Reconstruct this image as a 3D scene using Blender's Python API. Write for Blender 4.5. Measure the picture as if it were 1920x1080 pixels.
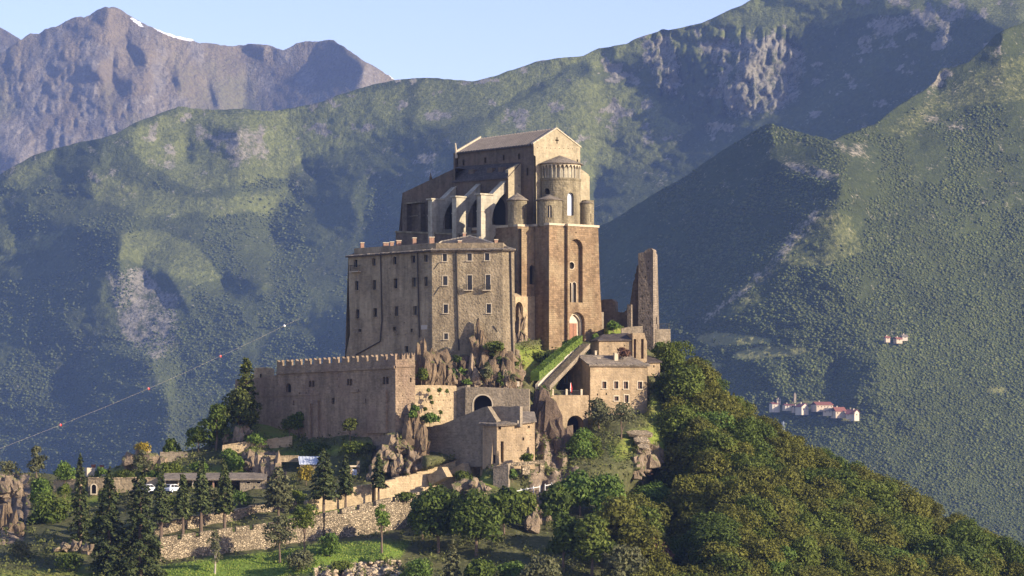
import bpy, bmesh, math, random
import numpy as np
from mathutils import Vector, Matrix
from mathutils.geometry import tessellate_polygon
from math import sin, cos, tan, radians, pi, sqrt, exp

for o in list(bpy.data.objects):
    bpy.data.objects.remove(o)
S = bpy.context.scene
COL = S.collection
random.seed(7)

# ------------------------------------------------------------------ camera, sky, sun, exposure
K = tan(radians(9.0)) / 960.0          # tangent per photo pixel
HOR = 860.0                            # photo row of the horizon
cam_data = bpy.data.cameras.new('camera')
cam = bpy.data.objects.new('camera', cam_data)
COL.objects.link(cam)
cam.rotation_euler = (radians(90), 0, 0)
cam_data.sensor_fit = 'HORIZONTAL'
cam_data.angle = radians(18.0)
cam_data.shift_y = (HOR - 540.0) / 1920.0
cam_data.clip_start = 1.0
cam_data.clip_end = 60000.0
S.camera = cam

SUN_AZ, SUN_EL = radians(62.0), radians(19.0)    # azimuth to the right of straight-behind-the-camera
sun_vec = Vector((sin(SUN_AZ) * cos(SUN_EL), -cos(SUN_AZ) * cos(SUN_EL), sin(SUN_EL)))
world = bpy.data.worlds.new('World')
S.world = world
world.use_nodes = True
wn = world.node_tree.nodes
wl = world.node_tree.links
bg = next(n for n in wn if n.type == 'BACKGROUND')
sky = wn.new('ShaderNodeTexSky')
sky.sky_type = 'NISHITA'
sky.sun_disc = False
sky.sun_elevation = SUN_EL
sky.sun_rotation = math.atan2(sun_vec.x, sun_vec.y)
sky.altitude = 900.0
sky.air_density = 1.0
sky.dust_density = 0.6
sky.ozone_density = 1.0
tint = wn.new('ShaderNodeMix'); tint.data_type = 'RGBA'; tint.blend_type = 'MULTIPLY'; tint.inputs[0].default_value = 1.0
tint.inputs[7].default_value = (1.0, 0.87, 1.06, 1)
wl.new(sky.outputs[0], tint.inputs[6])
wl.new(tint.outputs[2], bg.inputs['Color'])
bg.inputs['Strength'].default_value = 0.118
sun_data = bpy.data.lights.new('sun', 'SUN')
sun_data.energy = 5.0
sun_data.angle = radians(0.55)
sun_data.color = (1.0, 0.85, 0.64)
sun = bpy.data.objects.new('sun', sun_data)
COL.objects.link(sun)
sun.rotation_euler = sun_vec.to_track_quat('Z', 'Y').to_euler()
S.view_settings.view_transform = 'Standard'
S.view_settings.look = 'None'
S.view_settings.exposure = 1.0
S.view_settings.gamma = 1.0
S.view_settings.use_curve_mapping = False
S.render.engine = 'CYCLES'
S.cycles.max_bounces = 5
S.cycles.diffuse_bounces = 2
S.cycles.glossy_bounces = 1
S.cycles.transmission_bounces = 2
S.cycles.transparent_max_bounces = 4
S.cycles.volume_bounces = 1
S.cycles.use_denoising = True
HAZE_DENSITY = 4.2e-5
HAZE_COLOR = (0.28, 0.44, 0.95, 1)

# ------------------------------------------------------------------ helpers
def P(px, py, Y):
    return Vector(((px - 960.0) * K * Y, Y, (HOR - py) * K * Y))

def proj(p):
    return 960 + p.x / (K * p.y), HOR - p.z / (K * p.y)

class Face:
    """A vertical plane; ang = its normal, degrees towards +X from facing the camera."""
    def __init__(s, px, Y, ang, o=None):
        a = radians(ang)
        s.ang = ang
        s.o = Vector(o) if o is not None else Vector(((px - 960) * K * Y, Y, 0))
        s.o.z = 0.0
        s.n = Vector((sin(a), -cos(a), 0))
        s.u = Vector((cos(a), sin(a), 0))
    def pt(s, px, py):
        d = Vector(((px - 960) * K, 1.0, (HOR - py) * K))
        return d * (s.o.dot(s.n) / d.dot(s.n))
    def uv(s, px, py):
        p = s.pt(px, py)
        return ((p - s.o).dot(s.u), p.z)
    def w(s, u, v, d=0.0):
        return s.o + s.u * u + Vector((0, 0, v)) + s.n * d
    def off(s, d):
        return Face(0, 0, s.ang, s.o + s.n * d)
    def shift(s, vec):
        return Face(0, 0, s.ang, s.o + Vector(vec))

ORIG = {}
def tag(o, label=None, cat=None, group=None, kind=None):
    if label: o['label'] = label
    if cat: o['category'] = cat
    if group: o['group'] = group
    if kind: o['kind'] = kind
    return o

def thing(name, label, cat, loc, group=None):
    o = bpy.data.objects.new(name, None)
    o.empty_display_size = 0.5
    COL.objects.link(o)
    o.location = loc
    ORIG[o.name] = Vector(loc)
    return tag(o, label, cat, group)

def link_mesh(me, name, mat, parent=None, loc=None):
    o = bpy.data.objects.new(name, me)
    COL.objects.link(o)
    if mat is not None:
        me.materials.append(mat)
    if parent is not None:
        o.parent = parent
        ORIG[o.name] = ORIG[parent.name]
    elif loc is not None:
        o.location = loc
        ORIG[o.name] = Vector(loc)
    else:
        ORIG[o.name] = Vector((0, 0, 0))
    return o

class MB:
    def __init__(s):
        s.v, s.f = [], []
    def poly(s, pts):
        b = len(s.v)
        s.v += [tuple(p) for p in pts]
        s.f.append(tuple(range(b, b + len(pts))))
        return s
    def hexa(s, a, b):
        """a, b: two matching loops (lists of points): closed solid between them"""
        n = len(a)
        s.poly(list(reversed(a))); s.poly(b)
        for i in range(n):
            j = (i + 1) % n
            s.poly([a[i], a[j], b[j], b[i]])
        return s
    def box(s, F, u0, u1, v0, v1, d0, d1):
        a = [F.w(u0, v0, d0), F.w(u1, v0, d0), F.w(u1, v1, d0), F.w(u0, v1, d0)]
        b = [F.w(u0, v0, d1), F.w(u1, v0, d1), F.w(u1, v1, d1), F.w(u0, v1, d1)]
        return s.hexa(a, b)
    def pbox(s, F, px0, px1, py0, py1, d0, d1):
        """box on a face from photo pixels (py0 top, py1 bottom)"""
        um = F.uv((px0 + px1) / 2, py0)[1]; ul = F.uv((px0 + px1) / 2, py1)[1]
        return s.box(F, F.uv(px0, py0)[0], F.uv(px1, py0)[0], ul, um, d0, d1)
    def prism(s, pts, vec):
        vec = Vector(vec)
        a = [Vector(p) for p in pts]
        return s.hexa(a, [p + vec for p in a])
    def tube(s, p0, p1, r0, r1, n=8, cap=True):
        p0, p1 = Vector(p0), Vector(p1)
        d = (p1 - p0).normalized()
        x = d.orthogonal().normalized(); y = d.cross(x)
        a = [p0 + (x * cos(2 * pi * i / n) + y * sin(2 * pi * i / n)) * r0 for i in range(n)]
        b = [p1 + (x * cos(2 * pi * i / n) + y * sin(2 * pi * i / n)) * r1 for i in range(n)]
        for i in range(n):
            j = (i + 1) % n
            s.poly([a[i], a[j], b[j], b[i]])
        if cap:
            s.poly(list(reversed(a))); s.poly(b)
        return s
    def panel(s, F, outer, holes=(), depth=0.35, d=0.0):
        """wall face with real openings: outline and holes are (u, v) loops"""
        loops = [outer] + list(holes)
        flat = [q for l in loops for q in l]
        tris = tessellate_polygon([[Vector((q[0], q[1], 0)) for q in l] for l in loops])
        b = len(s.v)
        s.v += [tuple(F.w(q[0], q[1], d)) for q in flat]
        for t in tris:
            p, q, r = flat[t[0]], flat[t[1]], flat[t[2]]
            cr = (q[0] - p[0]) * (r[1] - p[1]) - (q[1] - p[1]) * (r[0] - p[0])
            if abs(cr) < 1e-9: continue
            s.f.append((b + t[0], b + t[1], b + t[2]) if cr > 0 else (b + t[0], b + t[2], b + t[1]))
        for h in holes:
            n = len(h)
            for i in range(n):
                j = (i + 1) % n
                s.poly([F.w(*h[i], d), F.w(*h[j], d), F.w(*h[j], d - depth), F.w(*h[i], d - depth)])
        return s
    def build(s, name, mat, parent=None, smooth=False, loc=None):
        base = ORIG[parent.name] if parent is not None else (Vector(loc) if loc is not None else Vector((0, 0, 0)))
        me = bpy.data.meshes.new(name)
        me.from_pydata([(x - base.x, y - base.y, z - base.z) for x, y, z in s.v], [], s.f)
        me.update()
        uvl = me.uv_layers.new(name='UVMap')
        co = s.v
        for pl in me.polygons:
            n = pl.normal
            if abs(n.z) > 0.8:
                for li in pl.loop_indices:
                    p = co[me.loops[li].vertex_index]
                    uvl.data[li].uv = (p[0], p[1])
            else:
                L = sqrt(n.x * n.x + n.y * n.y) or 1
                tx, ty = -n.y / L, n.x / L
                for li in pl.loop_indices:
                    p = co[me.loops[li].vertex_index]
                    uvl.data[li].uv = (p[0] * tx + p[1] * ty, p[2])
        if smooth:
            me.polygons.foreach_set('use_smooth', [True] * len(me.polygons))
        return link_mesh(me, name, mat, parent, loc)

def np_mesh(name, verts, faces, mat, parent=None, loc=None, smooth=False, fs=4):
    """fast mesh from numpy arrays, every face with fs corners"""
    me = bpy.data.meshes.new(name)
    base = ORIG[parent.name] if parent is not None else (Vector(loc) if loc is not None else Vector((0, 0, 0)))
    verts = np.asarray(verts, dtype=np.float32) - np.array(base, dtype=np.float32)
    faces = np.asarray(faces, dtype=np.int32)
    me.vertices.add(len(verts)); me.vertices.foreach_set('co', verts.ravel())
    me.loops.add(faces.size); me.loops.foreach_set('vertex_index', faces.ravel())
    me.polygons.add(len(faces))
    me.polygons.foreach_set('loop_start', np.arange(0, faces.size, fs, dtype=np.int32))
    if smooth:
        me.polygons.foreach_set('use_smooth', np.ones(len(faces), dtype=bool))
    me.update(calc_edges=True)
    return link_mesh(me, name, mat, parent, loc)

# ------------------------------------------------------------------ numpy noise and relief solving
def vnoise(x, y, seed):
    r = np.random.RandomState(seed)
    T = r.rand(256, 256)
    xi = np.floor(x).astype(int); yi = np.floor(y).astype(int)
    fx = x - xi; fy = y - yi
    fx = fx * fx * fx * (fx * (fx * 6 - 15) + 10); fy = fy * fy * fy * (fy * (fy * 6 - 15) + 10)
    a = T[yi & 255, xi & 255]; b = T[yi & 255, (xi + 1) & 255]
    c = T[(yi + 1) & 255, xi & 255]; d = T[(yi + 1) & 255, (xi + 1) & 255]
    return (a * (1 - fx) + b * fx) * (1 - fy) + (c * (1 - fx) + d * fx) * fy

def fbm(x, y, cell, octv, seed, ridged=False, gain=0.5, sx=1.0, sy=1.0):
    tot = 0; amp = 1.0
    for k in range(octv):
        n = vnoise(x * sx / cell + 17.3 * k, y * sy / cell + 5.1 * k, seed + k)
        tot = tot + amp * ((1 - abs(2 * n - 1) * 2) * .5 if ridged else n - .5)
        amp *= gain; cell *= .5
    return tot

def inpoly(X, Y, poly):
    ins = np.zeros(X.shape, bool)
    n = len(poly)
    for i in range(n):
        x1, y1 = poly[i]; x2, y2 = poly[(i + 1) % n]
        if y1 == y2: continue
        c = ((y1 > Y) != (y2 > Y)) & (X < (x2 - x1) * (Y - y1) / (y2 - y1) + x1)
        ins ^= c
    return ins

def gblur(A, s):
    H, W = A.shape
    B = np.pad(A, ((H // 2, H // 2), (W // 2, W // 2)), mode='edge')
    fy = np.fft.fftfreq(B.shape[0])[:, None]; fx = np.fft.rfftfreq(B.shape[1])[None, :]
    G = np.exp(-2 * (pi * s) ** 2 * (fx ** 2 + fy ** 2))
    R = np.fft.irfft2(np.fft.rfft2(B) * G, s=B.shape)
    return R[H // 2:H // 2 + H, W // 2:W // 2 + W]

def integrate(gx, gy):
    """height field whose gradient is closest to (gx, gy)"""
    H, W = gx.shape
    div = np.zeros((H, W))
    div[:, 0] += gx[:, 0]; div[:, 1:-1] += gx[:, 1:-1] - gx[:, :-2]; div[:, -1] -= gx[:, -2]
    div[0, :] += gy[0, :]; div[1:-1, :] += gy[1:-1, :] - gy[:-2, :]; div[-1, :] -= gy[-2, :]
    E = np.concatenate([div, div[:, ::-1]], 1); E = np.concatenate([E, E[::-1]], 0)
    Fq = np.fft.fft2(E)
    ly = 2 * np.cos(2 * pi * np.arange(2 * H) / (2 * H)) - 2
    lx = 2 * np.cos(2 * pi * np.arange(2 * W) / (2 * W)) - 2
    D = ly[:, None] + lx[None, :]; D[0, 0] = 1
    Fq = Fq / D; Fq[0, 0] = 0
    return np.real(np.fft.ifft2(Fq))[:H, :W]

def bil(A, x, y, x0, y0, step):
    fx = np.clip((x - x0) / step, 0, A.shape[1] - 1.001); fy = np.clip((y - y0) / step, 0, A.shape[0] - 1.001)
    i = fx.astype(int); j = fy.astype(int); fx = fx - i; fy = fy - j
    return (A[j, i] * (1 - fx) + A[j, i + 1] * fx) * (1 - fy) + (A[j + 1, i] * (1 - fx) + A[j + 1, i + 1] * fx) * fy

# ------------------------------------------------------------------ materials
def new_mat(name):
    m = bpy.data.materials.new(name)
    m.use_nodes = True
    nt = m.node_tree
    b = next(n for n in nt.nodes if n.type == 'BSDF_PRINCIPLED')
    b.inputs['Roughness'].default_value = 0.9
    if 'Specular IOR Level' in b.inputs: b.inputs['Specular IOR Level'].default_value = 0.2
    return m, nt, b

def N(nt, typ, **kw):
    n = nt.nodes.new(typ)
    for k, v in kw.items():
        if k in n.inputs: n.inputs[k].default_value = v
        else: setattr(n, k, v)
    return n

def mixc(nt, fac, a, b, mode='MIX'):
    n = nt.nodes.new('ShaderNodeMix'); n.data_type = 'RGBA'; n.blend_type = mode
    for inp, val in ((n.inputs[0], fac), (n.inputs[6], a), (n.inputs[7], b)):
        if hasattr(val, 'is_linked'): nt.links.new(val, inp)
        elif isinstance(val, (int, float)): inp.default_value = val
        else: inp.default_value = (*val, 1)
    return n.outputs[2]

def ramp(nt, src, stops):
    n = nt.nodes.new('ShaderNodeValToRGB')
    e = n.color_ramp.elements
    while len(e) < len(stops): e.new(0.5)
    for el, (p, c) in zip(e, stops):
        el.position = p
        el.color = (c, c, c, 1) if isinstance(c, (int, float)) else (*c, 1)
    nt.links.new(src, n.inputs[0])
    return n.outputs[0]

def wpos(nt):
    return nt.nodes.new('ShaderNodeNewGeometry').outputs['Position']

def noise(nt, vec, scale, detail=4, rough=0.6, sc=None):
    if sc is not None:
        mp = nt.nodes.new('ShaderNodeMapping'); mp.inputs['Scale'].default_value = sc
        nt.links.new(vec, mp.inputs[0]); vec = mp.outputs[0]
    n = N(nt, 'ShaderNodeTexNoise', Scale=scale, Detail=detail, Roughness=rough)
    nt.links.new(vec, n.inputs['Vector'])
    return n.outputs['Fac']

def scl(c, k): return tuple(min(1, x * k) for x in c)

def stone(name, col, var=0.28, bw=0.55, bh=0.28, bump=0.5, stain=0.35, mortar=1.12, streak=0.25, patch=None):
    """coursed masonry: blocks of uneven tone, patchy weathering and runs of dirt"""
    m, nt, b = new_mat(name)
    uv = nt.nodes.new('ShaderNodeUVMap').outputs[0]
    pos = wpos(nt)
    wob = N(nt, 'ShaderNodeTexNoise', Scale=1.3, Detail=2); nt.links.new(uv, wob.inputs['Vector'])
    add = nt.nodes.new('ShaderNodeMix'); add.data_type = 'VECTOR'; add.inputs[0].default_value = 0.10
    nt.links.new(uv, add.inputs[4]); nt.links.new(wob.outputs['Color'], add.inputs[5])
    br = N(nt, 'ShaderNodeTexBrick', Scale=1.0, Color1=(*scl(col, 1 - var), 1), Color2=(*scl(col, 1 + var), 1), Mortar=(*scl(col, mortar), 1))
    br.inputs['Mortar Size'].default_value = 0.03; br.inputs['Mortar Smooth'].default_value = .4
    br.inputs['Brick Width'].default_value = bw; br.inputs['Row Height'].default_value = bh
    nt.links.new(add.outputs[1], br.inputs['Vector'])
    n1 = noise(nt, pos, 0.16, 5, .65)
    n2 = noise(nt, pos, 1.1, 5, .7)
    n3 = noise(nt, pos, 0.5, 4, .6, sc=(1.6, 1.6, 0.22))
    c = mixc(nt, stain, br.outputs['Color'], ramp(nt, n1, [(.3, scl(col, .55)), (.5, scl(col, .95)), (.72, scl(col, 1.3))]))
    if patch is not None:
        c = mixc(nt, ramp(nt, noise(nt, pos, .22, 3, .5), [(.5, 0.0), (.62, .7)]), c, patch)
    c = mixc(nt, .8, c, ramp(nt, n2, [(.25, .62), (.5, 1.0), (.75, 1.25)]), 'MULTIPLY')
    c = mixc(nt, streak, c, ramp(nt, n3, [(.35, .35), (.6, 1.0)]), 'MULTIPLY')
    nt.links.new(c, b.inputs['Base Color'])
    vor = N(nt, 'ShaderNodeTexVoronoi', Scale=2.6); nt.links.new(pos, vor.inputs['Vector'])
    mul = N(nt, 'ShaderNodeMath', operation='ADD'); nt.links.new(br.outputs['Fac'], mul.inputs[0]); nt.links.new(n2, mul.inputs[1])
    sub = N(nt, 'ShaderNodeMath', operation='SUBTRACT'); nt.links.new(vor.outputs['Distance'], sub.inputs[0]); nt.links.new(mul.outputs[0], sub.inputs[1])
    bp = N(nt, 'ShaderNodeBump', Strength=bump, Distance=0.12)
    nt.links.new(sub.outputs[0], bp.inputs['Height']); nt.links.new(bp.outputs[0], b.inputs['Normal'])
    return m

def rubble(name, col, scale=2.0):
    m, nt, b = new_mat(name)
    uv = nt.nodes.new('ShaderNodeUVMap').outputs[0]
    mp = nt.nodes.new('ShaderNodeMapping'); mp.inputs['Scale'].default_value = (1, 1.5, 1); nt.links.new(uv, mp.inputs[0])
    v = N(nt, 'ShaderNodeTexVoronoi', Scale=scale); nt.links.new(mp.outputs[0], v.inputs['Vector'])
    e = nt.nodes.new('ShaderNodeTexVoronoi'); e.feature = 'DISTANCE_TO_EDGE'; e.inputs['Scale'].default_value = scale; nt.links.new(mp.outputs[0], e.inputs['Vector'])
    sp = nt.nodes.new('ShaderNodeSeparateColor'); nt.links.new(v.outputs['Color'], sp.inputs[0])
    c = ramp(nt, sp.outputs[0], [(0, scl(col, .5)), (.45, col), (.8, scl(col, 1.25)), (1, scl(col, 1.75))])
    c = mixc(nt, ramp(nt, e.outputs['Distance'], [(.02, .8), (.1, 0.0)]), c, scl(col, .55))
    n1 = noise(nt, wpos(nt), .35, 5, .65)
    c = mixc(nt, .8, c, ramp(nt, n1, [(.3, .6), (.7, 1.25)]), 'MULTIPLY')
    nt.links.new(c, b.inputs['Base Color'])
    bp = N(nt, 'ShaderNodeBump', Strength=1.0, Distance=.2); nt.links.new(ramp(nt, e.outputs['Distance'], [(0, 0.0), (.15, 1.0)]), bp.inputs['Height']); nt.links.new(bp.outputs[0], b.inputs['Normal'])
    return m

def plain(name, col, var=0.2, scale=0.8, rough=0.9, bump=0.0, spec=0.2, metal=0.0):
    m, nt, b = new_mat(name)
    n = noise(nt, wpos(nt), scale, 5, .65)
    nt.links.new(ramp(nt, n, [(.3, scl(col, 1 - var)), (.7, scl(col, 1 + var))]), b.inputs['Base Color'])
    b.inputs['Roughness'].default_value = rough
    b.inputs['Metallic'].default_value = metal
    if 'Specular IOR Level' in b.inputs: b.inputs['Specular IOR Level'].default_value = spec
    if bump:
        bp = N(nt, 'ShaderNodeBump', Strength=bump, Distance=.1)
        nt.links.new(n, bp.inputs['Height']); nt.links.new(bp.outputs[0], b.inputs['Normal'])
    return m

def slate(name, col):
    m, nt, b = new_mat(name)
    uv = nt.nodes.new('ShaderNodeUVMap').outputs[0]
    br = N(nt, 'ShaderNodeTexBrick', Scale=1.0, Color1=(*scl(col, .7), 1), Color2=(*scl(col, 1.3), 1), Mortar=(*scl(col, .45), 1))
    br.inputs['Mortar Size'].default_value = .03; br.inputs['Brick Width'].default_value = .5; br.inputs['Row Height'].default_value = .2
    nt.links.new(uv, br.inputs['Vector'])
    n = noise(nt, wpos(nt), .6, 5, .7)
    c = mixc(nt, .9, br.outputs['Color'], ramp(nt, n, [(.3, .6), (.7, 1.35)]), 'MULTIPLY')
    nt.links.new(c, b.inputs['Base Color'])
    bp = N(nt, 'ShaderNodeBump', Strength=.5, Distance=.08)
    nt.links.new(br.outputs['Fac'], bp.inputs['Height']); bp.invert = True
    nt.links.new(bp.outputs[0], b.inputs['Normal'])
    b.inputs['Roughness'].default_value = .8
    return m

def leafy(name, c1, c2, c3=None, trans=0.22, ns=.35):
    m, nt, b = new_mat(name)
    g = nt.nodes.new('ShaderNodeNewGeometry')
    st = [(0, c1), (1, c2)] if c3 is None else [(0, c1), (.55, c2), (1, c3)]
    c = ramp(nt, g.outputs['Random Per Island'], st)
    n = noise(nt, g.outputs['Position'], ns, 3)
    c = mixc(nt, .7, c, ramp(nt, n, [(.3, .6), (.7, 1.35)]), 'MULTIPLY')
    oi = nt.nodes.new('ShaderNodeObjectInfo')
    c = mixc(nt, .7, c, ramp(nt, oi.outputs['Random'], [(0, (.82, .85, .85)), (.5, (1, 1, 1)), (1, (1.1, 1.08, .95))]), 'MULTIPLY')
    nt.links.new(c, b.inputs['Base Color'])
    b.inputs['Roughness'].default_value = .75
    if trans:
        t = nt.nodes.new('ShaderNodeBsdfTranslucent'); nt.links.new(c, t.inputs[0])
        mx = nt.nodes.new('ShaderNodeMixShader'); mx.inputs[0].default_value = trans
        out = next(x for x in nt.nodes if x.type == 'OUTPUT_MATERIAL')
        nt.links.new(b.outputs[0], mx.inputs[1]); nt.links.new(t.outputs[0], mx.inputs[2])
        nt.links.new(mx.outputs[0], out.inputs[0])
    return m
# ------------------------------------------------------------------ the far setting: relief of the mountains
STEP = 4
class Sheet:
    def __init__(s, x0, x1, y0, y1, Y0, g0, m0, regions, sky, ybot, blur=1.6, noises=(), seed=1, jag=1.0, blend=None):
        s.x0, s.y0, s.Y0, s.scale = x0, y0, Y0, K * Y0
        xs = np.arange(x0, x1 + 1, STEP); ys = np.arange(y0, y1 + 1, STEP)
        X, Yg = np.meshgrid(xs.astype(float), ys.astype(float))
        wx = X + 9 * fbm(X, Yg, 40, 3, seed + 50); wy = Yg + 9 * fbm(X, Yg, 40, 3, seed + 60)
        gx = np.full(X.shape, float(g0)); m = np.full(X.shape, float(m0))
        s.masks = {}
        for poly, g, mm in regions:
            k = inpoly(wx, wy, poly)
            gx[k] = g; m[k] = mm
        dk = gx < -.75
        lo = np.where(dk, -2.5, -.33); hi = np.where(dk, -1.25, 2.6)
        mlo = np.where(dk, .3, .7); mhi = np.where(dk, 1.15, 2.7)
        ax, ay = gx, m
        for it in range(26):                      # nearest relief whose slopes stay within what each region allows
            F = integrate(ax, -ay)
            dx = np.zeros_like(F); dy = np.zeros_like(F)
            dx[:, :-1] = F[:, 1:] - F[:, :-1]; dy[:-1] = F[:-1] - F[1:]
            ax = np.clip(dx, lo, hi); ay = np.clip(dy, mlo, mhi)
        s.F = gblur(F, blur / STEP * 2) * STEP
        s.noises, s.seed = noises, seed
        s.sky = np.array(sky, float); s.ybot = ybot; s.jag = jag
        s.x1 = x1
    def top(s, px):
        t = np.interp(px, s.sky[:, 0], s.sky[:, 1])
        return t + s.jag * fbm(np.asarray(px, float), np.zeros_like(np.asarray(px, float)), 22, 4, s.seed + 9) * 3.0
    def depth(s, px, py):
        px = np.asarray(px, float); py = np.asarray(py, float)
        F = bil(s.F, px, py, s.x0, s.y0, STEP)
        for cell, octv, amp, sx, sy, rdg, fn in s.noises:
            w = 1.0 if fn is None else fn(px, py)
            F = F + w * amp * cell * fbm(px, py, cell, octv, s.seed + int(cell * 7), rdg, .55, sx, sy)
        return s.Y0 + s.scale * F
    def build(s, name, mat, cstep, rows, attrs=None, kind='structure', zfloor=-260.0):
        cx = np.arange(s.x0 + 8, s.x1 - 8 + 1, cstep, dtype=float)
        top = s.top(cx)
        t = np.linspace(0, 1, rows) ** 1.0
        PX = np.repeat(cx[None, :], rows, 0)
        PY = top[None, :] + (s.ybot - top[None, :]) * t[:, None]
        D = s.depth(PX, PY)
        V = np.stack([(PX - 960) * K * D, D, (HOR - PY) * K * D], -1)
        first, last = V[0].copy(), V[-1].copy()
        back = []
        for dy, dz in ((60, -12), (260, -130), (800, -500)):
            r = first.copy(); r[:, 1] += dy * s.scale; r[:, 2] += dz * s.scale; back.append(r)
        fr = last.copy(); fr[:, 1] -= 150; fr[:, 2] = zfloor
        V = np.concatenate([np.array(back[::-1]), V, fr[None]], 0)
        R, C = V.shape[:2]
        idx = np.arange(R * C).reshape(R, C)
        f = np.stack([idx[1:, :-1], idx[1:, 1:], idx[:-1, 1:], idx[:-1, :-1]], -1).reshape(-1, 4)
        o = np_mesh(name, V.reshape(-1, 3), f, mat, smooth=True)
        tag(o, kind=kind)
        if attrs is not None:
            APX = np.concatenate([np.repeat(PX[:1], 3, 0), PX, PX[-1:]], 0)
            APY = np.concatenate([np.repeat(PY[:1], 3, 0), PY, PY[-1:]], 0)
            c = attrs(APX, APY).reshape(-1, 3)
            a = o.data.color_attributes.new('cover', 'FLOAT_COLOR', 'POINT')
            a.data.foreach_set('color', np.concatenate([c, np.ones((len(c), 1))], 1).astype(np.float32).ravel())
        return o

def soft(px, py, poly, wob=10, seed=3):
    """soft 0..1 membership of photo points in a region"""
    px = np.asarray(px, float); py = np.asarray(py, float)
    xs = [q[0] for q in poly]; ys = [q[1] for q in poly]; mg = 8 + wob
    out = np.zeros(px.shape)
    sel = (px > min(xs) - mg) & (px < max(xs) + mg) & (py > min(ys) - mg) & (py < max(ys) + mg)
    if not sel.any(): return out
    x, y = px[sel], py[sel]
    x0 = x + wob * fbm(x, y, 45, 3, seed) * 2; y0 = y + wob * fbm(x, y, 45, 3, seed + 7) * 2
    acc = 0
    for dx, dy in ((0, 0), (5, 3), (-5, 3), (3, -5), (-3, -5)):
        acc = acc + inpoly(x0 + dx, y0 + dy, poly)
    out[sel] = acc / 5.0
    return out

def cvt(pts, s, ox, oy): return [(ox + x / s, oy + y / s) for x, y in pts]

def mountain_mat(name, forest, meadow, rock, nscale, bumpd, rock_k=3.4):
    m, nt, b = new_mat(name)
    at = nt.nodes.new('ShaderNodeAttribute'); at.attribute_name = 'cover'
    sep = nt.nodes.new('ShaderNodeSeparateColor'); nt.links.new(at.outputs['Color'], sep.inputs[0])
    pos = wpos(nt)
    n1 = noise(nt, pos, nscale, 6, .65); n2 = noise(nt, pos, nscale * 7, 6, .7); n3 = noise(nt, pos, nscale * 30, 4, .7)
    base = mixc(nt, ramp(nt, n1, [(.35, 0.0), (.65, 1.0)]), scl(forest, .8), scl(forest, 1.25))
    mead = mixc(nt, ramp(nt, n1, [(.3, 0.0), (.7, 1.0)]), scl(meadow, .75), scl(meadow, 1.2))
    rk = mixc(nt, ramp(nt, n2, [(.3, 0.0), (.7, 1.0)]), scl(rock, .6), scl(rock, 1.25))
    mv = N(nt, 'ShaderNodeMath', operation='MULTIPLY_ADD'); nt.links.new(n3, mv.inputs[0]); mv.inputs[1].default_value = .6
    mv2 = N(nt, 'ShaderNodeMath', operation='MULTIPLY'); nt.links.new(n2, mv2.inputs[0]); mv2.inputs[1].default_value = .4; nt.links.new(mv2.outputs[0], mv.inputs[2]); mixv = mv.outputs[0]
    def edge(ch, w=.25, k=1.5):
        a = N(nt, 'ShaderNodeMath', operation='ADD'); nt.links.new(sep.outputs[ch], a.inputs[0])
        s_ = N(nt, 'ShaderNodeMath', operation='MULTIPLY_ADD'); nt.links.new(mixv, s_.inputs[0]); s_.inputs[1].default_value = k; s_.inputs[2].default_value = -.5 * k
        nt.links.new(s_.outputs[0], a.inputs[1])
        return ramp(nt, a.outputs[0], [(.5 - w, 0.0), (.5 + w, 1.0)])
    c = mixc(nt, edge(1), base, mead)
    c = mixc(nt, edge(0, .22, rock_k), c, rk)
    c = mixc(nt, .75, c, ramp(nt, n3, [(.3, .65), (.7, 1.3)]), 'MULTIPLY')
    c = mixc(nt, ramp(nt, sep.outputs[2], [(.45, 0.0), (.55, 1.0)]), c, (.86, .87, .9))
    nt.links.new(c, b.inputs['Base Color'])
    bp = N(nt, 'ShaderNodeBump', Strength=.7, Distance=bumpd)
    ad = N(nt, 'ShaderNodeMath', operation='ADD'); nt.links.new(n2, ad.inputs[0]); nt.links.new(n3, ad.inputs[1])
    nt.links.new(ad.outputs[0], bp.inputs['Height']); nt.links.new(bp.outputs[0], b.inputs['Normal'])
    b.inputs['Roughness'].default_value = 1.0
    if 'Specular IOR Level' in b.inputs: b.inputs['Specular IOR Level'].default_value = 0.05
    return m

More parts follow.
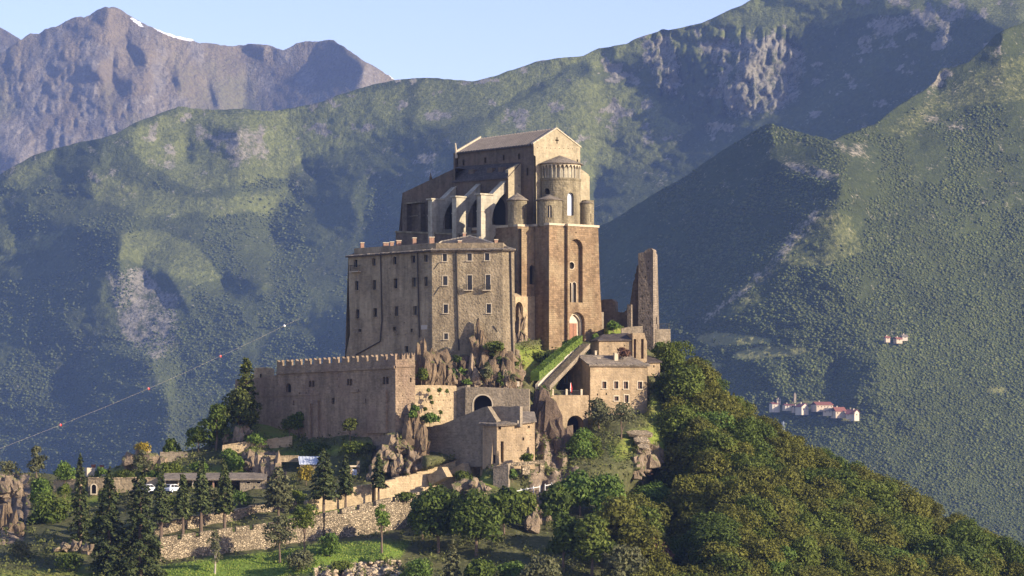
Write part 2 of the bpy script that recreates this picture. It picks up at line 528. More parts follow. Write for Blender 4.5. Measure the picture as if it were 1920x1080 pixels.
# --- brown far peak
c3 = lambda pts: cvt(pts, 2.5263, 0, 0)
brown_sky = [(-140, 150), (-60, 120), (0, 101), (47, 66), (59, 60), (73, 63), (105, 48), (131, 36), (150, 30), (158, 32), (184, 16), (190, 18), (208, 14), (222, 18), (277, 45), (329, 69), (368, 77), (404, 85), (435, 85), (469, 79), (499, 85), (530, 93), (554, 83), (582, 75), (627, 76), (641, 85), (689, 117), (732, 146), (760, 160), (900, 260)]
D = -2.4
brown_reg = [
    (c3([(-200, 250), (110, 190), (220, 190), (330, 120), (400, 90), (480, 30), (500, 60), (430, 120), (390, 190), (300, 230), (260, 270), (110, 345), (-20, 440), (-200, 500)]), D, 1.0),
    (c3([(225, 160), (330, 110), (400, 80), (430, 90), (330, 150), (230, 200)]), .4, .9),
    (c3([(1120, 530), (1200, 470), (1330, 375), (1440, 320), (1480, 240), (1500, 200), (1590, 185), (1640, 240), (1645, 262), (1700, 300), (1715, 340), (1690, 390), (1620, 445), (1500, 540), (1380, 545), (1250, 545)]), D, 1.0),
    (c3([(520, 360), (610, 365), (625, 400), (575, 455), (545, 430)]), D, 1.0),
    (c3([(590, 180), (680, 230), (690, 290), (655, 320), (640, 250)]), D, 1.0),
    (c3([(190, 320), (330, 290), (420, 290), (470, 330), (490, 400), (420, 390), (330, 345), (230, 350)]), D * .8, 1.0),
    (c3([(800, 345), (840, 370), (845, 410), (815, 400)]), D, 1.0),
    (c3([(205, 720), (215, 640), (300, 500), (315, 520), (240, 620), (235, 720)]), D, 1.2),
    (c3([(-100, 690), (50, 720), (100, 770), (-100, 850)]), D, 1.0),
    (c3([(1120, 210), (1190, 200), (1260, 225), (1220, 270), (1140, 240)]), D * .7, 1.0),
    (c3([(970, 400), (985, 400), (1040, 510), (1020, 515)]), -1.4, 1.2),
]
def rough_brown(px, py):
    return .35 + .65 * np.clip((470 - px) / 160, 0, 1) * np.clip((py - 20) / 60, 0, 1)
brown = Sheet(-140, 900, -40, 420, 7600, .35, 1.15, brown_reg, brown_sky, 410, noises=[(70, 4, .16, 1, 1, False, rough_brown), (30, 4, .26, 1.2, .9, True, rough_brown)], seed=11, jag=2.0)
snow_polys = [c3([(612, 82), (625, 84), (668, 108), (682, 130), (660, 122), (635, 105)]), c3([(720, 124), (745, 128), (800, 150), (870, 166), (940, 194), (900, 194), (830, 180), (770, 158), (735, 140)]), c3([(1838, 355), (1892, 376), (1885, 386), (1860, 374)])]
def brown_cover(px, py):
    rock = np.clip(.35 + 1.2 * fbm(px, py, 50, 4, 77, sx=1.5) + .45 * np.clip((230 - px) / 100, 0, .6), 0, 1)
    sn = 0
    for p in snow_polys: sn = np.maximum(sn, inpoly(px, py, p))
    return np.stack([rock * .8, np.clip(.4 + fbm(px, py, 90, 3, 5), 0, 1) * np.clip((py - 30) / 300 + .2, 0, 1), sn], -1)
brown.build('brown_mountain', mountain_mat('brown mountain ground', (.175, .145, .095), (.165, .155, .085), (.20, .18, .145), .004, 14.0, 1.5), 2.5, 170, brown_cover)
# a further slope that shows at the edge
edge = Sheet(-160, 160, -20, 320, 9000, -.2, 1.0, [], [(-160, -40), (-40, 25), (0, 50), (20, 62), (37, 74), (80, 110), (160, 180)], 310, noises=[(40, 4, .25, 1, 1, True, None)], seed=19)
edge.build('farther_mountain', bpy.data.materials['brown mountain ground'], 4, 60, brown_cover)

# --- green hills, saddle, summit ridge and cirque
c4 = lambda pts: cvt(pts, 2.0763, 0, 360)
c5 = lambda pts: cvt(pts, 2.2326, 1060, 0)
green_sky = [(-140, 395), (-60, 352), (0, 327), (24, 313), (59, 293), (103, 279), (150, 266), (190, 259), (222, 247), (261, 226), (309, 210), (336, 198), (364, 204), (420, 206), (455, 204), (507, 208), (550, 202), (606, 190), (633, 178), (673, 166), (713, 156), (744, 150), (790, 146), (820, 147), (885, 153), (935, 140), (1000, 117), (1050, 108), (1094, 104), (1120, 90), (1176, 82), (1190, 74), (1235, 58), (1241, 54), (1253, 57), (1315, 44), (1369, 18), (1391, 10), (1418, -5), (1500, -40), (1700, -70), (1920, -80), (2060, -80)]
D = -2.6
L = .15
green_reg = [
    (c3([(-200, 950), (90, 890), (200, 820), (270, 715), (400, 672), (480, 650), (650, 572), (660, 600), (600, 650), (500, 690), (440, 790), (330, 870), (200, 900), (90, 955), (-200, 1030)]), D, 1.2),
    (c3([(420, 780), (660, 590), (850, 530), (900, 620), (720, 740), (860, 900), (640, 840), (470, 800)]), -.32, 1.1),
    (c3([(1000, 620), (1120, 590), (1135, 640), (1060, 660), (1000, 720), (880, 760), (860, 720)]), D * .6, 1.2),
    # shade band from the saddle
    ([(560, 292), (640, 286), (700, 264), (760, 252), (830, 234), (890, 226), (950, 200), (1010, 160), (1060, 134), (1096, 112), (1112, 132), (1040, 180), (965, 215), (925, 225), (905, 236), (880, 260), (856, 290), (900, 330), (900, 470), (760, 470), (730, 430), (700, 420), (640, 440), (600, 420), (640, 380), (560, 370), (540, 356), (600, 338), (575, 320)], D, 1.3),
    ([(690, 330), (730, 345), (720, 400), (680, 410), (655, 385), (665, 350)], .6, 1.3),
    # cirque under the cliffs
    (c5([(75, 255), (180, 240), (330, 195), (380, 165), (450, 185), (550, 185), (640, 210), (740, 165), (800, 175), (900, 155), (990, 190), (1010, 130), (1150, 90), (1250, 45), (1330, 15), (1320, 70), (1500, 55), (1560, 35), (1650, 10), (1720, 30), (1740, 90), (1900, 130), (1900, 300), (1640, 560), (1400, 800), (800, 900), (430, 820), (110, 960), (110, 770), (350, 690), (480, 615), (540, 530), (545, 480), (425, 420), (400, 370), (270, 310), (160, 275)]), D, 1.0),
    (c5([(790, 155), (830, 175), (900, 150), (985, 215), (1000, 260), (955, 330), (940, 400), (870, 465), (790, 490), (710, 505), (745, 400), (720, 330), (780, 250)]), .9, .9),
    (c5([(432, 235), (462, 255), (468, 370), (425, 388), (405, 330), (435, 310)]), .9, .9),
    (c5([(385, 170), (430, 160), (440, 215), (400, 235), (360, 260)]), .7, .9),
    (c5([(560, 175), (600, 165), (650, 205), (600, 225), (570, 240)]), .7, .9),
    (c5([(1590, 100), (1620, 95), (1605, 160), (1575, 210)]), .8, .9),
    (c5([(1545, 40), (1565, 45), (1555, 85), (1540, 70)]), .8, .9),
    (c5([(1285, 90), (1320, 75), (1325, 150), (1290, 165)]), .6, .9),
    (c5([(470, 440), (485, 440), (480, 490), (468, 480)]), .6, .9),
    # lower spurs and combes
    (c4([(-200, 330), (0, 290), (180, 220), (330, 165), (430, 145), (465, 165), (470, 300), (400, 345), (380, 420), (300, 470), (200, 530), (0, 560), (-200, 600)]), D, 1.2),
    (c4([(300, 630), (400, 605), (520, 645), (600, 662), (640, 640), (560, 685), (420, 705), (380, 750), (300, 835), (275, 750), (268, 690)]), D, 1.2),
    (c4([(-200, 1010), (0, 965), (330, 862), (560, 795), (630, 760), (655, 900), (640, 1000), (600, 1120), (-200, 1150)]), D * .8, 1.2),
    (c4([(660, 755), (720, 700), (900, 650), (1100, 556), (1360, 425), (1400, 620), (1000, 640), (900, 700), (800, 740)]), D * .8, 1.2),
    (c4([(860, 340), (960, 330), (1010, 360), (960, 410), (880, 410)]), D * .7, 1.2),
    (c4([(640, 60), (760, 40), (900, 80), (860, 130), (760, 130)]), -.32, 1.1),
    (c4([(1040, 150), (1200, 60), (1330, 20), (1350, 120), (1200, 200), (1080, 220)]), D * .6, 1.2),
    (c4([(60, 130), (250, 110), (330, 140), (180, 190), (60, 200)]), D * .5, 1.2),
    (c4([(540, 290), (640, 300), (720, 420), (740, 500), (690, 470), (640, 380), (560, 350)]), D * .6, 1.2),
]
cliff_poly = c5([(380, 130), (900, 120), (1010, 200), (970, 420), (700, 520), (400, 400), (340, 250)])
def w_rock(px, py): return soft(px, py, cliff_poly, 6, 21)
def w_up(px, py):
    sm = np.clip((px - 480) / 80, 0, 1) * np.clip((1060 - px) / 80, 0, 1) * np.clip((300 - py) / 60, 0, 1)
    return np.where(px > 1040, .95, .72) * (1 - .65 * sm)
green = Sheet(-140, 2060, -120, 960, 4600, L, 1.35, green_reg, green_sky, 955, noises=[(120, 3, .12, .7, 1.2, False, None), (48, 4, .34, .7, 1.35, False, w_up), (30, 5, .8, 1.8, .9, True, w_rock), (14, 3, .26, .8, 1.3, False, None)], seed=31, jag=.6)
outcrops = [c5([(380, 140), (440, 150), (480, 260), (470, 390), (400, 390), (350, 260)]), c5([(740, 150), (900, 145), (1005, 240), (950, 430), (720, 515), (640, 450), (720, 300)]), c5([(550, 165), (660, 190), (640, 250), (570, 240)]), c5([(1280, 80), (1620, 30), (1630, 170), (1560, 220), (1540, 90), (1290, 170)]), c3([(1000, 640), (1130, 595), (1250, 650), (1300, 740), (1100, 760), (1050, 700)]), c3([(400, 795), (440, 800), (500, 880), (430, 850)]), c4([(400, 300), (560, 300), (700, 400), (700, 600), (600, 650), (480, 560)])]
meadows = [c3([(560, 620), (850, 500), (1500, 490), (1930, 380), (1930, 640), (1500, 740), (1380, 840), (900, 900), (600, 700)]), c3([(0, 830), (260, 710), (230, 830), (0, 940)]), c3([(420, 800), (600, 850), (900, 940), (1400, 880), (1300, 1000), (700, 1040), (430, 950)]), c4([(440, 170), (640, 150), (800, 250), (880, 330), (760, 370), (560, 300), (470, 280)]), [(780, 140), (900, 140), (1060, 100), (1250, 50), (1420, -20), (2060, -100), (2060, 60), (1700, 20), (1300, 100), (1060, 130), (900, 225), (780, 250)], c4([(0, 160), (260, 160), (200, 220), (0, 270)]), c4([(-60, 585), (70, 585), (65, 600), (-60, 602)]), [(1060, 140), (1200, 170), (1300, 240), (1240, 300), (1110, 340), (900, 250)]]
def green_cover(px, py):
    rock = 0.0; mead = 0.0
    for p in outcrops: rock = np.maximum(rock, soft(px, py, p, 8, 41))
    for p in meadows: mead = np.maximum(mead, soft(px, py, p, 10, 47))
    spots = np.clip((fbm(px, py, 26, 4, 91, sx=.9, sy=1.2) - .26) * 6, 0, 1)
    hi = np.clip((430 - py) / 200, .1, 1)
    return np.stack([np.clip(rock * .62 + spots * hi * .75, 0, 1), np.clip(mead * .7 + .1 * fbm(px, py, 60, 3, 95), 0, 1), 0 * px], -1)
green.build('green_mountains', mountain_mat('green mountain ground', (.066, .078, .028), (.135, .150, .050), (.215, .20, .16), .006, 9.0), 2.8, 280, green_cover)

# --- wooded spur
c6 = lambda pts: cvt(pts, 2.25, 1240, 380)
spur_sky = [(960, 560), (1000, 500), (1060, 462), (1110, 432), (1150, 412), (1208, 376), (1284, 330), (1351, 284), (1400, 254), (1422, 240), (1432, 233), (1445, 231), (1462, 238), (1490, 246), (1530, 256), (1562, 262), (1585, 252), (1606, 244), (1642, 231), (1687, 195), (1732, 170), (1754, 152), (1763, 130), (1817, 116), (1832, 102), (1850, 84), (1866, 66), (1880, 58), (1920, 40), (1980, 20), (2060, 0)]
D = -2.5
spur_reg = [
    ([(900, 640), (900, 300), (1420, 200), (1441, 231), (1450, 269), (1432, 305), (1450, 302), (1503, 307), (1544, 320), (1572, 331), (1582, 354), (1553, 381), (1530, 394), (1508, 425), (1480, 460), (1462, 487), (1431, 513), (1400, 531), (1360, 562), (1342, 589), (1280, 600), (1258, 611), (1200, 640)], D, 1.25),
    ([(1750, 175), (1763, 130), (1817, 116), (1832, 100), (1862, 64), (1880, 60), (1872, 84), (1838, 110), (1775, 140), (1763, 165)], D, 1.2),
    ([(1288, 612), (1400, 612), (1530, 640), (1530, 676), (1370, 678), (1290, 700)], 1.1, 1.7),
    ([(1325, 712), (1345, 690), (1400, 678), (1460, 690), (1440, 715), (1380, 730), (1340, 745)], -1.6, 1.2),
    ([(1560, 700), (1610, 660), (1640, 680), (1600, 740), (1570, 760)], -1.2, 1.2),
]
spur = Sheet(900, 2080, -20, 1240, 3000, .45, 1.5, spur_reg, spur_sky, 1230, noises=[(110, 3, .18, .7, 1.2, False, None), (40, 4, .30, .75, 1.3, False, None), (16, 3, .26, .8, 1.2, False, None)], seed=61, jag=.9)
fields = [[(1485, 750), (1530, 752), (1540, 768), (1500, 774), (1470, 768)], [(1575, 778), (1618, 782), (1612, 792), (1575, 787)], [(1300, 632), (1340, 622), (1395, 626), (1450, 634), (1445, 642), (1400, 646), (1330, 648)], [(1375, 660), (1430, 648), (1500, 652), (1522, 658), (1490, 668), (1420, 672), (1380, 674)], [(1292, 684), (1330, 677), (1362, 682), (1322, 696), (1300, 697)], [(1845, 728), (1890, 731), (1886, 738), (1850, 736)], [(1530, 380), (1600, 400), (1620, 470), (1560, 500), (1480, 500), (1440, 520), (1480, 465)], [(1760, 170), (1900, 100), (2060, 90), (2060, 190), (1900, 190), (1800, 200), (1700, 260), (1640, 250)], [(1350, 580), (1420, 545), (1440, 560), (1360, 600)]]
rocky = [[(1500, 420), (1535, 385), (1545, 400), (1500, 450), (1440, 520), (1360, 575), (1330, 600), (1300, 600), (1400, 530)], [(1430, 300), (1510, 305), (1580, 330), (1560, 345), (1500, 325)], [(1720, 205), (1770, 215), (1820, 240), (1800, 245), (1740, 230)], [(1560, 255), (1620, 270), (1640, 300), (1580, 290)], [(1750, 150), (1775, 120), (1790, 135), (1765, 165), (1720, 190)], [(1855, 90), (1880, 80), (1890, 105), (1860, 105)]]
def spur_cover(px, py):
    rock = 0.0; mead = 0.0
    for p in rocky: rock = np.maximum(rock, soft(px, py, p, 5, 71))
    for k, p in enumerate(fields): mead = np.maximum(mead, soft(px, py, p, 3, 77) * (1.0 if k < 6 else .30))
    return np.stack([np.clip(rock * .5 + .4 * (fbm(px, py, 14, 3, 99)) * (py < 420), 0, 1), mead * 1.15, 0 * px], -1)
spur.build('wooded_spur', mountain_mat('spur ground', (.052, .064, .022), (.215, .215, .08), (.25, .225, .17), .01, 5.0), 2.7, 310, spur_cover)

# valley floor under everything
mb = MB()
mb.poly([(-2500, -250, -262), (2500, -250, -262), (2500, 9800, -262), (-2500, 9800, -262)])
tag(mb.build('valley_floor', plain('valley meadow', (.07, .09, .035), .3, .01)), kind='structure')

# haze: one closed box of even air
hb = MB()
hb.hexa([Vector((x, y, -266)) for x, y in ((-2700, -320), (2700, -320), (2700, 9900), (-2700, 9900))],
        [Vector((x, y, 1650)) for x, y in ((-2700, -320), (2700, -320), (2700, 9900), (-2700, 9900))])
hm = bpy.data.materials.new('haze air'); hm.use_nodes = True
hnt = hm.node_tree
for n in list(hnt.nodes):
    if n.type == 'BSDF_PRINCIPLED': hnt.nodes.remove(n)
hv = N(hnt, 'ShaderNodeVolumePrincipled', Density=HAZE_DENSITY, Anisotropy=0.0)
hv.inputs['Color'].default_value = HAZE_COLOR
hout = next(n for n in hnt.nodes if n.type == 'OUTPUT_MATERIAL')
hnt.links.new(hv.outputs[0], hout.inputs['Volume'])
tag(hb.build('haze', hm), kind='stuff')

# far woods: one mass of crowns per slope
def ico_points():
    bm = bmesh.new(); bmesh.ops.create_icosphere(bm, subdivisions=1, radius=1)
    v = np.array([p.co[:] for p in bm.verts]); f = np.array([[q.index for q in t.verts] for t in bm.faces]); bm.free()
    return v, f
ICO_V, ICO_F = ico_points()
def crowns_mass(name, pts, rad, hgt, mat, seed):
    r = np.random.RandomState(seed)
    n = len(pts)
    nv = len(ICO_V)
    base = ICO_V[None] * (1 + .8 * (r.rand(n, nv, 1) - .5))
    base = base * np.stack([rad, rad, hgt], -1)[:, None, :]
    a = r.rand(n) * 6.28
    ca, sa = np.cos(a)[:, None], np.sin(a)[:, None]
    V = np.stack([base[..., 0] * ca - base[..., 1] * sa, base[..., 0] * sa + base[..., 1] * ca, base[..., 2]], -1) + pts[:, None, :]
    Fc = (ICO_F[None] + (np.arange(n) * nv)[:, None, None]).reshape(-1, 3)
    return tag(np_mesh(name, V.reshape(-1, 3), Fc, mat, fs=3, smooth=True), kind='stuff')
def scatter(sheet, x0, x1, y0, y1, sx, sy, keep, seed, smin, smax):
    r = np.random.RandomState(seed)
    gx, gy = np.meshgrid(np.arange(x0, x1, sx), np.arange(y0, y1, sy))
    gx = (gx + (r.rand(*gx.shape) - .5) * sx * 1.6).ravel(); gy = (gy + (r.rand(*gy.shape) - .5) * sy * 1.6).ravel()
    k = (gy > sheet.top(gx) + 1) & (r.rand(len(gx)) < keep(gx, gy))
    gx, gy = gx[k], gy[k]
    d = sheet.depth(gx, gy)
    s = K * d * (smin + (smax - smin) * r.rand(len(gx)) ** 2.6)
    hh = s * (.5 + .35 * r.rand(len(gx)))
    pts = np.stack([(gx - 960) * K * d, d - s * .2, (HOR - gy) * K * d + hh * .15], -1)
    return pts, s, hh
def spur_keep(px, py):
    m = 0
    for p in fields + rocky: m = np.maximum(m, inpoly(px, py, p))
    dens = np.clip(((py - 230) / 300 + 2.0 * fbm(px, py, 60, 4, 131)) * 2.2, .0, 1)
    ham = inpoly(px, py, [(1436, 756), (1480, 748), (1560, 746), (1622, 764), (1616, 792), (1520, 782), (1440, 776)])
    return np.where(m > 0, .05, np.where(ham, .35 * dens, dens))
def green_keep(px, py):
    m = 0
    for p in meadows[2:4] + meadows[5:7]: m = np.maximum(m, inpoly(px, py, p))
    dens = np.clip(((py - 400) / 260 + 2.4 * fbm(px, py, 60, 4, 151)) * 2.2, 0, .9)
    return np.where(m > 0, .25 * np.clip(dens - .5, 0, 1), dens) * (px < 760)
far_leaf_a = leafy('far wood leaves', (.044, .058, .016), (.066, .083, .022), (.090, .102, .030), 0, .015)
far_leaf_b = leafy('far hill leaves', (.048, .062, .020), (.066, .082, .026), (.088, .102, .036), 0, .012)
p_, s_, h_ = scatter(spur, 1235, 1985, 200, 1075, 3.4, 2.9, spur_keep, 5, 1.3, 4.2)
crowns_mass('far_woodland', p_, s_, h_, far_leaf_a, 6)
p_, s_, h_ = scatter(green, -60, 760, 330, 905, 3.7, 3.2, green_keep, 8, 1.2, 3.8)
crowns_mass('far_hill_woodland', p_, s_, h_, far_leaf_b, 9)
# ------------------------------------------------------------------ the rock hill under the abbey
HILL_TOP = np.array([(-220, 890), (0, 884), (120, 888), (200, 884), (240, 866), (300, 858), (380, 838), (430, 800), (450, 760), (500, 735), (520, 725), (640, 725), (655, 690), (700, 660), (960, 645), (990, 640), (1060, 632), (1128, 618), (1150, 612), (1190, 618), (1235, 640), (1262, 655), (1300, 702), (1400, 800), (1500, 858), (1600, 905), (1700, 948), (1800, 1005), (1920, 1072), (2060, 1150), (2200, 1220)], float)
HC = np.array([(-220, 1250, 465), (300, 1250, 465), (700, 1250, 465), (1100, 1250, 475), (1500, 1250, 500), (2100, 1300, 520),
 (0, 1080, 505), (300, 1085, 505), (600, 1082, 500), (900, 1080, 508), (1200, 1080, 515), (1500, 1080, 535), (1800, 1080, 560), (2000, 1130, 570),
 (400, 1056, 511), (600, 1040, 510), (720, 1040, 510), (306, 1054, 515), (410, 1042, 518), (499, 1032, 521), (640, 1012, 527), (760, 1000, 533),
 (306, 1013, 519.5), (410, 998, 522), (499, 987, 525), (609, 966, 532), (700, 948, 539), (785, 928, 547),
 (350, 996, 523.5), (480, 962, 534), (575, 962, 537), (645, 950, 541), (712, 940, 545), (785, 932, 549),
 (300, 935, 549), (400, 930, 551), (500, 922, 553), (590, 930, 546), (720, 905, 552), (880, 858, 558), (300, 920, 556), (450, 915, 557), (380, 890, 563), (250, 872, 572), (400, 862, 568), (560, 878, 562),
 (470, 832, 568), (560, 828, 571), (650, 828, 561), (735, 826, 555), (520, 800, 578), (440, 795, 585), (480, 738, 600), (600, 728, 592),
 (811, 655, 576), (655, 690, 592), (960, 657, 582), (785, 722, 559), (900, 722, 562), (970, 722, 568), (850, 690, 568), (900, 660, 574),
 (790, 785, 556), (900, 782, 561), (985, 760, 567), (800, 850, 551), (880, 852, 551), (780, 900, 546), (700, 860, 555), (740, 870, 552),
 (910, 869, 549), (1000, 872, 551), (900, 920, 541), (1000, 930, 544), (1050, 900, 549), (1030, 840, 557), (1020, 745, 572), (1060, 812, 567),
 (1130, 800, 573), (1160, 830, 563), (1210, 832, 567), (1210, 772, 580), (1260, 800, 580), (1200, 880, 557), (1100, 890, 551),
 (1080, 648, 594), (1030, 668, 592), (1000, 692, 582), (1130, 632, 598), (1215, 645, 610), (1250, 658, 614), (1110, 680, 590), (1200, 690, 592),
 (1300, 705, 610), (1400, 805, 606), (1500, 862, 603), (1600, 908, 601), (1700, 952, 599), (1800, 1008, 597), (1920, 1075, 594), (2060, 1155, 590),
 (1318, 900, 568), (1325, 1000, 541), (1335, 1070, 524), (1236, 950, 586), (1244, 1010, 578), (1250, 1070, 566), (1236, 905, 586), (1500, 960, 574), (1700, 1040, 571), (950, 1000, 526), (1100, 1000, 531), (1200, 1000, 539),
 (-200, 895, 580), (0, 890, 574), (100, 893, 573), (200, 890, 573), (0, 930, 562), (100, 930, 560), (200, 930, 558), (0, 1000, 535), (100, 1012, 527), (200, 1010, 526), (0, 1052, 516), (150, 1060, 513), (-200, 1050, 520)], float)
_A = np.hypot(HC[:, None, 0] - HC[None, :, 0], HC[:, None, 1] - HC[None, :, 1])
_A = np.block([[_A - 2.0 * np.eye(len(HC)), np.ones((len(HC), 1)), HC[:, :2]], [np.ones((1, len(HC))), np.zeros((1, 3))], [HC[:, :2].T, np.zeros((2, 3))]])
_w = np.linalg.solve(_A, np.concatenate([HC[:, 2], np.zeros(3)]))
LAWN = [[(290, 1100), (300, 1060), (420, 1045), (500, 1036), (600, 1020), (640, 1016), (770, 1015), (750, 1045), (690, 1052), (610, 1070), (520, 1082), (430, 1100)], [(300, 1012), (420, 996), (500, 985), (520, 972), (640, 955), (712, 942), (700, 952), (600, 968), (500, 990), (306, 1014)], [(1010, 700), (1020, 690), (1050, 665), (1075, 640), (1085, 640), (1060, 672), (1020, 704)]]
GRASS = [[(420, 840), (470, 824), (560, 826), (560, 835), (430, 846)], [(490, 855), (560, 842), (640, 838), (640, 850), (500, 862)], [(640, 830), (730, 826), (740, 835), (650, 842)], [(970, 650), (1030, 655), (1040, 690), (1000, 700), (960, 695)], [(1125, 612), (1155, 608), (1190, 620), (1130, 640)], [(1140, 830), (1180, 810), (1250, 790), (1290, 830), (1270, 850), (1150, 860)], [(1195, 760), (1230, 740), (1280, 800), (1270, 850), (1220, 800)], [(830, 888), (910, 885), (950, 905), (930, 912), (840, 895)], [(60, 925), (200, 925), (200, 940), (60, 940)], [(200, 880), (480, 870), (480, 890), (200, 895)], [(480, 790), (560, 805), (560, 825), (430, 840)], [(100, 1030), (170, 1025), (160, 1045), (100, 1040)], [(0, 1070), (180, 1064), (300, 1064), (300, 1100), (0, 1100)]]
ROCK = [[(770, 640), (975, 650), (985, 728), (770, 728)], [(1000, 735), (1060, 740), (1070, 870), (1040, 880), (1000, 850)], [(-50, 885), (60, 890), (60, 960), (45, 1020), (-50, 1030)], [(760, 770), (800, 790), (790, 900), (700, 860), (730, 800)], [(700, 820), (740, 815), (740, 900), (700, 905)], [(450, 845), (530, 845), (540, 900), (470, 895)], [(1195, 830), (1240, 830), (1230, 870), (1190, 880)], [(240, 850), (310, 850), (320, 885), (240, 880)], [(590, 1065), (700, 1048), (760, 1050), (740, 1075), (600, 1100)], [(1000, 870), (1060, 900), (1050, 980), (980, 980)], [(1030, 880), (1090, 870), (1100, 920), (1040, 930)]]
CARVE = [([(1034, 739), (1104, 739), (1104, 818), (1055, 822), (1042, 790), (1034, 760)], [1034, 1104], [581, 584]),
 ([(1071, 683), (1214, 683), (1214, 774), (1180, 776), (1106, 778), (1040, 726), (1060, 700)], [1040, 1106, 1214], [598, 590, 595]),
 ([(1110, 625), (1214, 620), (1214, 690), (1110, 690)], [1110, 1214], [601, 605]),
 ([(1214, 672), (1240, 672), (1240, 698), (1214, 698)], [1214, 1240], [600, 600]), ([(1230, 617), (1258, 617), (1258, 655), (1230, 660)], [1230, 1258], [612, 612]),
 ([(777, 720), (856, 720), (856, 784), (777, 790)], [777, 856], [561, 563]), ([(854, 722), (994, 727), (994, 766), (930, 782), (854, 782)], [854, 994], [566, 566]),
 ([(575, 938), (645, 915), (697, 906), (727, 900), (780, 886), (830, 871), (880, 854), (905, 848), (902, 894), (880, 905), (830, 926), (780, 936), (727, 940), (697, 945), (645, 953), (575, 964)], [575, 697, 780, 880, 902], [540, 547, 553, 559.5, 561]),
 ([(300, 1010), (410, 994), (500, 983), (606, 964), (609, 964), (720, 938), (788, 924), (788, 990), (720, 1000), (660, 1008), (609, 1013), (560, 1020), (500, 1029), (410, 1041), (300, 1054)], [300, 410, 500, 606, 720, 788], [519, 523, 527, 533.5, 543, 549.5]),
 ([(966, 556), (1003, 556), (1003, 611), (1013, 611), (1013, 660), (1032, 656), (1062, 650), (1075, 643), (1132, 638), (1132, 560)], [966, 1132], [606, 612]),
 ([(1196, 560), (1235, 560), (1235, 642), (1196, 642)], [1196, 1235], [614, 614]),
 ([(905, 780), (1003, 775), (1003, 866), (905, 866)], [905, 1003], [560, 560]), ([(785, 797), (931, 765), (931, 862), (880, 852), (785, 850)], [785, 931], [562, 556]),
 ([(1007, 715), (1090, 640), (1095, 650), (1040, 715), (1016, 735)], [1007, 1090], [580, 596])]
def hill_top(px):
    px = np.asarray(px, float)
    return np.interp(px, HILL_TOP[:, 0], HILL_TOP[:, 1]) + 3 * fbm(px, px * 0, 30, 3, 201)
def hill_depth0(px, py, rough=True):
    px = np.asarray(px, float); py = np.asarray(py, float)
    sh = px.shape; x = px.ravel(); y = py.ravel()
    out = np.empty(len(x))
    for i in range(0, len(x), 20000):
        a = np.hypot(x[i:i + 20000, None] - HC[None, :, 0], y[i:i + 20000, None] - HC[None, :, 1])
        out[i:i + 20000] = a @ _w[:len(HC)] + _w[len(HC)] + x[i:i + 20000] * _w[-2] + y[i:i + 20000] * _w[-1]
    out = out.reshape(sh)
    for poly, xs, ys in CARVE:
        k = soft(px, py, poly, 1.5, 219)
        if np.max(k) > 0: out = out + k * np.maximum(np.interp(px, xs, ys) - out, 0)
    if rough:
        rk = 0
        for p in ROCK: rk = np.maximum(rk, soft(px, py, p, 4, 205))
        ln = 0
        for p in LAWN: ln = np.maximum(ln, inpoly(px, py, p))
        out = out + 1.5 * (1 - .8 * ln) * fbm(px, py, 50, 4, 207) + rk * 5.0 * fbm(px, py, 26, 4, 209, True, sx=1.5, sy=.7)
    return out
_gx = np.arange(-228, 2212, 4.0); _gy = np.arange(560, 1264, 4.0)
_GX, _GY = np.meshgrid(_gx, _gy)
_HG = hill_depth0(_GX, _GY)
def hill_depth(px, py, rough=True):
    return bil(_HG, np.asarray(px, float), np.asarray(py, float), -228, 560, 4.0)
def hillP(px, py):
    d = float(hill_depth(np.array([px]), np.array([py]))[0])
    return P(px, py, d)
_cx = np.arange(-216, 2190, 3.0)
_rows = 210
_t = np.linspace(0, 1, _rows)
_tp = hill_top(_cx)
_PX = np.repeat(_cx[None], _rows, 0)
_PY = _tp[None] + (1240 - _tp[None]) * _t[:, None]
_D = hill_depth(_PX, _PY)
_V = np.stack([(_PX - 960) * K * _D, _D, (HOR - _PY) * K * _D], -1)
_ex = []
for dy, dz in ((3, -1), (18, -12), (90, -110), (260, -240)):
    r = _V[0].copy(); r[:, 1] += dy; r[:, 2] = np.maximum(r[:, 2] + dz, -258); _ex.append(r)
_fr = []
for y, z in ((400, -62), (300, -150), (160, -258)):
    r = _V[-1].copy(); k = y / r[:, 1]; r[:, 1] = y; r[:, 2] = z; _fr.append(r)
_V = np.concatenate([np.array(_ex[::-1]), _V, np.array(_fr)], 0)
_R, _C = _V.shape[:2]
_ix = np.arange(_R * _C).reshape(_R, _C)
_f = np.stack([_ix[1:, :-1], _ix[1:, 1:], _ix[:-1, 1:], _ix[:-1, :-1]], -1).reshape(-1, 4)
hm_, nt, b = new_mat('hill ground')
at = nt.nodes.new('ShaderNodeAttribute'); at.attribute_name = 'cover'
sep = nt.nodes.new('ShaderNodeSeparateColor'); nt.links.new(at.outputs['Color'], sep.inputs[0])
pos = wpos(nt)
n1 = noise(nt, pos, .25, 5, .65); n2 = noise(nt, pos, 1.4, 6, .7); n3 = noise(nt, pos, .9, 6, .7, sc=(1.5, 1.5, .5))
soil = ramp(nt, n2, [(.3, (.05, .048, .026)), (.55, (.075, .075, .034)), (.75, (.14, .115, .072))])
gras = ramp(nt, n1, [(.3, (.10, .145, .022)), (.5, (.165, .20, .036)), (.7, (.235, .205, .06))])
lawn = ramp(nt, n2, [(.3, (.075, .13, .016)), (.5, (.12, .19, .026)), (.7, (.18, .235, .045))])
rk = ramp(nt, n3, [(.25, (.07, .055, .042)), (.5, (.19, .145, .10)), (.72, (.34, .27, .20))])
c = mixc(nt, sep.outputs[1], soil, gras); c = mixc(nt, sep.outputs[2], c, lawn)
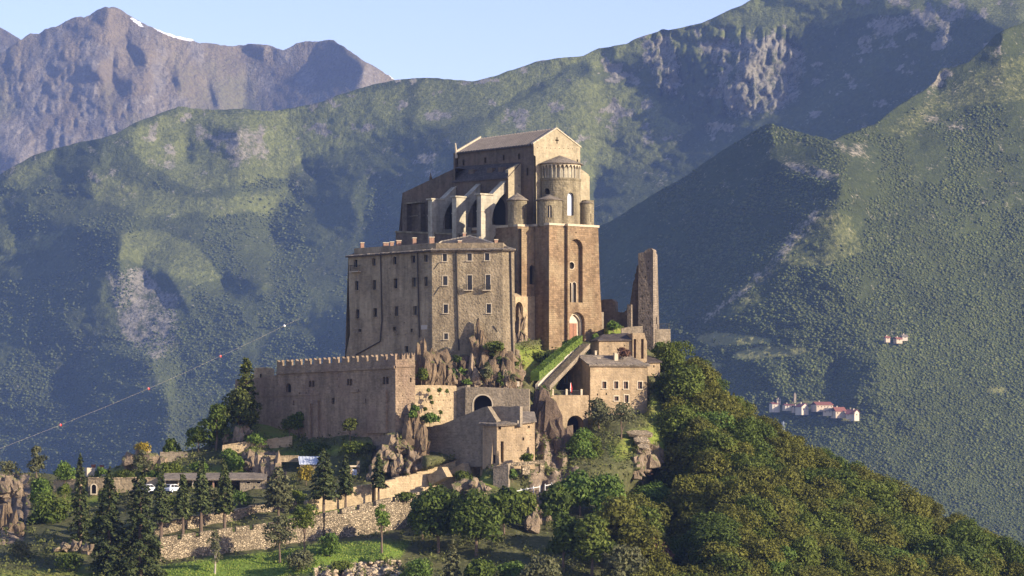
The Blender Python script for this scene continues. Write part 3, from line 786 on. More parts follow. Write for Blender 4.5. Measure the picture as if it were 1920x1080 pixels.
ad = N(nt, 'ShaderNodeMath', operation='ADD'); nt.links.new(sep.outputs[0], ad.inputs[0]); nt.links.new(n2, ad.inputs[1])
c = mixc(nt, ramp(nt, ad.outputs[0], [(.95, 0.0), (1.05, 1.0)]), c, rk)
c = mixc(nt, .6, c, ramp(nt, n2, [(.3, .6), (.7, 1.3)]), 'MULTIPLY')
nt.links.new(c, b.inputs['Base Color'])
bp = N(nt, 'ShaderNodeBump', Strength=.8, Distance=.35); nt.links.new(n3, bp.inputs['Height']); nt.links.new(bp.outputs[0], b.inputs['Normal'])
_hill = tag(np_mesh('hill', _V.reshape(-1, 3), _f, hm_, smooth=True), kind='structure')
_APX = np.concatenate([np.repeat(_PX[:1], 4, 0), _PX, np.repeat(_PX[-1:], 3, 0)], 0)
_APY = np.concatenate([np.repeat(_PY[:1], 4, 0), _PY, np.repeat(_PY[-1:], 3, 0)], 0)
def cover3(X, Y):
    r = g = l = 0.0
    for p in ROCK: r = np.maximum(r, soft(X, Y, p, 4, 205))
    for p in GRASS: g = np.maximum(g, soft(X, Y, p, 4, 211))
    for p in LAWN: l = np.maximum(l, soft(X, Y, p, 3, 213))
    return r, g, l
_r, _g, _l = cover3(_APX, _APY)
_a = _hill.data.color_attributes.new('cover', 'FLOAT_COLOR', 'POINT')
_a.data.foreach_set('color', np.stack([_r * .75, np.clip(_g + .12, 0, 1), _l, np.ones_like(_r)], -1).astype(np.float32).ravel())

# ------------------------------------------------------------------ building materials
M = {}
M['base'] = stone('warm block masonry', (.252, .174, .103), .42, .72, .34, .7, .5, 1.04, .45, (.30, .23, .14))
M['upper'] = stone('grey ochre masonry', (.25, .212, .138), .28, .7, .35, .6, .5, 1.05, .7)
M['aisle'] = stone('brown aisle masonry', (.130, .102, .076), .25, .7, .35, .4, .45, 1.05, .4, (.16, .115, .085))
M['pale'] = stone('pale dressed stone', (.385, .35, .27), .12, 1.2, .6, .3, .35, .85, .5)
M['gable'] = stone('light ochre ashlar', (.34, .29, .195), .12, .6, .3, .3, .2, 1.0, .3)
M['abbey'] = stone('ochre rubble render', (.315, .253, .166), .28, .5, .22, .7, .62, 1.1, .55, (.39, .32, .21))
M['keep'] = stone('rough brown masonry', (.31, .232, .155), .34, .5, .26, .8, .6, 1.1, .5, (.26, .185, .13))
M['tower'] = stone('grey brown tower masonry', (.245, .20, .15), .34, .6, .3, .9, .5, 1.1, .5)
M['cream'] = stone('cream rubble wall', (.42, .325, .20), .22, .5, .25, .6, .4, 1.1, .25)
M['house'] = stone('pinkish plaster wall', (.37, .28, .175), .14, .5, .25, .5, .5, 1.03, .45)
M['grey'] = stone('grey rubble wall', (.26, .215, .155), .28, .5, .25, .6, .45, 1.1, .3)
M['rubble'] = rubble('light rubble wall', (.36, .29, .195), 3.0)
M['trim'] = plain('pale stone trim', (.44, .375, .275), .15, 2.0)
M['slate'] = slate('stone slab roof', (.225, .19, .15))
M['slate2'] = slate('dark stone slab roof', (.095, .078, .068))
M['slate3'] = slate('brown stone slab roof', (.112, .092, .075))
M['rib'] = plain('roof rib stone', (.25, .215, .185), .2, 1.0)
M['dark'] = plain('dark interior', (.018, .015, .013), .1)
M['glass'] = plain('dark window glass', (.022, .022, .026), .1, 1, .25, 0, .5)
M['glass2'] = plain('dim curtained glass', (.075, .068, .06), .3, 1.5, .3, 0, .5)
M['skyglass'] = plain('glass with painted sky', (.36, .42, .52), .1, 2, .3, 0, .5)  # pale blue stands in for sky mirrored in the panes
M['wood'] = plain('red brown door wood', (.27, .135, .085), .2, 3)
M['shutter'] = plain('brown window wood', (.15, .085, .055), .2, 3)
M['brick'] = plain('red brick', (.27, .165, .115), .25, 3)
M['iron'] = plain('dark iron', (.03, .03, .03), .1, 3, .6)
M['gutter'] = plain('dark drainpipe', (.045, .038, .032), .1, 3, .5)
M['white'] = plain('white paint', (.74, .73, .70), .05, 2, .5)
M['red'] = plain('red cloth', (.48, .035, .03), .1, 2)
M['terra'] = plain('red roof tiles', (.215, .085, .058), .3, 1.5)
M['terra2'] = plain('dark red roof tiles', (.17, .065, .055), .3, 1.5)
M['lime'] = plain('whitewashed wall', (.47, .41, .33), .08, .6)
M['pinkw'] = plain('cream village wall', (.46, .37, .27), .1, .6)
M['tin'] = plain('pale blue metal sheet', (.48, .53, .62), .08, 1.2, .5)
M['carw'] = plain('silver white car paint', (.62, .64, .68), .02, 1, .25, 0, .6)
M['tyre'] = plain('black tyre rubber', (.015, .015, .016), .1, 3)
M['bark'] = plain('tree bark', (.13, .095, .07), .3, 4)
M['paleb'] = plain('pale birch bark', (.34, .30, .25), .25, 5)
M['plaque'] = plain('pale plaque', (.42, .38, .32), .08, 2)

# ------------------------------------------------------------------ openings
def rect(F, px, py, w, h):
    u0, u1 = F.uv(px - w / 2, py)[0], F.uv(px + w / 2, py)[0]
    v0, v1 = F.uv(px, py + h / 2)[1], F.uv(px, py - h / 2)[1]
    return [(u0, v0), (u1, v0), (u1, v1), (u0, v1)]
def arch(F, px, py, w, h, n=9, pointed=1.0):
    r = rect(F, px, py, w, h)
    u0, v0 = r[0]; u1, v1 = r[2]
    R = (u1 - u0) / 2; k = min(R * pointed, (v1 - v0) * .7)
    cu = (u0 + u1) / 2
    return [(u0, v0), (u1, v0)] + [(cu + R * cos(pi * i / n), v1 - k + k * sin(pi * i / n)) for i in range(n + 1)]
def circ(F, px, py, r, n=14):
    u, v = F.uv(px, py); R = abs(F.uv(px + r, py)[0] - u)
    return [(u + R * cos(2 * pi * i / n), v + R * sin(2 * pi * i / n)) for i in range(n)]
def grow(h, k):
    cu = sum(p[0] for p in h) / len(h); cv = sum(p[1] for p in h) / len(h)
    out = []
    for u, v in h:
        L = sqrt((u - cu) ** 2 + (v - cv) ** 2) or 1
        out.append((u + (k if u > cu else -k) * min(1, abs(u - cu) / L * 1.4 + .25), v + (k if v > cv else -k) * min(1, abs(v - cv) / L * 1.4 + .25)))
    return out
def fill_window(t, F, hole, depth, frame=.16, fmat='trim', pmat='glass', muntin=False, name='window', bars=1):
    """surround (part) and pane (sub-part) for one opening"""
    mb = MB()
    if frame:
        o = grow(hole, frame)
        n = len(hole)
        for i in range(n):
            j = (i + 1) % n
            mb.poly([F.w(*hole[i], .05), F.w(*hole[j], .05), F.w(*o[j], .05), F.w(*o[i], .05)])
            mb.poly([F.w(*o[i], .05), F.w(*o[j], .05), F.w(*o[j], -.02), F.w(*o[i], -.02)])
            mb.poly([F.w(*hole[i], -.3 * depth), F.w(*hole[j], -.3 * depth), F.w(*hole[j], .05), F.w(*hole[i], .05)])
            hole2 = hole
        fo = mb.build(name, M[fmat], t)
        # reveal liner slightly inside the wall's own reveal
        pn = MB(); pn.poly([F.w(u, v, -depth + .03) for u, v in grow(hole, -.004)])
        pn.build('pane', M['glass2' if pmat == 'glass' and random.random() < .3 else pmat], fo)
        if len(hole) == 4 and frame >= .14:
            sm = MB(); sm.box(F, hole[0][0] - .2, hole[1][0] + .2, hole[0][1] - .17, hole[0][1] - .03, .055, .2); sm.build('sill', M[fmat], fo)
        par = fo
    else:
        pn = MB(); pn.poly([F.w(u, v, -depth + .03) for u, v in grow(hole, -.004)])
        par = pn.build(name, M[pmat], t)
    if muntin:
        us = [p[0] for p in hole]; vs = [p[1] for p in hole]
        a = MB(); cu = (min(us) + max(us)) / 2
        a.box(F, cu - .05, cu + .05, min(vs), max(vs), -depth + .05, -depth + .13)
        for k in range(bars):
            cv = min(vs) + (max(vs) - min(vs)) * (k + 1) / (bars + 1)
            a.box(F, min(us), cu - .05, cv - .04, cv + .04, -depth + .05, -depth + .11)
            a.box(F, cu + .05, max(us), cv - .04, cv + .04, -depth + .05, -depth + .11)
        a.build('muntin', M['white' if fmat == 'white' else 'shutter'], par)
    return par
def putlogs(F, px0, px1, py0, py1, nx, ny, avoid, seed, size=2.0, drop=.35):
    r = random.Random(seed); out = []
    for j in range(ny):
        for i in range(nx):
            if r.random() < drop: continue
            x = px0 + (px1 - px0) * (i + .5 + .5 * (r.random() - .5)) / nx; y = py0 + (py1 - py0) * (j + .5 + .3 * (r.random() - .5)) / ny
            if any(abs(x - a[0]) < a[2] / 2 + 4 and abs(y - a[1]) < a[3] / 2 + 4 for a in avoid): continue
            out.append(rect(F, x, y, size, size))
    return out
def close_holes(t, F, holes, depth, name='putlog_hole'):
    mb = MB()
    for h in holes: mb.poly([F.w(u, v, -depth + .01) for u, v in h])
    if holes: tag(mb.build(name, M['dark'], t), kind='stuff' if len(holes) > 1 else None)

def eave_slabs(t, a, b, n, inward, mat, seed, name='eave_slab'):
    r = random.Random(seed); iw = Vector(inward)
    for i in range(n):
        p, q = a.lerp(b, (i + .02) / n), a.lerp(b, (i + .97) / n)
        o = -iw.normalized() * (.05 + .22 * r.random()); z = Vector((0, 0, .012 + .05 * r.random())); h = Vector((0, 0, .07 + .07 * r.random()))
        m_ = MB(); m_.hexa([p + o + z, q + o * (.7 + .5 * r.random()) + z, q + iw + z, p + iw + z], [p + o + z + h, q + o + z + h, q + iw + z + h, p + iw + z + h]); m_.build(name, M[mat], t)
def cyl(mb, c, r0, r1, z0, z1, n=28, a0=0, a1=360, cap=False):
    full = abs(a1 - a0) >= 359.9
    m = n if full else n + 1
    A = [radians(a0 + (a1 - a0) * i / n) for i in range(m)]
    lo = [Vector((c.x + r0 * sin(a), c.y - r0 * cos(a), z0)) for a in A]
    hi = [Vector((c.x + r1 * sin(a), c.y - r1 * cos(a), z1)) for a in A]
    for i in range(n):
        j = (i + 1) % m
        if r1 < .02: mb.poly([lo[i], lo[j], Vector((c.x, c.y, z1))])
        else: mb.poly([lo[i], lo[j], hi[j], hi[i]])
    if cap and r1 > .02: mb.poly(hi)
    return mb
def drum(mb, c, r, z0, z1, wins, n=36, depth=.5):
    """round tower wall; wins: (angle deg, half facets, zlo, zhi) openings"""
    st = 360.0 / n
    def pt(i, z, rr=r): a = radians(i * st); return Vector((c.x + rr * sin(a), c.y - rr * cos(a), z))
    zs = sorted({z0, z1} | {w[2] for w in wins} | {w[3] for w in wins})
    for i in range(n):
        for za, zb in zip(zs[:-1], zs[1:]):
            zm = (za + zb) / 2
            hole = False
            for ang, hw, lo, hi in wins:
                ic = int(round(ang / st)) % n
                k = (i - (ic - hw)) % n
                if k < 2 * hw and lo < zm < hi: hole = True
            if not hole: mb.poly([pt(i, za), pt(i + 1, za), pt(i + 1, zb), pt(i, zb)])
    for ang, hw, lo, hi in wins:
        ic = int(round(ang / st)) % n
        a, b_ = ic - hw, ic + hw
        rr = r - depth
        mb.poly([pt(a, lo), pt(a, hi), pt(a, hi, rr), pt(a, lo, rr)]); mb.poly([pt(b_, lo), pt(b_, hi), pt(b_, hi, rr), pt(b_, lo, rr)])
        mb.poly([pt(a, lo), pt(b_, lo), pt(b_, lo, rr), pt(a, lo, rr)]); mb.poly([pt(a, hi), pt(b_, hi), pt(b_, hi, rr), pt(a, hi, rr)])
        # arched head: fill the two upper corners
        R = (pt(a, 0) - pt(b_, 0)).length / 2; zc = hi - R
        A_, B_ = pt(a, 0), pt(b_, 0)
        for s0, s1 in ((0, .5), (1, .5)):
            prev = None
            corner = A_.lerp(B_, s0); corner.z = hi
            for k in range(7):
                t_ = s0 + (s1 - s0) * k / 6
                q = A_.lerp(B_, t_); q.z = zc + sqrt(max(0, R * R - ((t_ - .5) * 2 * R) ** 2))
                if prev is not None: mb.poly([corner, prev, q])
                prev = q
    return mb
def drum_panes(t, c, r, wins, pmat, n=36, depth=.5, frame=True, mullion=False):
    st = 360.0 / n
    for ang, hw, lo, hi in wins:
        ic = int(round(ang / st)); a, b_ = radians((ic - hw) * st), radians((ic + hw) * st)
        f = lambda an, z, rr: Vector((c.x + rr * sin(an), c.y - rr * cos(an), z))
        mb = MB(); mb.poly([f(a, lo, r - depth + .03), f(b_, lo, r - depth + .03), f(b_, hi, r - depth + .03), f(a, hi, r - depth + .03)])
        p = mb.build('window', M[pmat], t)
        if mullion:
            m_ = (a + b_) / 2; q = MB(); q.tube(f(m_, lo, r - .2), f(m_, hi, r - .2), .08, .08, 6); q.build('mullion', M['trim'], p)

def strip_wall(name, label, cat, pts, thick, mat, group=None, parent=None, holes=None):
    """wall along a path: pts = (px, depth, top row, bottom row)"""
    mb = MB(); n = len(pts)
    tp = [P(p[0], p[2], p[1]) for p in pts]; bt = [P(p[0], p[3], p[1]) for p in pts]
    offs = []
    for i in range(n):
        d = tp[min(i + 1, n - 1)] - tp[max(i - 1, 0)]; d.z = 0
        nn = Vector((-d.y, d.x, 0)).normalized()
        if nn.y < 0: nn = -nn
        offs.append(nn * thick)
    for i in range(n):
        bt[i] = Vector((tp[i].x, tp[i].y, bt[i].z))
    for i in range(n - 1):
        j = i + 1
        a, b_, c_, d_ = bt[i], bt[j], tp[j], tp[i]
        mb.poly([a, b_, c_, d_]); mb.poly([d_, c_, c_ + offs[j], d_ + offs[i]])
        mb.poly([b_ + offs[j], a + offs[i], d_ + offs[i], c_ + offs[j]])
        mb.poly([b_, a, a + offs[i], b_ + offs[j]])
    mb.poly([bt[0], tp[0], tp[0] + offs[0], bt[0] + offs[0]]); mb.poly([tp[-1], bt[-1], bt[-1] + offs[-1], tp[-1] + offs[-1]])
    if parent is not None: return mb.build(name, M[mat], parent)
    base = (bt[0] + bt[-1]) / 2
    t = thing(name, label, cat, base, group)
    mb.build('masonry', M[mat], t)
    return t
def coping(t, pts, thick, mat, seed, step=9, hmin=.12, hmax=.3, name='coping_stone'):
    """row of single stones on a wall's top"""
    r = random.Random(seed)
    for (x0, Y0, t0, b0), (x1, Y1, t1, b1) in zip(pts[:-1], pts[1:]):
        k = max(1, int((x1 - x0) / step))
        for i in range(k):
            a, c_ = (i + .03) / k, (i + .97) / k
            A = P(x0 + (x1 - x0) * a, t0 + (t1 - t0) * a, Y0 + (Y1 - Y0) * a); B = P(x0 + (x1 - x0) * c_, t0 + (t1 - t0) * c_, Y0 + (Y1 - Y0) * c_)
            d = B - A; d.z = 0; nn = Vector((-d.y, d.x, 0)).normalized()
            if nn.y < 0: nn = -nn
            h = hmin + (hmax - hmin) * r.random(); o0 = -nn * (.05 + .05 * r.random()); o1 = nn * (thick + .03)
            mb = MB(); z = Vector((0, 0, .004))
            mb.hexa([A + o0 + z, B + o0 + z, B + o1 + z, A + o1 + z], [A + o0 + Vector((0, 0, h)), B + o0 + Vector((0, 0, h * (.8 + .4 * r.random()))), B + o1 + Vector((0, 0, h)), A + o1 + Vector((0, 0, h))])
            mb.build(name, M[mat], t)
# ------------------------------------------------------------------ the abbey church
TH = 39.0
B = Face(1029.5, 600.0, TH)
n_g, u_g = B.n, B.u
zt = 43.36
Cf = B.off(.7)
church = thing('abbey_church', 'tall buttressed abbey church with round apse above the monastery block', 'church', P(1080, 640, 600))
cpt = Cf.pt(1093, 430)
DC = Vector((cpt.x, cpt.y, 0)) - n_g * 6.7
G = Face(0, 0, TH, DC - n_g * 1.1)
zlow = G.uv(1050, 690)[1]

# gable wall with the cross opening
gout = [G.uv(*q) for q in ((1006, 424), (1106, 424), (1106, 374), (1103.5, 327), (1091, 318), (1088, 316), (1087.8, 276.7), (1043.3, 242.2), (1000.4, 270), (1001, 291), (1004.4, 293))]
cu, cv = G.uv(1044.4, 263)
a_, w_ = .42, .13
cross = [(cu - w_, cv - .62), (cu + w_, cv - .62), (cu + w_, cv - w_), (cu + a_, cv - w_), (cu + a_, cv + w_), (cu + w_, cv + w_), (cu + w_, cv + .55), (cu - w_, cv + .55), (cu - w_, cv + w_), (cu - a_, cv + w_), (cu - a_, cv - w_), (cu - w_, cv - w_)]
slot = rect(G, 1082.5, 303, 2.6, 8)
pl = [rect(G, 1008 + 8.2 * i, 277 + .25 * i, 1.3, 1.3) for i in range(10)] + [rect(G, 1020 + 11 * i, 262.5, 1.3, 1.3) for i in range(2)]
mb = MB(); mb.panel(G, gout, [cross, slot] + pl, .6)
uL, uR = G.uv(1000.4, 270)[0], G.uv(1087.8, 277)[0]
S0p = G.w(uL, 0); S0 = Face(0, 0, TH - 90, S0p)
Ln = abs(S0.uv(858.9, 286)[0])
bk = -n_g
mb.box(G, uL + .5, uR - .1, zlow, G.uv(1000, 278)[1], -Ln + .3, -.65)
mb.box(G, uR - .1, G.uv(1105.8, 330)[0], zt, G.uv(1103, 330)[1], -6, -.02)
mb.build('gable_wall', M['gable'], church)
fill_window(church, G, cross, .6, 0, name='cross_opening', pmat='dark')
fill_window(church, G, slot, .6, 0, pmat='dark', name='slit_window')
close_holes(church, G, pl, .6)
# raking stones of the gable
for (x0, y0), (x1, y1) in (((999, 270.6), (1043.3, 241.6)), ((1043.3, 241.6), (1089.5, 277.5))):
    u0, v0 = G.uv(x0, y0); u1, v1 = G.uv(x1, y1)
    k = 7
    for i in range(k):
        t0, t1 = i / k + .004, (i + 1) / k - .004
        q = [(u0 + (u1 - u0) * t0, v0 + (v1 - v0) * t0), (u0 + (u1 - u0) * t1, v0 + (v1 - v0) * t1)]
        m_ = MB(); m_.prism([G.w(q[0][0], q[0][1] + .02, .12), G.w(q[1][0], q[1][1] + .02, .12), G.w(q[1][0], q[1][1] + .28, .12), G.w(q[0][0], q[0][1] + .28, .12)], bk * .7)
        m_.build('raking_stone', M['trim'], church)

# nave: clerestory wall
e0 = G.uv(1000.4, 270)[1]; e1 = S0.uv(858.9, 286)[1]
cl = [(-Ln, S0.uv(858, 330)[1]), (-3.7, zt), (0, zt), (0, e0), (-Ln, e1)]
cw = [rect(S0, px, py, 3.2, 10.5) for px, py in ((869.5, 304.5), (910, 300.5), (944.5, 295.5), (973.5, 293))] + [rect(S0, 989, 322, 3, 14)]
mb = MB(); mb.panel(S0, cl, cw, .5)
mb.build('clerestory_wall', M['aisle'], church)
for h in cw: fill_window(church, S0, h, .5, .1, 'aisle', 'dark')
# nave roof and its ribs
R0 = G.pt(1043.3, 242.2) + Vector((0, 0, .12))
R1 = R0 + bk * Ln; R1.z = (HOR - 260) * K * R1.y
E0 = G.w(uL - .35, e0 - .1); E1 = S0.w(-Ln, e1 - .1) + (S0.n * .35)
Q0 = G.w(uR + .3, G.uv(1087.8, 276.7)[1] - .05); Q1 = Q0 + bk * Ln; Q1.z = E1.z
mb = MB(); dn = Vector((0, 0, -.22))
off = bk * .75
mb.prism([E0 + off, R0 + off, R1, E1], dn); mb.prism([R0 + off, Q0 + off, Q1, R1], dn)
roof = mb.build('nave_roof', M['slate2'], church)
nr = 26
for i in range(nr):
    t = (i + .5) / nr
    a = (E0 + off).lerp(E1, t) + Vector((0, 0, .02)); b_ = (R0 + off).lerp(R1, t) + Vector((0, 0, .02)); s = bk * .16
    m_ = MB(); m_.hexa([a - s, b_ - s, b_ + s, a + s], [p + Vector((0, 0, .14)) for p in (a - s, b_ - s, b_ + s, a + s)])
    m_.build('roof_rib', M['rib'], roof)
m_ = MB(); s = bk * .5
m_.hexa([E1 - s * .2, R1 - s * .2, R1 + s, E1 + s], [p + Vector((0, 0, .5)) for p in (E1 - s * .2, R1 - s * .2, R1 + s, E1 + s)])
m_.build('far_gable_coping', M['trim'], church)
m_ = MB(); m_.hexa([E1 + s, R1 + s, Q1 + s, Q1 + s + Vector((0, 0, -20)), E1 + s + Vector((0, 0, -20))], [p + bk * .5 for p in (E1 + s, R1 + s, Q1 + s, Q1 + s + Vector((0, 0, -20)), E1 + s + Vector((0, 0, -20)))])
m_.build('far_gable_wall', M['aisle'], church)
m_ = MB(); m_.tube(E1 + Vector((0, 0, -1)), E1 + Vector((-.25, 0, 1.9)), .28, .12, 6); m_.build('pinnacle', M['trim'], church)

# aisle: end wall, long wall, lean-to roof, west block
EW = Face(0, 0, TH, S0.pt(976.7, 340))
eo = [EW.uv(*q) for q in ((953, 426), (976.7, 426), (976.7, 305.5), (953, 318))]
eh = [rect(EW, 972.7, 348.5, 2, 4), rect(EW, 958, 330, 1.3, 1.3), rect(EW, 969, 322, 1.3, 1.3), rect(EW, 962, 346, 1.3, 1.3)]
mb = MB(); mb.panel(EW, eo, eh, .4)
mb.prism([EW.w(*eo[2], -.02), EW.w(*eo[3], -.02), EW.w(eo[3][0], eo[3][1] - .6, -.02), EW.w(eo[2][0], eo[2][1] - .6, -.02)], bk * .8)
mb.build('aisle_end_wall', M['gable'], church); close_holes(church, EW, eh, .4)
S1 = Face(0, 0, TH - 90, EW.pt(953, 340))
ao = [S1.uv(*q) for q in ((853, 475), (953, 475), (953, 335), (853, 340.5))]
ah = [arch(S1, 842 + 26, 409, 13, 50), arch(S1, 897, 402, 22, 56), arch(S1, 934, 398, 28, 56)]  # arches enlarged, their dark backs standing in for shade behind the flying buttresses
mb = MB(); mb.panel(S1, ao, ah, .8)
WB = S1.off(.12)
wo = [WB.uv(*q) for q in ((744, 475), (853.5, 475), (853.5, 315.5), (803, 339), (754.5, 362), (753.5, 375), (754.5, 436))]
wh = [arch(WB, 841, 409, 12, 47), rect(WB, 769, 405, 2, 3), rect(WB, 785, 395, 2, 3)]
mb.panel(WB, wo, wh, .8)
mb.poly([WB.w(*q, 0) for q in (wo[3], wo[2])] + [WB.w(*q, -9) for q in (wo[2], wo[3])])
mb.poly([WB.w(*q, 0) for q in (wo[4], wo[3])] + [WB.w(*q, -9) for q in (wo[3], wo[4])])
mb.poly([WB.w(*q, 0) for q in (wo[0], wo[4])] + [WB.w(*q, -9) for q in (wo[4], wo[0])])
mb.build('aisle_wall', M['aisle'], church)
for F_, hs in ((S1, ah), (WB, wh)):
    for h in hs: fill_window(church, F_, h, .8, 0, pmat='dark')
for px in (766, 792, 816, 838, 868):
    m_ = MB(); m_.pbox(WB if px < 850 else S1, px, px + 5, 382 + (px - 766) * .02, 440, 0, 1.1); m_.build('wall_buttress', M['aisle'], church)
m_ = MB(); m_.pbox(WB, 766, 797, 379.5, 382, 0, 1.25); m_.pbox(WB, 766, 797, 404, 405.5, 0, .4); m_.build('string_course', M['upper'], church)
rp = [S1.pt(953.4, 332.8), S1.pt(849, 341), S0.pt(853, 312.5), S0.pt(976.9, 304)]
rp[0] += S1.n * .3; rp[1] += S1.n * .3
mb = MB(); mb.prism([rp[0], rp[1], rp[2]], dn); mb.prism([rp[0], rp[2], rp[3]], dn); mb.build('aisle_roof', M['slate2'], church)
for k, (xa, xb) in enumerate(((874, 890), (908, 925), (930, 946))):
    m_ = MB(); q = rp[0].lerp(rp[1], (953 - xb) / 104.0).lerp(rp[3].lerp(rp[2], (976 - xb) / 124.0), .45)
    m_.box(Face(0, 0, TH - 90, (q.x, q.y, 0)), -1.6, 0, q.z - .6, q.z + .8, -1.2, .15); m_.build('roof_step', M['aisle'], church)
m_ = MB(); p0 = WB.w(*WB.uv(803, 340), -.6); m_.tube(p0 - Vector((0, 0, .4)), p0 + Vector((0, 0, .6)), .35, .28, 6); m_.tube(p0 + Vector((0, 0, .6)), p0 + Vector((0, 0, 1.75)), .3, .03, 6)
m_.build('pinnacle', M['aisle'], church)

# flying buttresses
FB = Face(0, 0, TH, EW.w(eo[0][0], 0, -.9))
fo_ = [FB.uv(*q) for q in ((902, 365.2), (902, 474), (922, 474), (922.8, 458), (926, 446), (931, 437.5), (938, 432.5), (946, 433), (954, 427), (954, 421.6), (923, 421.6), (922.7, 411), (924.5, 398), (930, 383), (937, 371.5), (944.4, 364), (953.5, 360.5), (953.5, 336), (924.5, 364.5))]
for k in range(3):
    mb = MB(); sh_ = bk * (7.5 * k)
    Fk = FB.shift(sh_)
    mb.panel(Fk, list(reversed(fo_)))
    for i in range(len(fo_)):
        j = (i + 1) % len(fo_)
        mb.poly([Fk.w(*fo_[i]), Fk.w(*fo_[j]), Fk.w(*fo_[j], -1.3), Fk.w(*fo_[i], -1.3)])
    mb.panel(Fk, list(reversed(fo_)), d=-1.3)
    f_ = mb.build('flying_buttress', M['pale'], church)
    m_ = MB(); u0 = fo_[0][0]; v0 = fo_[0][1]
    m_.box(Fk, u0 - .35, fo_[-1][0] + .1, v0 + .02, v0 + .3, -1.5, .2); m_.build('capstone', M['pale'], f_)
    m_ = MB(); m_.prism([Fk.w(fo_[-1][0], fo_[-1][1] + .02, .12), Fk.w(fo_[-2][0], fo_[-2][1] + .02, .12), Fk.w(fo_[-2][0], fo_[-2][1] + .26, .12), Fk.w(fo_[-1][0], fo_[-1][1] + .26, .12)], bk * 1.5)
    m_.build('sloping_capstone', M['pale'], f_)
    m_ = MB(); u0, v0 = FB.uv(902, 395); u1 = FB.uv(923.8, 395)[0]; m_.box(Fk, u0 - .08, u1 - .02, v0 - .12, v0 + .12, -1.38, .06); m_.build('string_course', M['pale'], f_)
S2 = S1.off(5.2)
mb = MB(); mb.hexa([S2.pt(742, 433.5), S2.pt(742, 482), S2.pt(903, 482), S2.pt(903, 439.5)], [p - S2.n * 5.0 for p in (S2.pt(742, 433.5), S2.pt(742, 482), S2.pt(903, 482), S2.pt(903, 439.5))])
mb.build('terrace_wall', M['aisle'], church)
m_ = MB(); m_.hexa([S2.w(*S2.uv(742, 433), .25), S2.w(*S2.uv(742, 436), .25), S2.w(*S2.uv(903, 442), .25), S2.w(*S2.uv(903, 439), .25)], [S2.w(*S2.uv(742, 433), -.4) + Vector((0, 0, .05)), S2.w(*S2.uv(742, 436), -.4), S2.w(*S2.uv(903, 442), -.4), S2.w(*S2.uv(903, 439), -.4) + Vector((0, 0, .05))])
m_.build('ledge', M['upper'], church)

# base blocks
A = Face(970.6, 602.0, TH)
def ubox(F, px0, px1, v0, v1, d0, d1): return MB().box(F, F.uv(px0, 480)[0], F.uv(px1, 480)[0], v0, v1, d0, d1)
zA = zt - .1
ubox(A, 970.6, 990, zlow, zA, -14, 0).build('pilaster', M['base'], church)
ubox(B, 1029.5, 1063, zlow - 4, zt, -14, 0).build('pilaster', M['base'], church)
RW = B.off(-4.3)
ro = [RW.uv(*q) for q in ((978, 690), (1034, 690), (1034, 425), (978, 425))]
rh = [arch(RW, 997.5, 515, 9, 36), arch(RW, 1011, 515, 9, 36)]
mb = MB(); mb.panel(RW, ro, rh, .7); mb.build('recessed_wall', M['base'], church)
for h in rh: fill_window(church, RW, h, .7, 0, pmat='dark')
# front block with the tall recess and the portal
co = [Cf.uv(*q) for q in ((1064.3, 692), (1134, 692), (1131, 640), (1128, 590), (1124.2, 520), (1121.6, 427), (1064.5, 423.4))]
big = arch(Cf, 1080.5, 507.5, 24, 119, 12); port = arch(Cf, 1082, 622, 28.5, 74, 12)
vent = rect(Cf, 1080, 436, 2, 3)
mb = MB(); mb.panel(Cf, co, [big, port, vent], .85)
uu = [p[0] for p in co]
mb.poly([Cf.w(co[0][0], co[0][1]), Cf.w(co[6][0], co[6][1]), Cf.w(co[6][0], co[6][1], -14), Cf.w(co[0][0], co[0][1], -14)])
for i in (1, 2, 3, 4):
    mb.poly([Cf.w(*co[i]), Cf.w(*co[i + 1]), Cf.w(*co[i + 1], -14), Cf.w(*co[i], -14)])
mb.poly([Cf.w(*co[5]), Cf.w(*co[6]), Cf.w(*co[6], -14), Cf.w(*co[5], -14)])
mb.build('front_block', M['base'], church)
close_holes(church, Cf, [vent], .85)
C2 = Cf.off(-.85)
ci = circ(C2, 1071.5, 498, 5.2); bi1 = arch(C2, 1067.5, 548, 7.4, 38); bi2 = arch(C2, 1076.5, 548, 7.4, 38)
mb = MB(); mb.panel(C2, grow(big, .02), [ci, bi1, bi2], .45); mb.build('recess_wall', M['base'], church)
for h, nm in ((ci, 'round_window'), (bi1, 'window'), (bi2, 'window')): fill_window(church, C2, h, .45, .1, 'trim', 'glass' if nm != 'round_window' else 'dark', name=nm)
m_ = MB(); uc, vb = C2.uv(1072, 566); vt = C2.uv(1072, 533)[1]; m_.tube(C2.w(uc, vb, -.15), C2.w(uc, vt, -.15), .1, .1, 8); m_.build('window_column', M['trim'], church)
C3 = Cf.off(-1.3)
mb = MB(); mb.panel(C3, grow(port, .02)); mb.build('portal_back_wall', M['trim'], church)
mb = MB(); mb.panel(Cf.off(-.85), grow(port, .02), [grow(port, -.45)], .45); mb.build('portal_moulding', M['trim'], church)
lun = arch(C3, 1074, 599, 14.5, 13, 10); m_ = MB(); m_.panel(C3, lun, d=.05); m_.build('lunette', M['lime'], church)
dr = rect(C3, 1074, 623, 13.5, 33); m_ = MB(); m_.panel(C3, dr, d=.10)
for i in range(4):
    j = (i + 1) % 4; m_.poly([C3.w(*dr[i], .10), C3.w(*dr[j], .10), C3.w(*dr[j], 0), C3.w(*dr[i], 0)])
door = m_.build('door', M['wood'], church)
m_ = MB(); cu = (dr[0][0] + dr[1][0]) / 2; m_.box(C3, cu - .03, cu + .03, dr[0][1], dr[2][1], .1, .14); m_.build('door_seam', M['iron'], door)
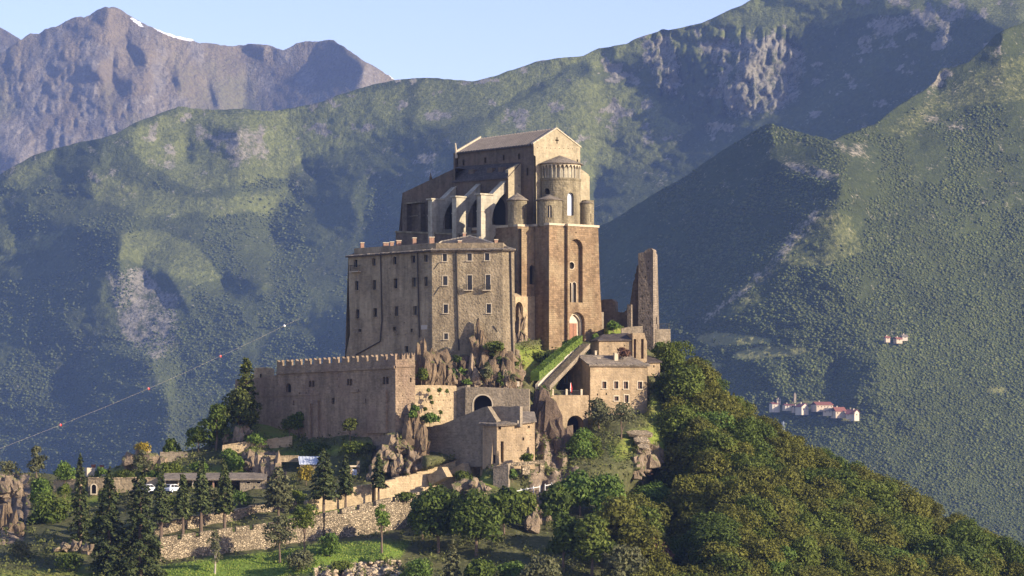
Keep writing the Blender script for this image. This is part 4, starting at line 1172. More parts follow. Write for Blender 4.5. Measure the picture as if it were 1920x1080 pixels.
# cornices
for F_, x0, x1, z in ((A, 969.5, 991, zA), (B, 1028.4, 1063, zt), (Cf, 1063.4, 1122.6, co[5][1])):
    m_ = MB(); m_.box(F_, F_.uv(x0, 430)[0], F_.uv(x1, 430)[0], z + .004, z + .42, -13.6, .2); m_.build('cornice', M['trim'], church)
# shallow block and niche below the first pilaster
Dn = A.off(1.1)
do = [Dn.uv(*q) for q in ((966, 690), (1003, 690), (1003, 556.5), (966, 556.5))]
nh = arch(Dn, 973.5, 612, 14, 92, 8, 1.3)
mb = MB(); mb.panel(Dn, do, [nh], 1.6)
mb.poly([Dn.w(*do[2]), Dn.w(*do[3]), Dn.w(do[3][0], do[3][1] + .7, -1.2), Dn.w(do[2][0], do[2][1] + .7, -1.2)])
mb.poly([Dn.w(*do[1]), Dn.w(*do[2]), Dn.w(*do[2], -5), Dn.w(*do[1], -5)]); mb.poly([Dn.w(*do[0]), Dn.w(*do[3]), Dn.w(*do[3], -3), Dn.w(*do[0], -3)])
mb.build('lower_block', M['cream'], church)
mb = MB(); mb.panel(Dn.off(-1.55), grow(nh, .3)); mb.build('niche_back', M['grey'], church)
ubox(Dn.off(-.3), 1003.2, 1013, zlow, Dn.uv(1005, 611)[1], -4, 0).build('low_buttress', M['cream'], church)
ubox(Cf.off(-.2), 1125, 1132, zlow, Cf.uv(1128, 585)[1], -4, 0).build('low_buttress', M['grey'], church)

# main apse
zl0 = 52.55; zl1 = 55.25; RA = 3.95
wm = [(31, 1, (HOR - 404) * K * 606, (HOR - 361) * K * 606), (-38, 1, (HOR - 364) * K * 606.5, (HOR - 353) * K * 606.5)]
mb = MB(); drum(mb, DC, RA, zt, zl0, wm, 36, .5); cyl(mb, DC, RA + .12, RA + .12, zl0 - .18, zl0 + .12, 40); cyl(mb, DC, RA, RA + .12, zl0 - .4, zl0 - .18, 40); cyl(mb, DC, RA + .12, RA - 1, zl0 + .12, zl0 + .13, 40)
mb.build('apse_wall', M['upper'], church)
drum_panes(church, DC, RA, wm[:1], 'skyglass'); drum_panes(church, DC, RA, wm[1:], 'dark')
mb = MB(); cyl(mb, DC, RA - .85, RA - .85, zl0 + .1, zl1 + .2, 40); mb.build('loggia_back_wall', M['pale'], church)
nb = 30; zs = zl1 - .75
arc = MB()
for i in range(nb):
    for k in range(6):
        def q(t, z, r): a = 2 * pi * (i + t) / nb; return Vector((DC.x + r * sin(a), DC.y - r * cos(a), z))
        def za(t): return zs + .62 * sqrt(max(0, 1 - ((t - .5) / .42) ** 2)) if abs(t - .5) < .42 else zs - .02
        t0, t1 = k / 6, (k + 1) / 6
        arc.poly([q(t0, za(t0), RA), q(t1, za(t1), RA), q(t1, zl1 + .12, RA), q(t0, zl1 + .12, RA)])
        arc.poly([q(t0, za(t0), RA), q(t1, za(t1), RA), q(t1, za(t1), RA - .35), q(t0, za(t0), RA - .35)])
cyl(arc, DC, RA - .35, RA - .35, zs + .6, zl1 + .1, 40)
arc.build('loggia_arches', M['trim'], church)
for i in range(nb):
    a = 2 * pi * i / nb
    if not (-100 < ((math.degrees(a) + 180) % 360 - 180) < 110): continue
    c_ = Vector((DC.x + (RA - .17) * sin(a), DC.y - (RA - .17) * cos(a), 0))
    m_ = MB(); m_.tube(c_ + Vector((0, 0, zl0 + .12)), c_ + Vector((0, 0, zs - .15)), .105, .09, 7); m_.tube(c_ + Vector((0, 0, zs - .15)), c_ + Vector((0, 0, zs + .01)), .1, .17, 7)
    m_.build('column', M['pale'], church)
mb = MB(); cyl(mb, DC, RA + .45, .01, zl1 + .22, zl1 + 1.95, 40); cyl(mb, DC, RA - .4, RA + .45, zl1 + .05, zl1 + .1, 40); cyl(mb, DC, RA + .45, RA + .45, zl1 + .1, zl1 + .22, 40)
mb.build('apse_roof', M['slate'], church)
# small apses
def small_apse(F, pxc, pyb, back, r, ztop, apex, wins, name='side_apse'):
    q = F.pt(pxc, pyb); c_ = Vector((q.x, q.y, 0)) - n_g * back
    mb = MB(); drum(mb, c_, r, zt - .1, ztop, wins, 36, .35)
    t = mb.build(name, M['upper'], church)
    drum_panes(church, c_, r, wins, 'glass', 36, .35, mullion=True)
    mb = MB(); cyl(mb, c_, r + .3, .01, ztop + .12, ztop + apex, 28); cyl(mb, c_, r + .3, r + .3, ztop, ztop + .12, 28); cyl(mb, c_, r - .1, r + .3, ztop - .06, ztop, 28)
    mb.build('side_apse_roof', M['slate'], church)
    return c_
zw0 = (HOR - 408) * K * 601; zw1 = (HOR - 385) * K * 601
small_apse(B, 1045, 425, 2.3, 2.35, (HOR - 375.5) * K * 602, 1.15, [(5, 1, zw0, zw1)])
small_apse(A, 982, 425, 1.9, 1.8, (HOR - 376) * K * 604, 1.5, [(38, 1, zw0 - .1, zw1 - .4)])
small_apse(Cf, 1119, 427, 3.0, .95, (HOR - 379) * K * 606, .5, [(60, 1, zw0 - .3, zw1 - 1)])
m_ = MB(); m_.box(G, G.uv(1091.5, 400)[0], G.uv(1106, 400)[0], zt, G.uv(1100, 376)[1], .02, 1.2); m_.build('flank_wall', M['upper'], church)

# ------------------------------------------------------------------ monastery block
mon = thing('monastery_building', 'huge ochre monastery block with hipped slab roof and rows of small windows', 'monastery', P(811, 655, 574))
R = Face(809.9, 572.0, -6); Lf = Face(809.9, 572.0, -42)
c2 = lambda x, y: (640 + x / 3.856, 420 + y / 3.856)
Lw = [(105, 285, 25, 54), (236, 275, 26, 52), (387, 264, 24, 55), (522, 254, 26, 52), (613, 248, 25, 50), (112, 446, 24, 65), (240, 440, 26, 68), (393, 430, 26, 70), (527, 420, 28, 65), (613, 415, 24, 68), (117, 650, 26, 65), (246, 640, 26, 62), (400, 630, 26, 68), (535, 625, 26, 65), (135, 770, 20, 20), (385, 757, 20, 28), (510, 770, 14, 25), (472, 905, 25, 45)]
Rw = [(748, 243, 30, 52), (927, 240, 32, 50), (1054, 238, 32, 50), (751, 410, 32, 65), (928, 425, 34, 108), (1060, 422, 34, 108), (755, 613, 32, 62), (1066, 611, 32, 64), (757, 812, 28, 42)]
def px_win(F, L):
    return [rect(F, *c2(x, y), w / 3.856, h / 3.856) for x, y, w, h in L]
def to_px(L): return [(*c2(x, y), w / 3.856, h / 3.856) for x, y, w, h in L]
lh = px_win(Lf, Lw); rhh = px_win(R, Rw)
lo = [Lf.uv(*q) for q in ((646, 690), (811, 690), (810.4, 600), (809.9, 469.5), (653, 481), (654.5, 560), (656.5, 627), (650.5, 655))]
lp = putlogs(Lf, 662, 800, 490, 640, 9, 7, to_px(Lw), 3, 1.4, .5)
mb = MB(); mb.panel(Lf, lo, lh + lp, .45)
ro = [R.uv(*q) for q in ((810.5, 690), (943, 690), (942, 468), (809.9, 469.5))]
rpz = putlogs(R, 815, 938, 490, 650, 11, 13, to_px(Rw), 4, 1.5, .45)
mb.panel(R, ro, rhh + rpz, .45)
R2 = Face(0, 0, 16, R.w(R.uv(942, 500)[0], 0, 0))
r2o = [R2.uv(*q) for q in ((942.5, 690), (966, 690), (964, 468.5), (942, 468))]
r2h = putlogs(R2, 945, 962, 480, 640, 3, 13, [], 5, 1.4, .5)
mb.panel(R2, r2o, r2h, .4)
b0 = R2.w(*r2o[1]); b1 = R2.w(*r2o[2])
mb.poly([b0, b0 + Vector((-1, 18, 0)), b1 + Vector((-1, 18, 0)), b1])
l0 = Lf.w(*lo[0]); l1 = Lf.w(*lo[4]); mb.poly([l0, l1, l1 + Vector((6, 16, 0)), l0 + Vector((6, 16, 0))])
mb.prism([R.w(.6, -40, -.8) * 1.0 + Vector((0, 0, 68)), R.w(12.6, 28, -.8), b1 * 1.0 + Vector((-1, 15, 28 - b1.z)), l1 + Vector((6, 14, 28 - l1.z)), l1 + Vector((1.0, 1.2, 28 - l1.z))], (0, 0, 10.2))
mb.build('wall', M['abbey'], mon)
close_holes(mon, Lf, lp, .45); close_holes(mon, R, rpz, .45); close_holes(mon, R2, r2h, .4)
for h in lh: fill_window(mon, Lf, h, .45, .14, 'abbey')
for h in rhh: fill_window(mon, R, h, .45, .17, 'trim')
# balconies
def balcony(F, px0, px1, py0, py1):
    m_ = MB(); u0, u1 = F.uv(px0, py1)[0], F.uv(px1, py1)[0]; v0, v1 = F.uv(px0, py1)[1], F.uv(px0, py0)[1]
    m_.box(F, u0, u1, v0 - .15, v0, .01, .75); o = m_.build('balcony', M['trim'], mon)
    m_ = MB(); m_.box(F, u0, u1, v1 - .06, v1, .70, .74)
    k = 8
    for i in range(k + 1):
        x = u0 + (u1 - u0 - .04) * i / k; m_.box(F, x, x + .04, v0, v1 - .06, .70, .74)
    for s_ in (u0, u1 - .04): m_.box(F, s_, s_ + .04, v1 - .06, v1, .01, .70); m_.box(F, s_, s_ + .04, v0, v1 - .06, .34, .38)
    m_.build('railing', M['iron'], o)
balcony(Lf, *[c2(75, 0)[0], c2(140, 0)[0], c2(0, 300)[1], c2(0, 345)[1]])
balcony(R, *[c2(888, 0)[0], c2(948, 0)[0], c2(0, 440)[1], c2(0, 478)[1]])
balcony(R, *[c2(1024, 0)[0], c2(1082, 0)[0], c2(0, 440)[1], c2(0, 478)[1]])
# pipes, plaque, wall anchors
def pipe(F, pts, r=.11):
    m_ = MB()
    for a, b_ in zip(pts[:-1], pts[1:]): m_.tube(F.w(*F.uv(*a), .13), F.w(*F.uv(*b_), .13), r, r, 6)
    m_.build('drainpipe', M['gutter'], mon)
pipe(Lf, [c2(287, 225), c2(297, 700), c2(283, 850), c2(110, 945)]); pipe(Lf, [c2(553, 208), c2(567, 820)])
pipe(R, [c2(832, 192), c2(838, 500), c2(850, 915)], .15); pipe(R2, [c2(1222, 190), c2(1232, 700), c2(1240, 945)], .13)
m_ = MB(); x, y = c2(600, 747); m_.pbox(Lf, x - 5.8, x + 5.8, y - 4, y + 4, .003, .06); m_.build('wall_plaque', M['plaque'], mon)
for x0, y0, x1, y1 in ((705, 280, 672, 325), (710, 455, 672, 512), (1098, 735, 1130, 778)):
    m_ = MB(); m_.tube(R.w(*R.uv(*c2(x0, y0)), .04), R.w(*R.uv(*c2(x1, y1)), .04), .06, .06, 5); m_.build('wall_anchor', M['iron'], mon)
# roof
def eave(F, px, py, d=.5): return F.w(*F.uv(px, py), d)
e_l = eave(Lf, 651.5, 481.3); e_c = R.w(0, R.uv(809.9, 470)[1], .5) + Lf.n * .2; e_r = eave(R, 942.5, 468.3); e_e = eave(R2, 965, 468.8, .5)
t_l = P(684, 466.2, 593); t_m = P(827, 453.7, 583.5); t_p = P(881, 443, 582); t_r = P(934, 463, 580)
bkv = e_e + Vector((-1, 16, 0.0))
mb = MB(); dn = Vector((0, 0, -.2))
for tri in ((e_l, e_c, t_m), (e_l, t_m, t_l), (e_c, e_r, t_p), (e_c, t_p, t_m), (e_r, e_e, t_p), (e_e, bkv, t_p), (t_l, t_m, P(827, 460, 597)), (t_l, P(827, 460, 597), P(690, 478, 606)), (t_m, t_p, P(870, 452, 597)), (t_m, P(870, 452, 597), P(827, 460, 597)), (t_p, bkv, P(870, 452, 597))):
    mb.prism(tri, dn)
mroof = mb.build('roof', M['slate3'], mon)
for k_, (a, b_, c_, n_s) in enumerate(((e_l, e_c, t_l.lerp(t_m, .5), 34), (e_c, e_r, t_p, 24), (e_r, e_e, t_p, 5))):
    mid = a.lerp(b_, .5); iv = (c_ - mid); hv = Vector((iv.x, iv.y, 0)); ev = Vector((b_.x - a.x, b_.y - a.y, 0)).normalized(); hv = hv - ev * hv.dot(ev); iv = Vector((hv.x, hv.y, iv.z)) / max(.1, iv.length) * .8
    eave_slabs(mroof, a, b_, n_s, iv, 'slate', 60 + k_)
for a, b_ in ((e_c, t_m), (t_m, t_p), (t_p, e_e)):
    m_ = MB()
    k = 9
    for i in range(k):
        p, q = a.lerp(b_, (i + .05) / k), a.lerp(b_, (i + .95) / k); m_.tube(p + Vector((0, 0, .05)), q + Vector((0, 0, .05)), .17, .13, 6)
    m_.build('ridge_tiles', M['trim'], mroof)
def chimney(px, ptop, pbot, w, Y, ang=12):
    Fc = Face(px, Y, ang); u0, u1 = Fc.uv(px - w / 2, pbot)[0], Fc.uv(px + w / 2, pbot)[0]; v0, v1 = Fc.uv(px, pbot)[1], Fc.uv(px, ptop)[1]
    m_ = MB(); m_.box(Fc, u0, u1, v0 - .8, v1 - .15, -.8, 0); o = m_.build('chimney', M['brick'], mon)
    m_ = MB(); m_.box(Fc, u0 - .08, u1 + .08, v1 - .15, v1, -.88, .08); m_.build('chimney_cap', M['trim'], o)
for x, yt, yb, w, Y in ((153, 132, 185, 24, 588), (325, 132, 162, 38, 588), (367, 126, 172, 26, 586), (417, 117, 155, 32, 586), (530, 97, 155, 26, 584), (655, 92, 152, 34, 582), (857, 118, 170, 26, 577), (890, 62, 100, 20, 583), (1120, 110, 155, 24, 582), (960, 92, 110, 22, 584), (1005, 92, 112, 14, 584)):
    chimney(*c2(x, 0)[:1], c2(0, yt)[1], c2(0, yb)[1], w / 3.856, Y)
# ------------------------------------------------------------------ crenellated wing
keep = thing('crenellated_wing', 'long brown fortress wing crowned with swallowtail merlons below the monastery', 'fortress', P(741, 825, 556))
KL = Face(741.3, 555.0, -46); KR = Face(741.3, 555.0, 22)
c6_ = lambda x, y: (400 + x / 4.155, 640 + y / 4.155)
kb = [(768, 330, 44, 50), (1062, 317, 42, 55), (1343, 305, 48, 58)]
kwin = [(*c6_(588, 362), 9.2, 17)]
kslit = [(*c6_(625, 480), 3, 9), (*c6_(932, 465), 5.5, 11), (*c6_(1190, 465), 3.4, 9), (*c6_(672, 405), 3, 3), (*c6_(722, 405), 3, 3)]
avoid = kwin + kslit + [(*c6_(x, y), w / 4.155 + 6, h / 4.155) for x, y, w, h in kb]
holes_w = [arch(KL, *kwin[0])]; holes_s = [rect(KL, *q) for q in kslit]
holes_b = []
for x, y, w, h in kb:
    px, py = c6_(x, y); ww = w / 4.155 * .44
    holes_b += [arch(KL, px - ww * .6, py, ww, h / 4.155), arch(KL, px + ww * .6, py, ww, h / 4.155)]
ph = putlogs(KL, 500, 736, 705, 815, 13, 8, avoid + [(709, 767, 40, 72), (590, 775, 24, 80), (666, 760, 16, 90)], 8, 1.5, .45)
kl_out = [KL.uv(*q) for q in ((441, 850), (742, 850), (741.3, 674.5), (519, 686.5), (519, 703), (484, 708.5), (441, 711.5))]
mb = MB(); mb.panel(KL, kl_out, holes_w + holes_s + holes_b + ph, .5)
krs = [rect(KR, *c6_(1538, 300), 2.6, 8.5)]
krp = putlogs(KR, 744, 776, 700, 790, 4, 10, [], 9, 1.5, .3)
kr_out = [KR.uv(*q) for q in ((741.3, 850), (779, 850), (778.2, 671.5), (741.3, 674.5))]
mb.panel(KR, kr_out, krs + krp, .5)
top = [KL.w(*kl_out[2]), KR.w(*kr_out[2]), KR.w(kr_out[2][0], kr_out[2][1], -9), KL.w(kl_out[3][0] + .5, kl_out[3][1], -9), KL.w(*kl_out[3])]
mb.poly([p - Vector((0, 0, .9)) for p in top])
for a, b_ in ((1, 2), (2, 3), (3, 4)):
    mb.poly([top[a], top[b_], top[b_] - Vector((0, 0, 22)), top[a] - Vector((0, 0, 22))])
lt = [KL.w(*kl_out[5]), KL.w(*kl_out[6]), KL.w(kl_out[6][0], kl_out[6][1], -6), KL.w(kl_out[5][0], kl_out[5][1], -6)]
mb.poly(lt); mb.poly([lt[1], lt[2], lt[2] - Vector((0, 0, 18)), lt[1] - Vector((0, 0, 18))]); mb.poly([KL.w(*kl_out[3]), KL.w(*kl_out[4]), KL.w(*kl_out[4], -9), KL.w(*kl_out[3], -9)])
mb.build('wall', M['keep'], keep)
for h in holes_w: fill_window(keep, KL, h, .5, .14, 'keep', 'dark')
for h in holes_b: fill_window(keep, KL, h, .5, .08, 'keep', 'dark')
for h in holes_s: fill_window(keep, KL, h, .5, 0, pmat='dark', name='slit_window')
for h in krs: fill_window(keep, KR, h, .5, 0, pmat='dark', name='slit_window')
close_holes(keep, KL, ph, .5); close_holes(keep, KR, krp, .5)
def merlon(F, u0, u1, v0, h, tail=True, th=.55):
    uc = (u0 + u1) / 2; w = u1 - u0
    pr = [(u0, v0), (u1, v0), (u1, v0 + h), (u1 - .1 * w, v0 + h), (uc + .12 * w, v0 + h * .62), (uc - .12 * w, v0 + h * .62), (u0 + .1 * w, v0 + h), (u0, v0 + h)] if tail else [(u0, v0), (u1, v0), (u1, v0 + h), (u0, v0 + h)]
    m_ = MB(); m_.hexa([F.w(u, v, -th) for u, v in pr], [F.w(u, v, -.001) for u, v in pr])
    m_.build('merlon', M['keep'], keep)
    m_ = MB()
uA, vA = kl_out[3]; uB, vB = kl_out[2]
nm = 13
for i in range(nm):
    t0 = i / (nm - .42); t1 = (i + .56) / (nm - .42)
    zz = vA + (vB - vA) * t0
    merlon(KL, uA + (uB - uA) * t0 + .01, uA + (uB - uA) * t1, zz + .003, 1.05)
uC, vC = kr_out[2]
for x0, x1 in ((741.6, 748), (753.5, 760), (763, 768), (772, 778)):
    u0 = KR.uv(x0, 672)[0]; u1 = KR.uv(x1, 672)[0]; t = (u0 - 0) / (uC or 1)
    merlon(KR, u0 + (.58 if x0 < 742 else 0), u1, vB + (vC - vB) * t + .003, 1.0)
# parapet band, shallow buttress and pilasters
def band(F, pa, pb, h, d0, d1, name='string_course', mat='keep', thingy=None):
    a, b_ = F.uv(*pa), F.uv(*pb)
    m_ = MB(); m_.hexa([F.w(a[0], a[1] - h, d0), F.w(b_[0], b_[1] - h, d0), F.w(b_[0], b_[1], d0), F.w(a[0], a[1], d0)], [F.w(a[0], a[1] - h, d1), F.w(b_[0], b_[1] - h, d1), F.w(b_[0], b_[1], d1), F.w(a[0], a[1], d1)])
    return m_.build(name, M[mat], thingy or keep)
band(KL, (519.3, 697), (741, 686), .45, .002, .3)
band(KR, (741.6, 685.5), (778, 684), .35, .002, .22)
m_ = MB(); m_.pbox(KL, 690, 727, 732, 812, .002, .45); m_.build('shallow_buttress', M['keep'], keep)
m_ = MB(); m_.pbox(KL, 581, 585, 757, 826, .002, .5); m_.build('pilaster', M['keep'], keep)
m_ = MB(); m_.pbox(KL, 595, 599, 750, 826, .002, .35); m_.build('pilaster', M['keep'], keep)
m_ = MB(); m_.pbox(KL, 659, 673, 730, 735, .002, .3); m_.build('stone_corbel', M['keep'], keep)
band(KL, (484, 741), (600, 737.5), .3, .002, .12)

pav = thing('ruined_pavilion', 'small roofless tan wall with a doorway catching the sun behind the cypress', 'ruin', P(497, 706, 592))
PF = Face(479, 592, 30)
po = [PF.uv(*q) for q in ((478, 712), (514.5, 712), (514.5, 692), (508, 689.5), (494, 688.5), (479, 690))]
pd = [rect(PF, 489.5, 705, 4, 8)]
mb = MB(); mb.panel(PF, po, pd, .5)
for i in (1, 2, 3, 4, 5):
    j = (i + 1) % 6; mb.poly([PF.w(*po[i]), PF.w(*po[j]), PF.w(*po[j], -.6), PF.w(*po[i], -.6)])
mb.panel(PF, list(reversed(po)), d=-.6)
mb.build('wall', M['cream'], pav); fill_window(pav, PF, pd[0], .5, 0, pmat='dark', name='doorway')

# ------------------------------------------------------------------ walls round the gate
def slab_wall(name, label, cat, F, out, mat, thick=1.2, holes=(), fills=(), depth=.5, loc=None):
    t = thing(name, label, cat, loc or F.pt(sum(q[0] for q in out) / len(out), max(q[1] for q in out)))
    o = [F.uv(*q) for q in out]
    area = sum(o[i][0] * o[(i + 1) % len(o)][1] - o[(i + 1) % len(o)][0] * o[i][1] for i in range(len(o)))
    if area < 0: o = o[::-1]
    mb = MB(); mb.panel(F, o, holes, min(depth, thick))
    for i in range(len(o)):
        j = (i + 1) % len(o); mb.poly([F.w(*o[i]), F.w(*o[j]), F.w(*o[j], -thick), F.w(*o[i], -thick)])
    mb.panel(F, list(reversed(o)), d=-thick)
    mb.build('masonry', M[mat], t)
    for h, nm, pm in fills:
        fill_window(t, F, h, min(depth, thick), 0, pmat=pm, name=nm)
    return t
W1 = Face(780, 556.5, 22)
w1h = putlogs(W1, 786, 850, 732, 772, 6, 3, [], 12, 1.6, .3)
W1t = slab_wall('retaining_wall', 'cream retaining wall with green tufts under the crag beside the fortress tower', 'retaining wall', W1, [(777, 800), (856, 800), (856, 724), (835, 722.5), (800, 722), (777, 722.5)], 'cream', 2.0, w1h)
close_holes(W1t, W1, w1h, .5)
W2 = Face(854, 559.5, -20)
slab_wall('recessed_pier', 'dark recessed pier between the cream wall and the arched gate wall', 'pier', W2, [(854, 800), (876, 800), (876, 722), (866, 724), (854, 727)], 'grey', 1.5)
W3 = Face(872, 558, -4)
ga = arch(W3, 905, 764, 35, 46, 14)
W3t = slab_wall('arched_gate_wall', 'grey wall with one large round archway above the slab roofed house', 'gate wall', W3, [(872, 800), (992, 800), (992, 729), (954, 728), (915, 726), (873, 725)], 'grey', 2.4, [ga], [(ga, 'archway', 'dark')], 2.3)
m_ = MB(); g2 = grow(ga, .2); n_ = len(ga)
for i in range(1, n_ - 0):
    j = (i + 1) % n_
    if i == 0: continue
    m_.poly([W3.w(*ga[i], .06), W3.w(*ga[j], .06), W3.w(*g2[j], .06), W3.w(*g2[i], .06)]); m_.poly([W3.w(*g2[i], .06), W3.w(*g2[j], .06), W3.w(*g2[j], .001), W3.w(*g2[i], .001)])
m_.build('arch_stones', M['trim'], W3t)
W5 = Face(931, 548.5, -40)
slab_wall('shaded_curtain_wall', 'long shaded wall stepping down to the road beside the slab roofed house', 'wall', W5, [(783, 875), (783, 815), (800, 800), (829, 795.5), (845, 789), (860, 783), (905, 764), (914, 762), (931, 790), (931, 875)], 'grey', 1.5)
W4 = Face(914, 551.0, -30)
slab_wall('ragged_parapet', 'short ragged parapet catching light on its top behind the slab roof', 'wall', W4, [(914, 800), (975, 800), (975, 762), (968, 761), (955, 763), (940, 761.5), (926, 762), (914, 764)], 'grey', .9)

# small house with the slab roof
sh = thing('slab_roofed_house', 'small pinkish stone house with pale slab roof above the road', 'house', P(955, 868, 548))
HF = Face(931.7, 547.0, 24)
c8 = lambda x, y: (860 + x / 6, 720 + y / 6)
hw = [(*c8(460, 490), 5, 7), (*c8(790, 482), 3, 5), (*c8(727, 618), 3, 5.5)]
hn = [(*c8(490, 765), 5.5, 40)]
hh = [rect(HF, *q) for q in hw]; hd = [rect(HF, *q) for q in hn]
hpu = putlogs(HF, 948, 1000, 800, 850, 6, 5, hw, 14, 1.3, .35)
ho = [HF.uv(*q) for q in ((931.7, 880), (1003, 880), (1002.5, 790), (967, 794.5), (931.7, 796.5))]
mb = MB(); mb.panel(HF, ho, hh + hd + hpu, .9)
HL = Face(0, 0, -42, HF.w(0, 0))
hlo = [HL.uv(*q) for q in ((905, 880), (931.7, 880), (931.7, 796.5), (905, 795))]
ldoor = [rect(HL, 925.5, 861, 7, 16)]
mb.panel(HL, hlo, ldoor, .6)
q1 = HF.w(*ho[1]); q2 = HF.w(*ho[2]); mb.poly([q1, q1 + Vector((-3, 8, 0)), q2 + Vector((-3, 8, 0)), q2])
mb.prism([HF.w(.8, -25, -1.1), HF.w(ho[1][0] - .2, -25, -1.1), HF.w(ho[1][0] - 1.5, -25, -7), HF.w(-.5, -25, -6)], (0, 0, 30))
mb.build('wall', M['house'], sh)
for h in hh: fill_window(sh, HF, h, .9, .07, 'house', 'dark')
for h in hd + ldoor: fill_window(sh, HF if h in hd else HL, h, .9 if h in hd else .6, 0, pmat='dark', name='doorway')
close_holes(sh, HF, hpu, .9)
mb = MB(); dn = Vector((0, 0, -.22))
ra = HL.w(*HL.uv(901.5, 794.5), .5); rb = HF.w(*HF.uv(932, 797), .5) - HF.u * .3; rc = HF.w(*HF.uv(966.7, 794.5), .55)
rd = P(971, 779, 552.5); re_ = P(904, 780, 553.5)
mb.prism([ra, rb, rc, rd, re_], dn); r_ = mb.build('roof', M['slate'], sh)
eave_slabs(r_, rb, rc, 9, (rd - rc) / (rd - rc).length * .6, 'slate', 73); eave_slabs(r_, ra, rb, 7, (re_ - ra) / (re_ - ra).length * .5, 'slate', 74)
mb = MB(); rf = HF.w(*HF.uv(967.5, 793.6), .6); rg = HF.w(*HF.uv(1003.6, 789), .6); rh_ = P(1002, 771.8, 553); ri = P(974, 771, 552.5)
mb.prism([rf, rg, rh_, ri], dn); mb.build('roof', M['slate'], sh)
m_ = MB(); a, b_ = rc + Vector((.1, 0, .05)), rd + Vector((.1, 0, .05)); m_.hexa([a, b_, b_ + Vector((.5, 0, 0)), a + Vector((.5, 0, 0))], [p + Vector((0, 0, .5)) for p in (a, b_, b_ + Vector((.5, 0, 0)), a + Vector((.5, 0, 0)))]); m_.build('roof_parapet', M['trim'], sh)
for x0, x1, y0, y1, d in ((921.5, 925, 822, 870, .5), (934, 937.5, 845, 870, .5), (990.5, 997, 838, 866, 1.1)):
    F_ = HL if x0 < 930 else HF
    m_ = MB(); u0, u1 = F_.uv(x0, y1)[0], F_.uv(x1, y1)[0]; v0, v1 = F_.uv(x0, y1)[1], F_.uv(x0, y0)[1]
    m_.hexa([F_.w(u0, v0, .002), F_.w(u1, v0, .002), F_.w(u1, v1, .002), F_.w(u0, v1, .002)], [F_.w(u0, v0, d), F_.w(u1, v0, d), F_.w(u1, v1, d * .25), F_.w(u0, v1, d * .25)]); m_.build('buttress', M['house'], sh)

# ------------------------------------------------------------------ guest house with the windows
gh = thing('guest_house', 'cream plastered house with stone slab roof and shuttered windows below the stairs', 'house', P(1160, 770, 580))
GF = Face(1106.5, 582.0, 22); GL = Face(1106.5, 582.0, -68)
c4_ = lambda x, y: (960 + x / 3.856, 580 + y / 3.856)
gw = [(*c4_(x, y), w / 3.856, h / 3.856) for x, y, w, h in ((667, 547, 30, 50), (753, 547, 30, 52), (823, 548, 32, 52), (925, 549, 31, 52), (755, 645, 31, 32), (828, 645, 29, 50))]
gs = [(*c4_(618, 616), 2.4, 4), (*c4_(682, 612), 2.4, 4)]
gh_ = [rect(GF, *q) for q in gw]; gsh = [rect(GF, *q) for q in gs]
go = [GF.uv(*q) for q in ((1106.5, 800), (1214, 800), (1213, 685.5), (1106.5, 685))]
mb = MB(); mb.panel(GF, go, gh_ + gsh, .4)
glo = [GL.uv(*q) for q in ((1045, 775), (1106.5, 775), (1106.5, 685), (1089, 668), (1071, 685), (1062, 697), (1045, 712))]
gsl = [arch(GL, *c4_(492, 457), 3.2, 11), rect(GL, *c4_(392, 510), 6.5, 12)]
mb.panel(GL, glo, gsl, .4)
mb.box(GF, .8, go[1][0] - .1, go[0][1], go[3][1] - .3, -8, -.55)
mb.poly([GF.w(*go[1]), GF.w(*go[2]), GF.w(*go[2], -8), GF.w(*go[1], -8)])
mb.build('wall', M['house'], gh)
for h in gh_: fill_window(gh, GF, h, .4, .17, 'trim', 'glass', True, bars=1)
for h in gsh: fill_window(gh, GF, h, .4, 0, pmat='dark', name='vent')
fill_window(gh, GL, gsl[0], .4, .1, 'house', 'dark'); fill_window(gh, GL, gsl[1], .4, .15, 'trim', 'skyglass')
ea = GF.w(-.45, go[3][1] + .05, .5); eb = GF.w(go[2][0] + .4, go[2][1] + .05, .5)
ga_ = GL.w(*GL.uv(1088.5, 667.2)) + GL.n * .45; Lr = (eb - ea).length
gb_ = ga_ + GF.u * (Lr - 1.5); gc = GL.w(*GL.uv(1069.5, 685.5)) + GL.n * .45; gd = gc + GF.u * Lr
mb = MB(); mb.prism([ea, eb, gb_, ga_], dn); mb.prism([ga_, gb_, gd, gc], dn); mb.prism([eb, gd, gb_], dn)
groof = mb.build('roof', M['slate'], gh)
eave_slabs(groof, ea, eb, 22, (ga_ - ea) / (ga_ - ea).length * .7, 'slate', 71)
eave_slabs(groof, ga_, gb_, 18, (eb - gb_) / (eb - gb_).length * .6, 'slate', 72, 'ridge_slab')
for x, y, w, h in ((628, 372, 22, 34), (755, 336, 26, 34), (607, 318, 14, 30)):
    px, py = c4_(x, y); Fc = Face(px, 586 if y > 330 else 590, 22); m_ = MB()
    u0, u1 = Fc.uv(px - w / 7.7, py)[0], Fc.uv(px + w / 7.7, py)[0]; v0, v1 = Fc.uv(px, py + h / 7.7)[1], Fc.uv(px, py - h / 7.7)[1]
    m_.box(Fc, u0, u1, v0 - .6, v1, -.6, 0); m_.box(Fc, u0 - .06, u1 + .06, v1 + .003, v1 + .12, -.66, .06); m_.build('chimney', M['trim'], gh)

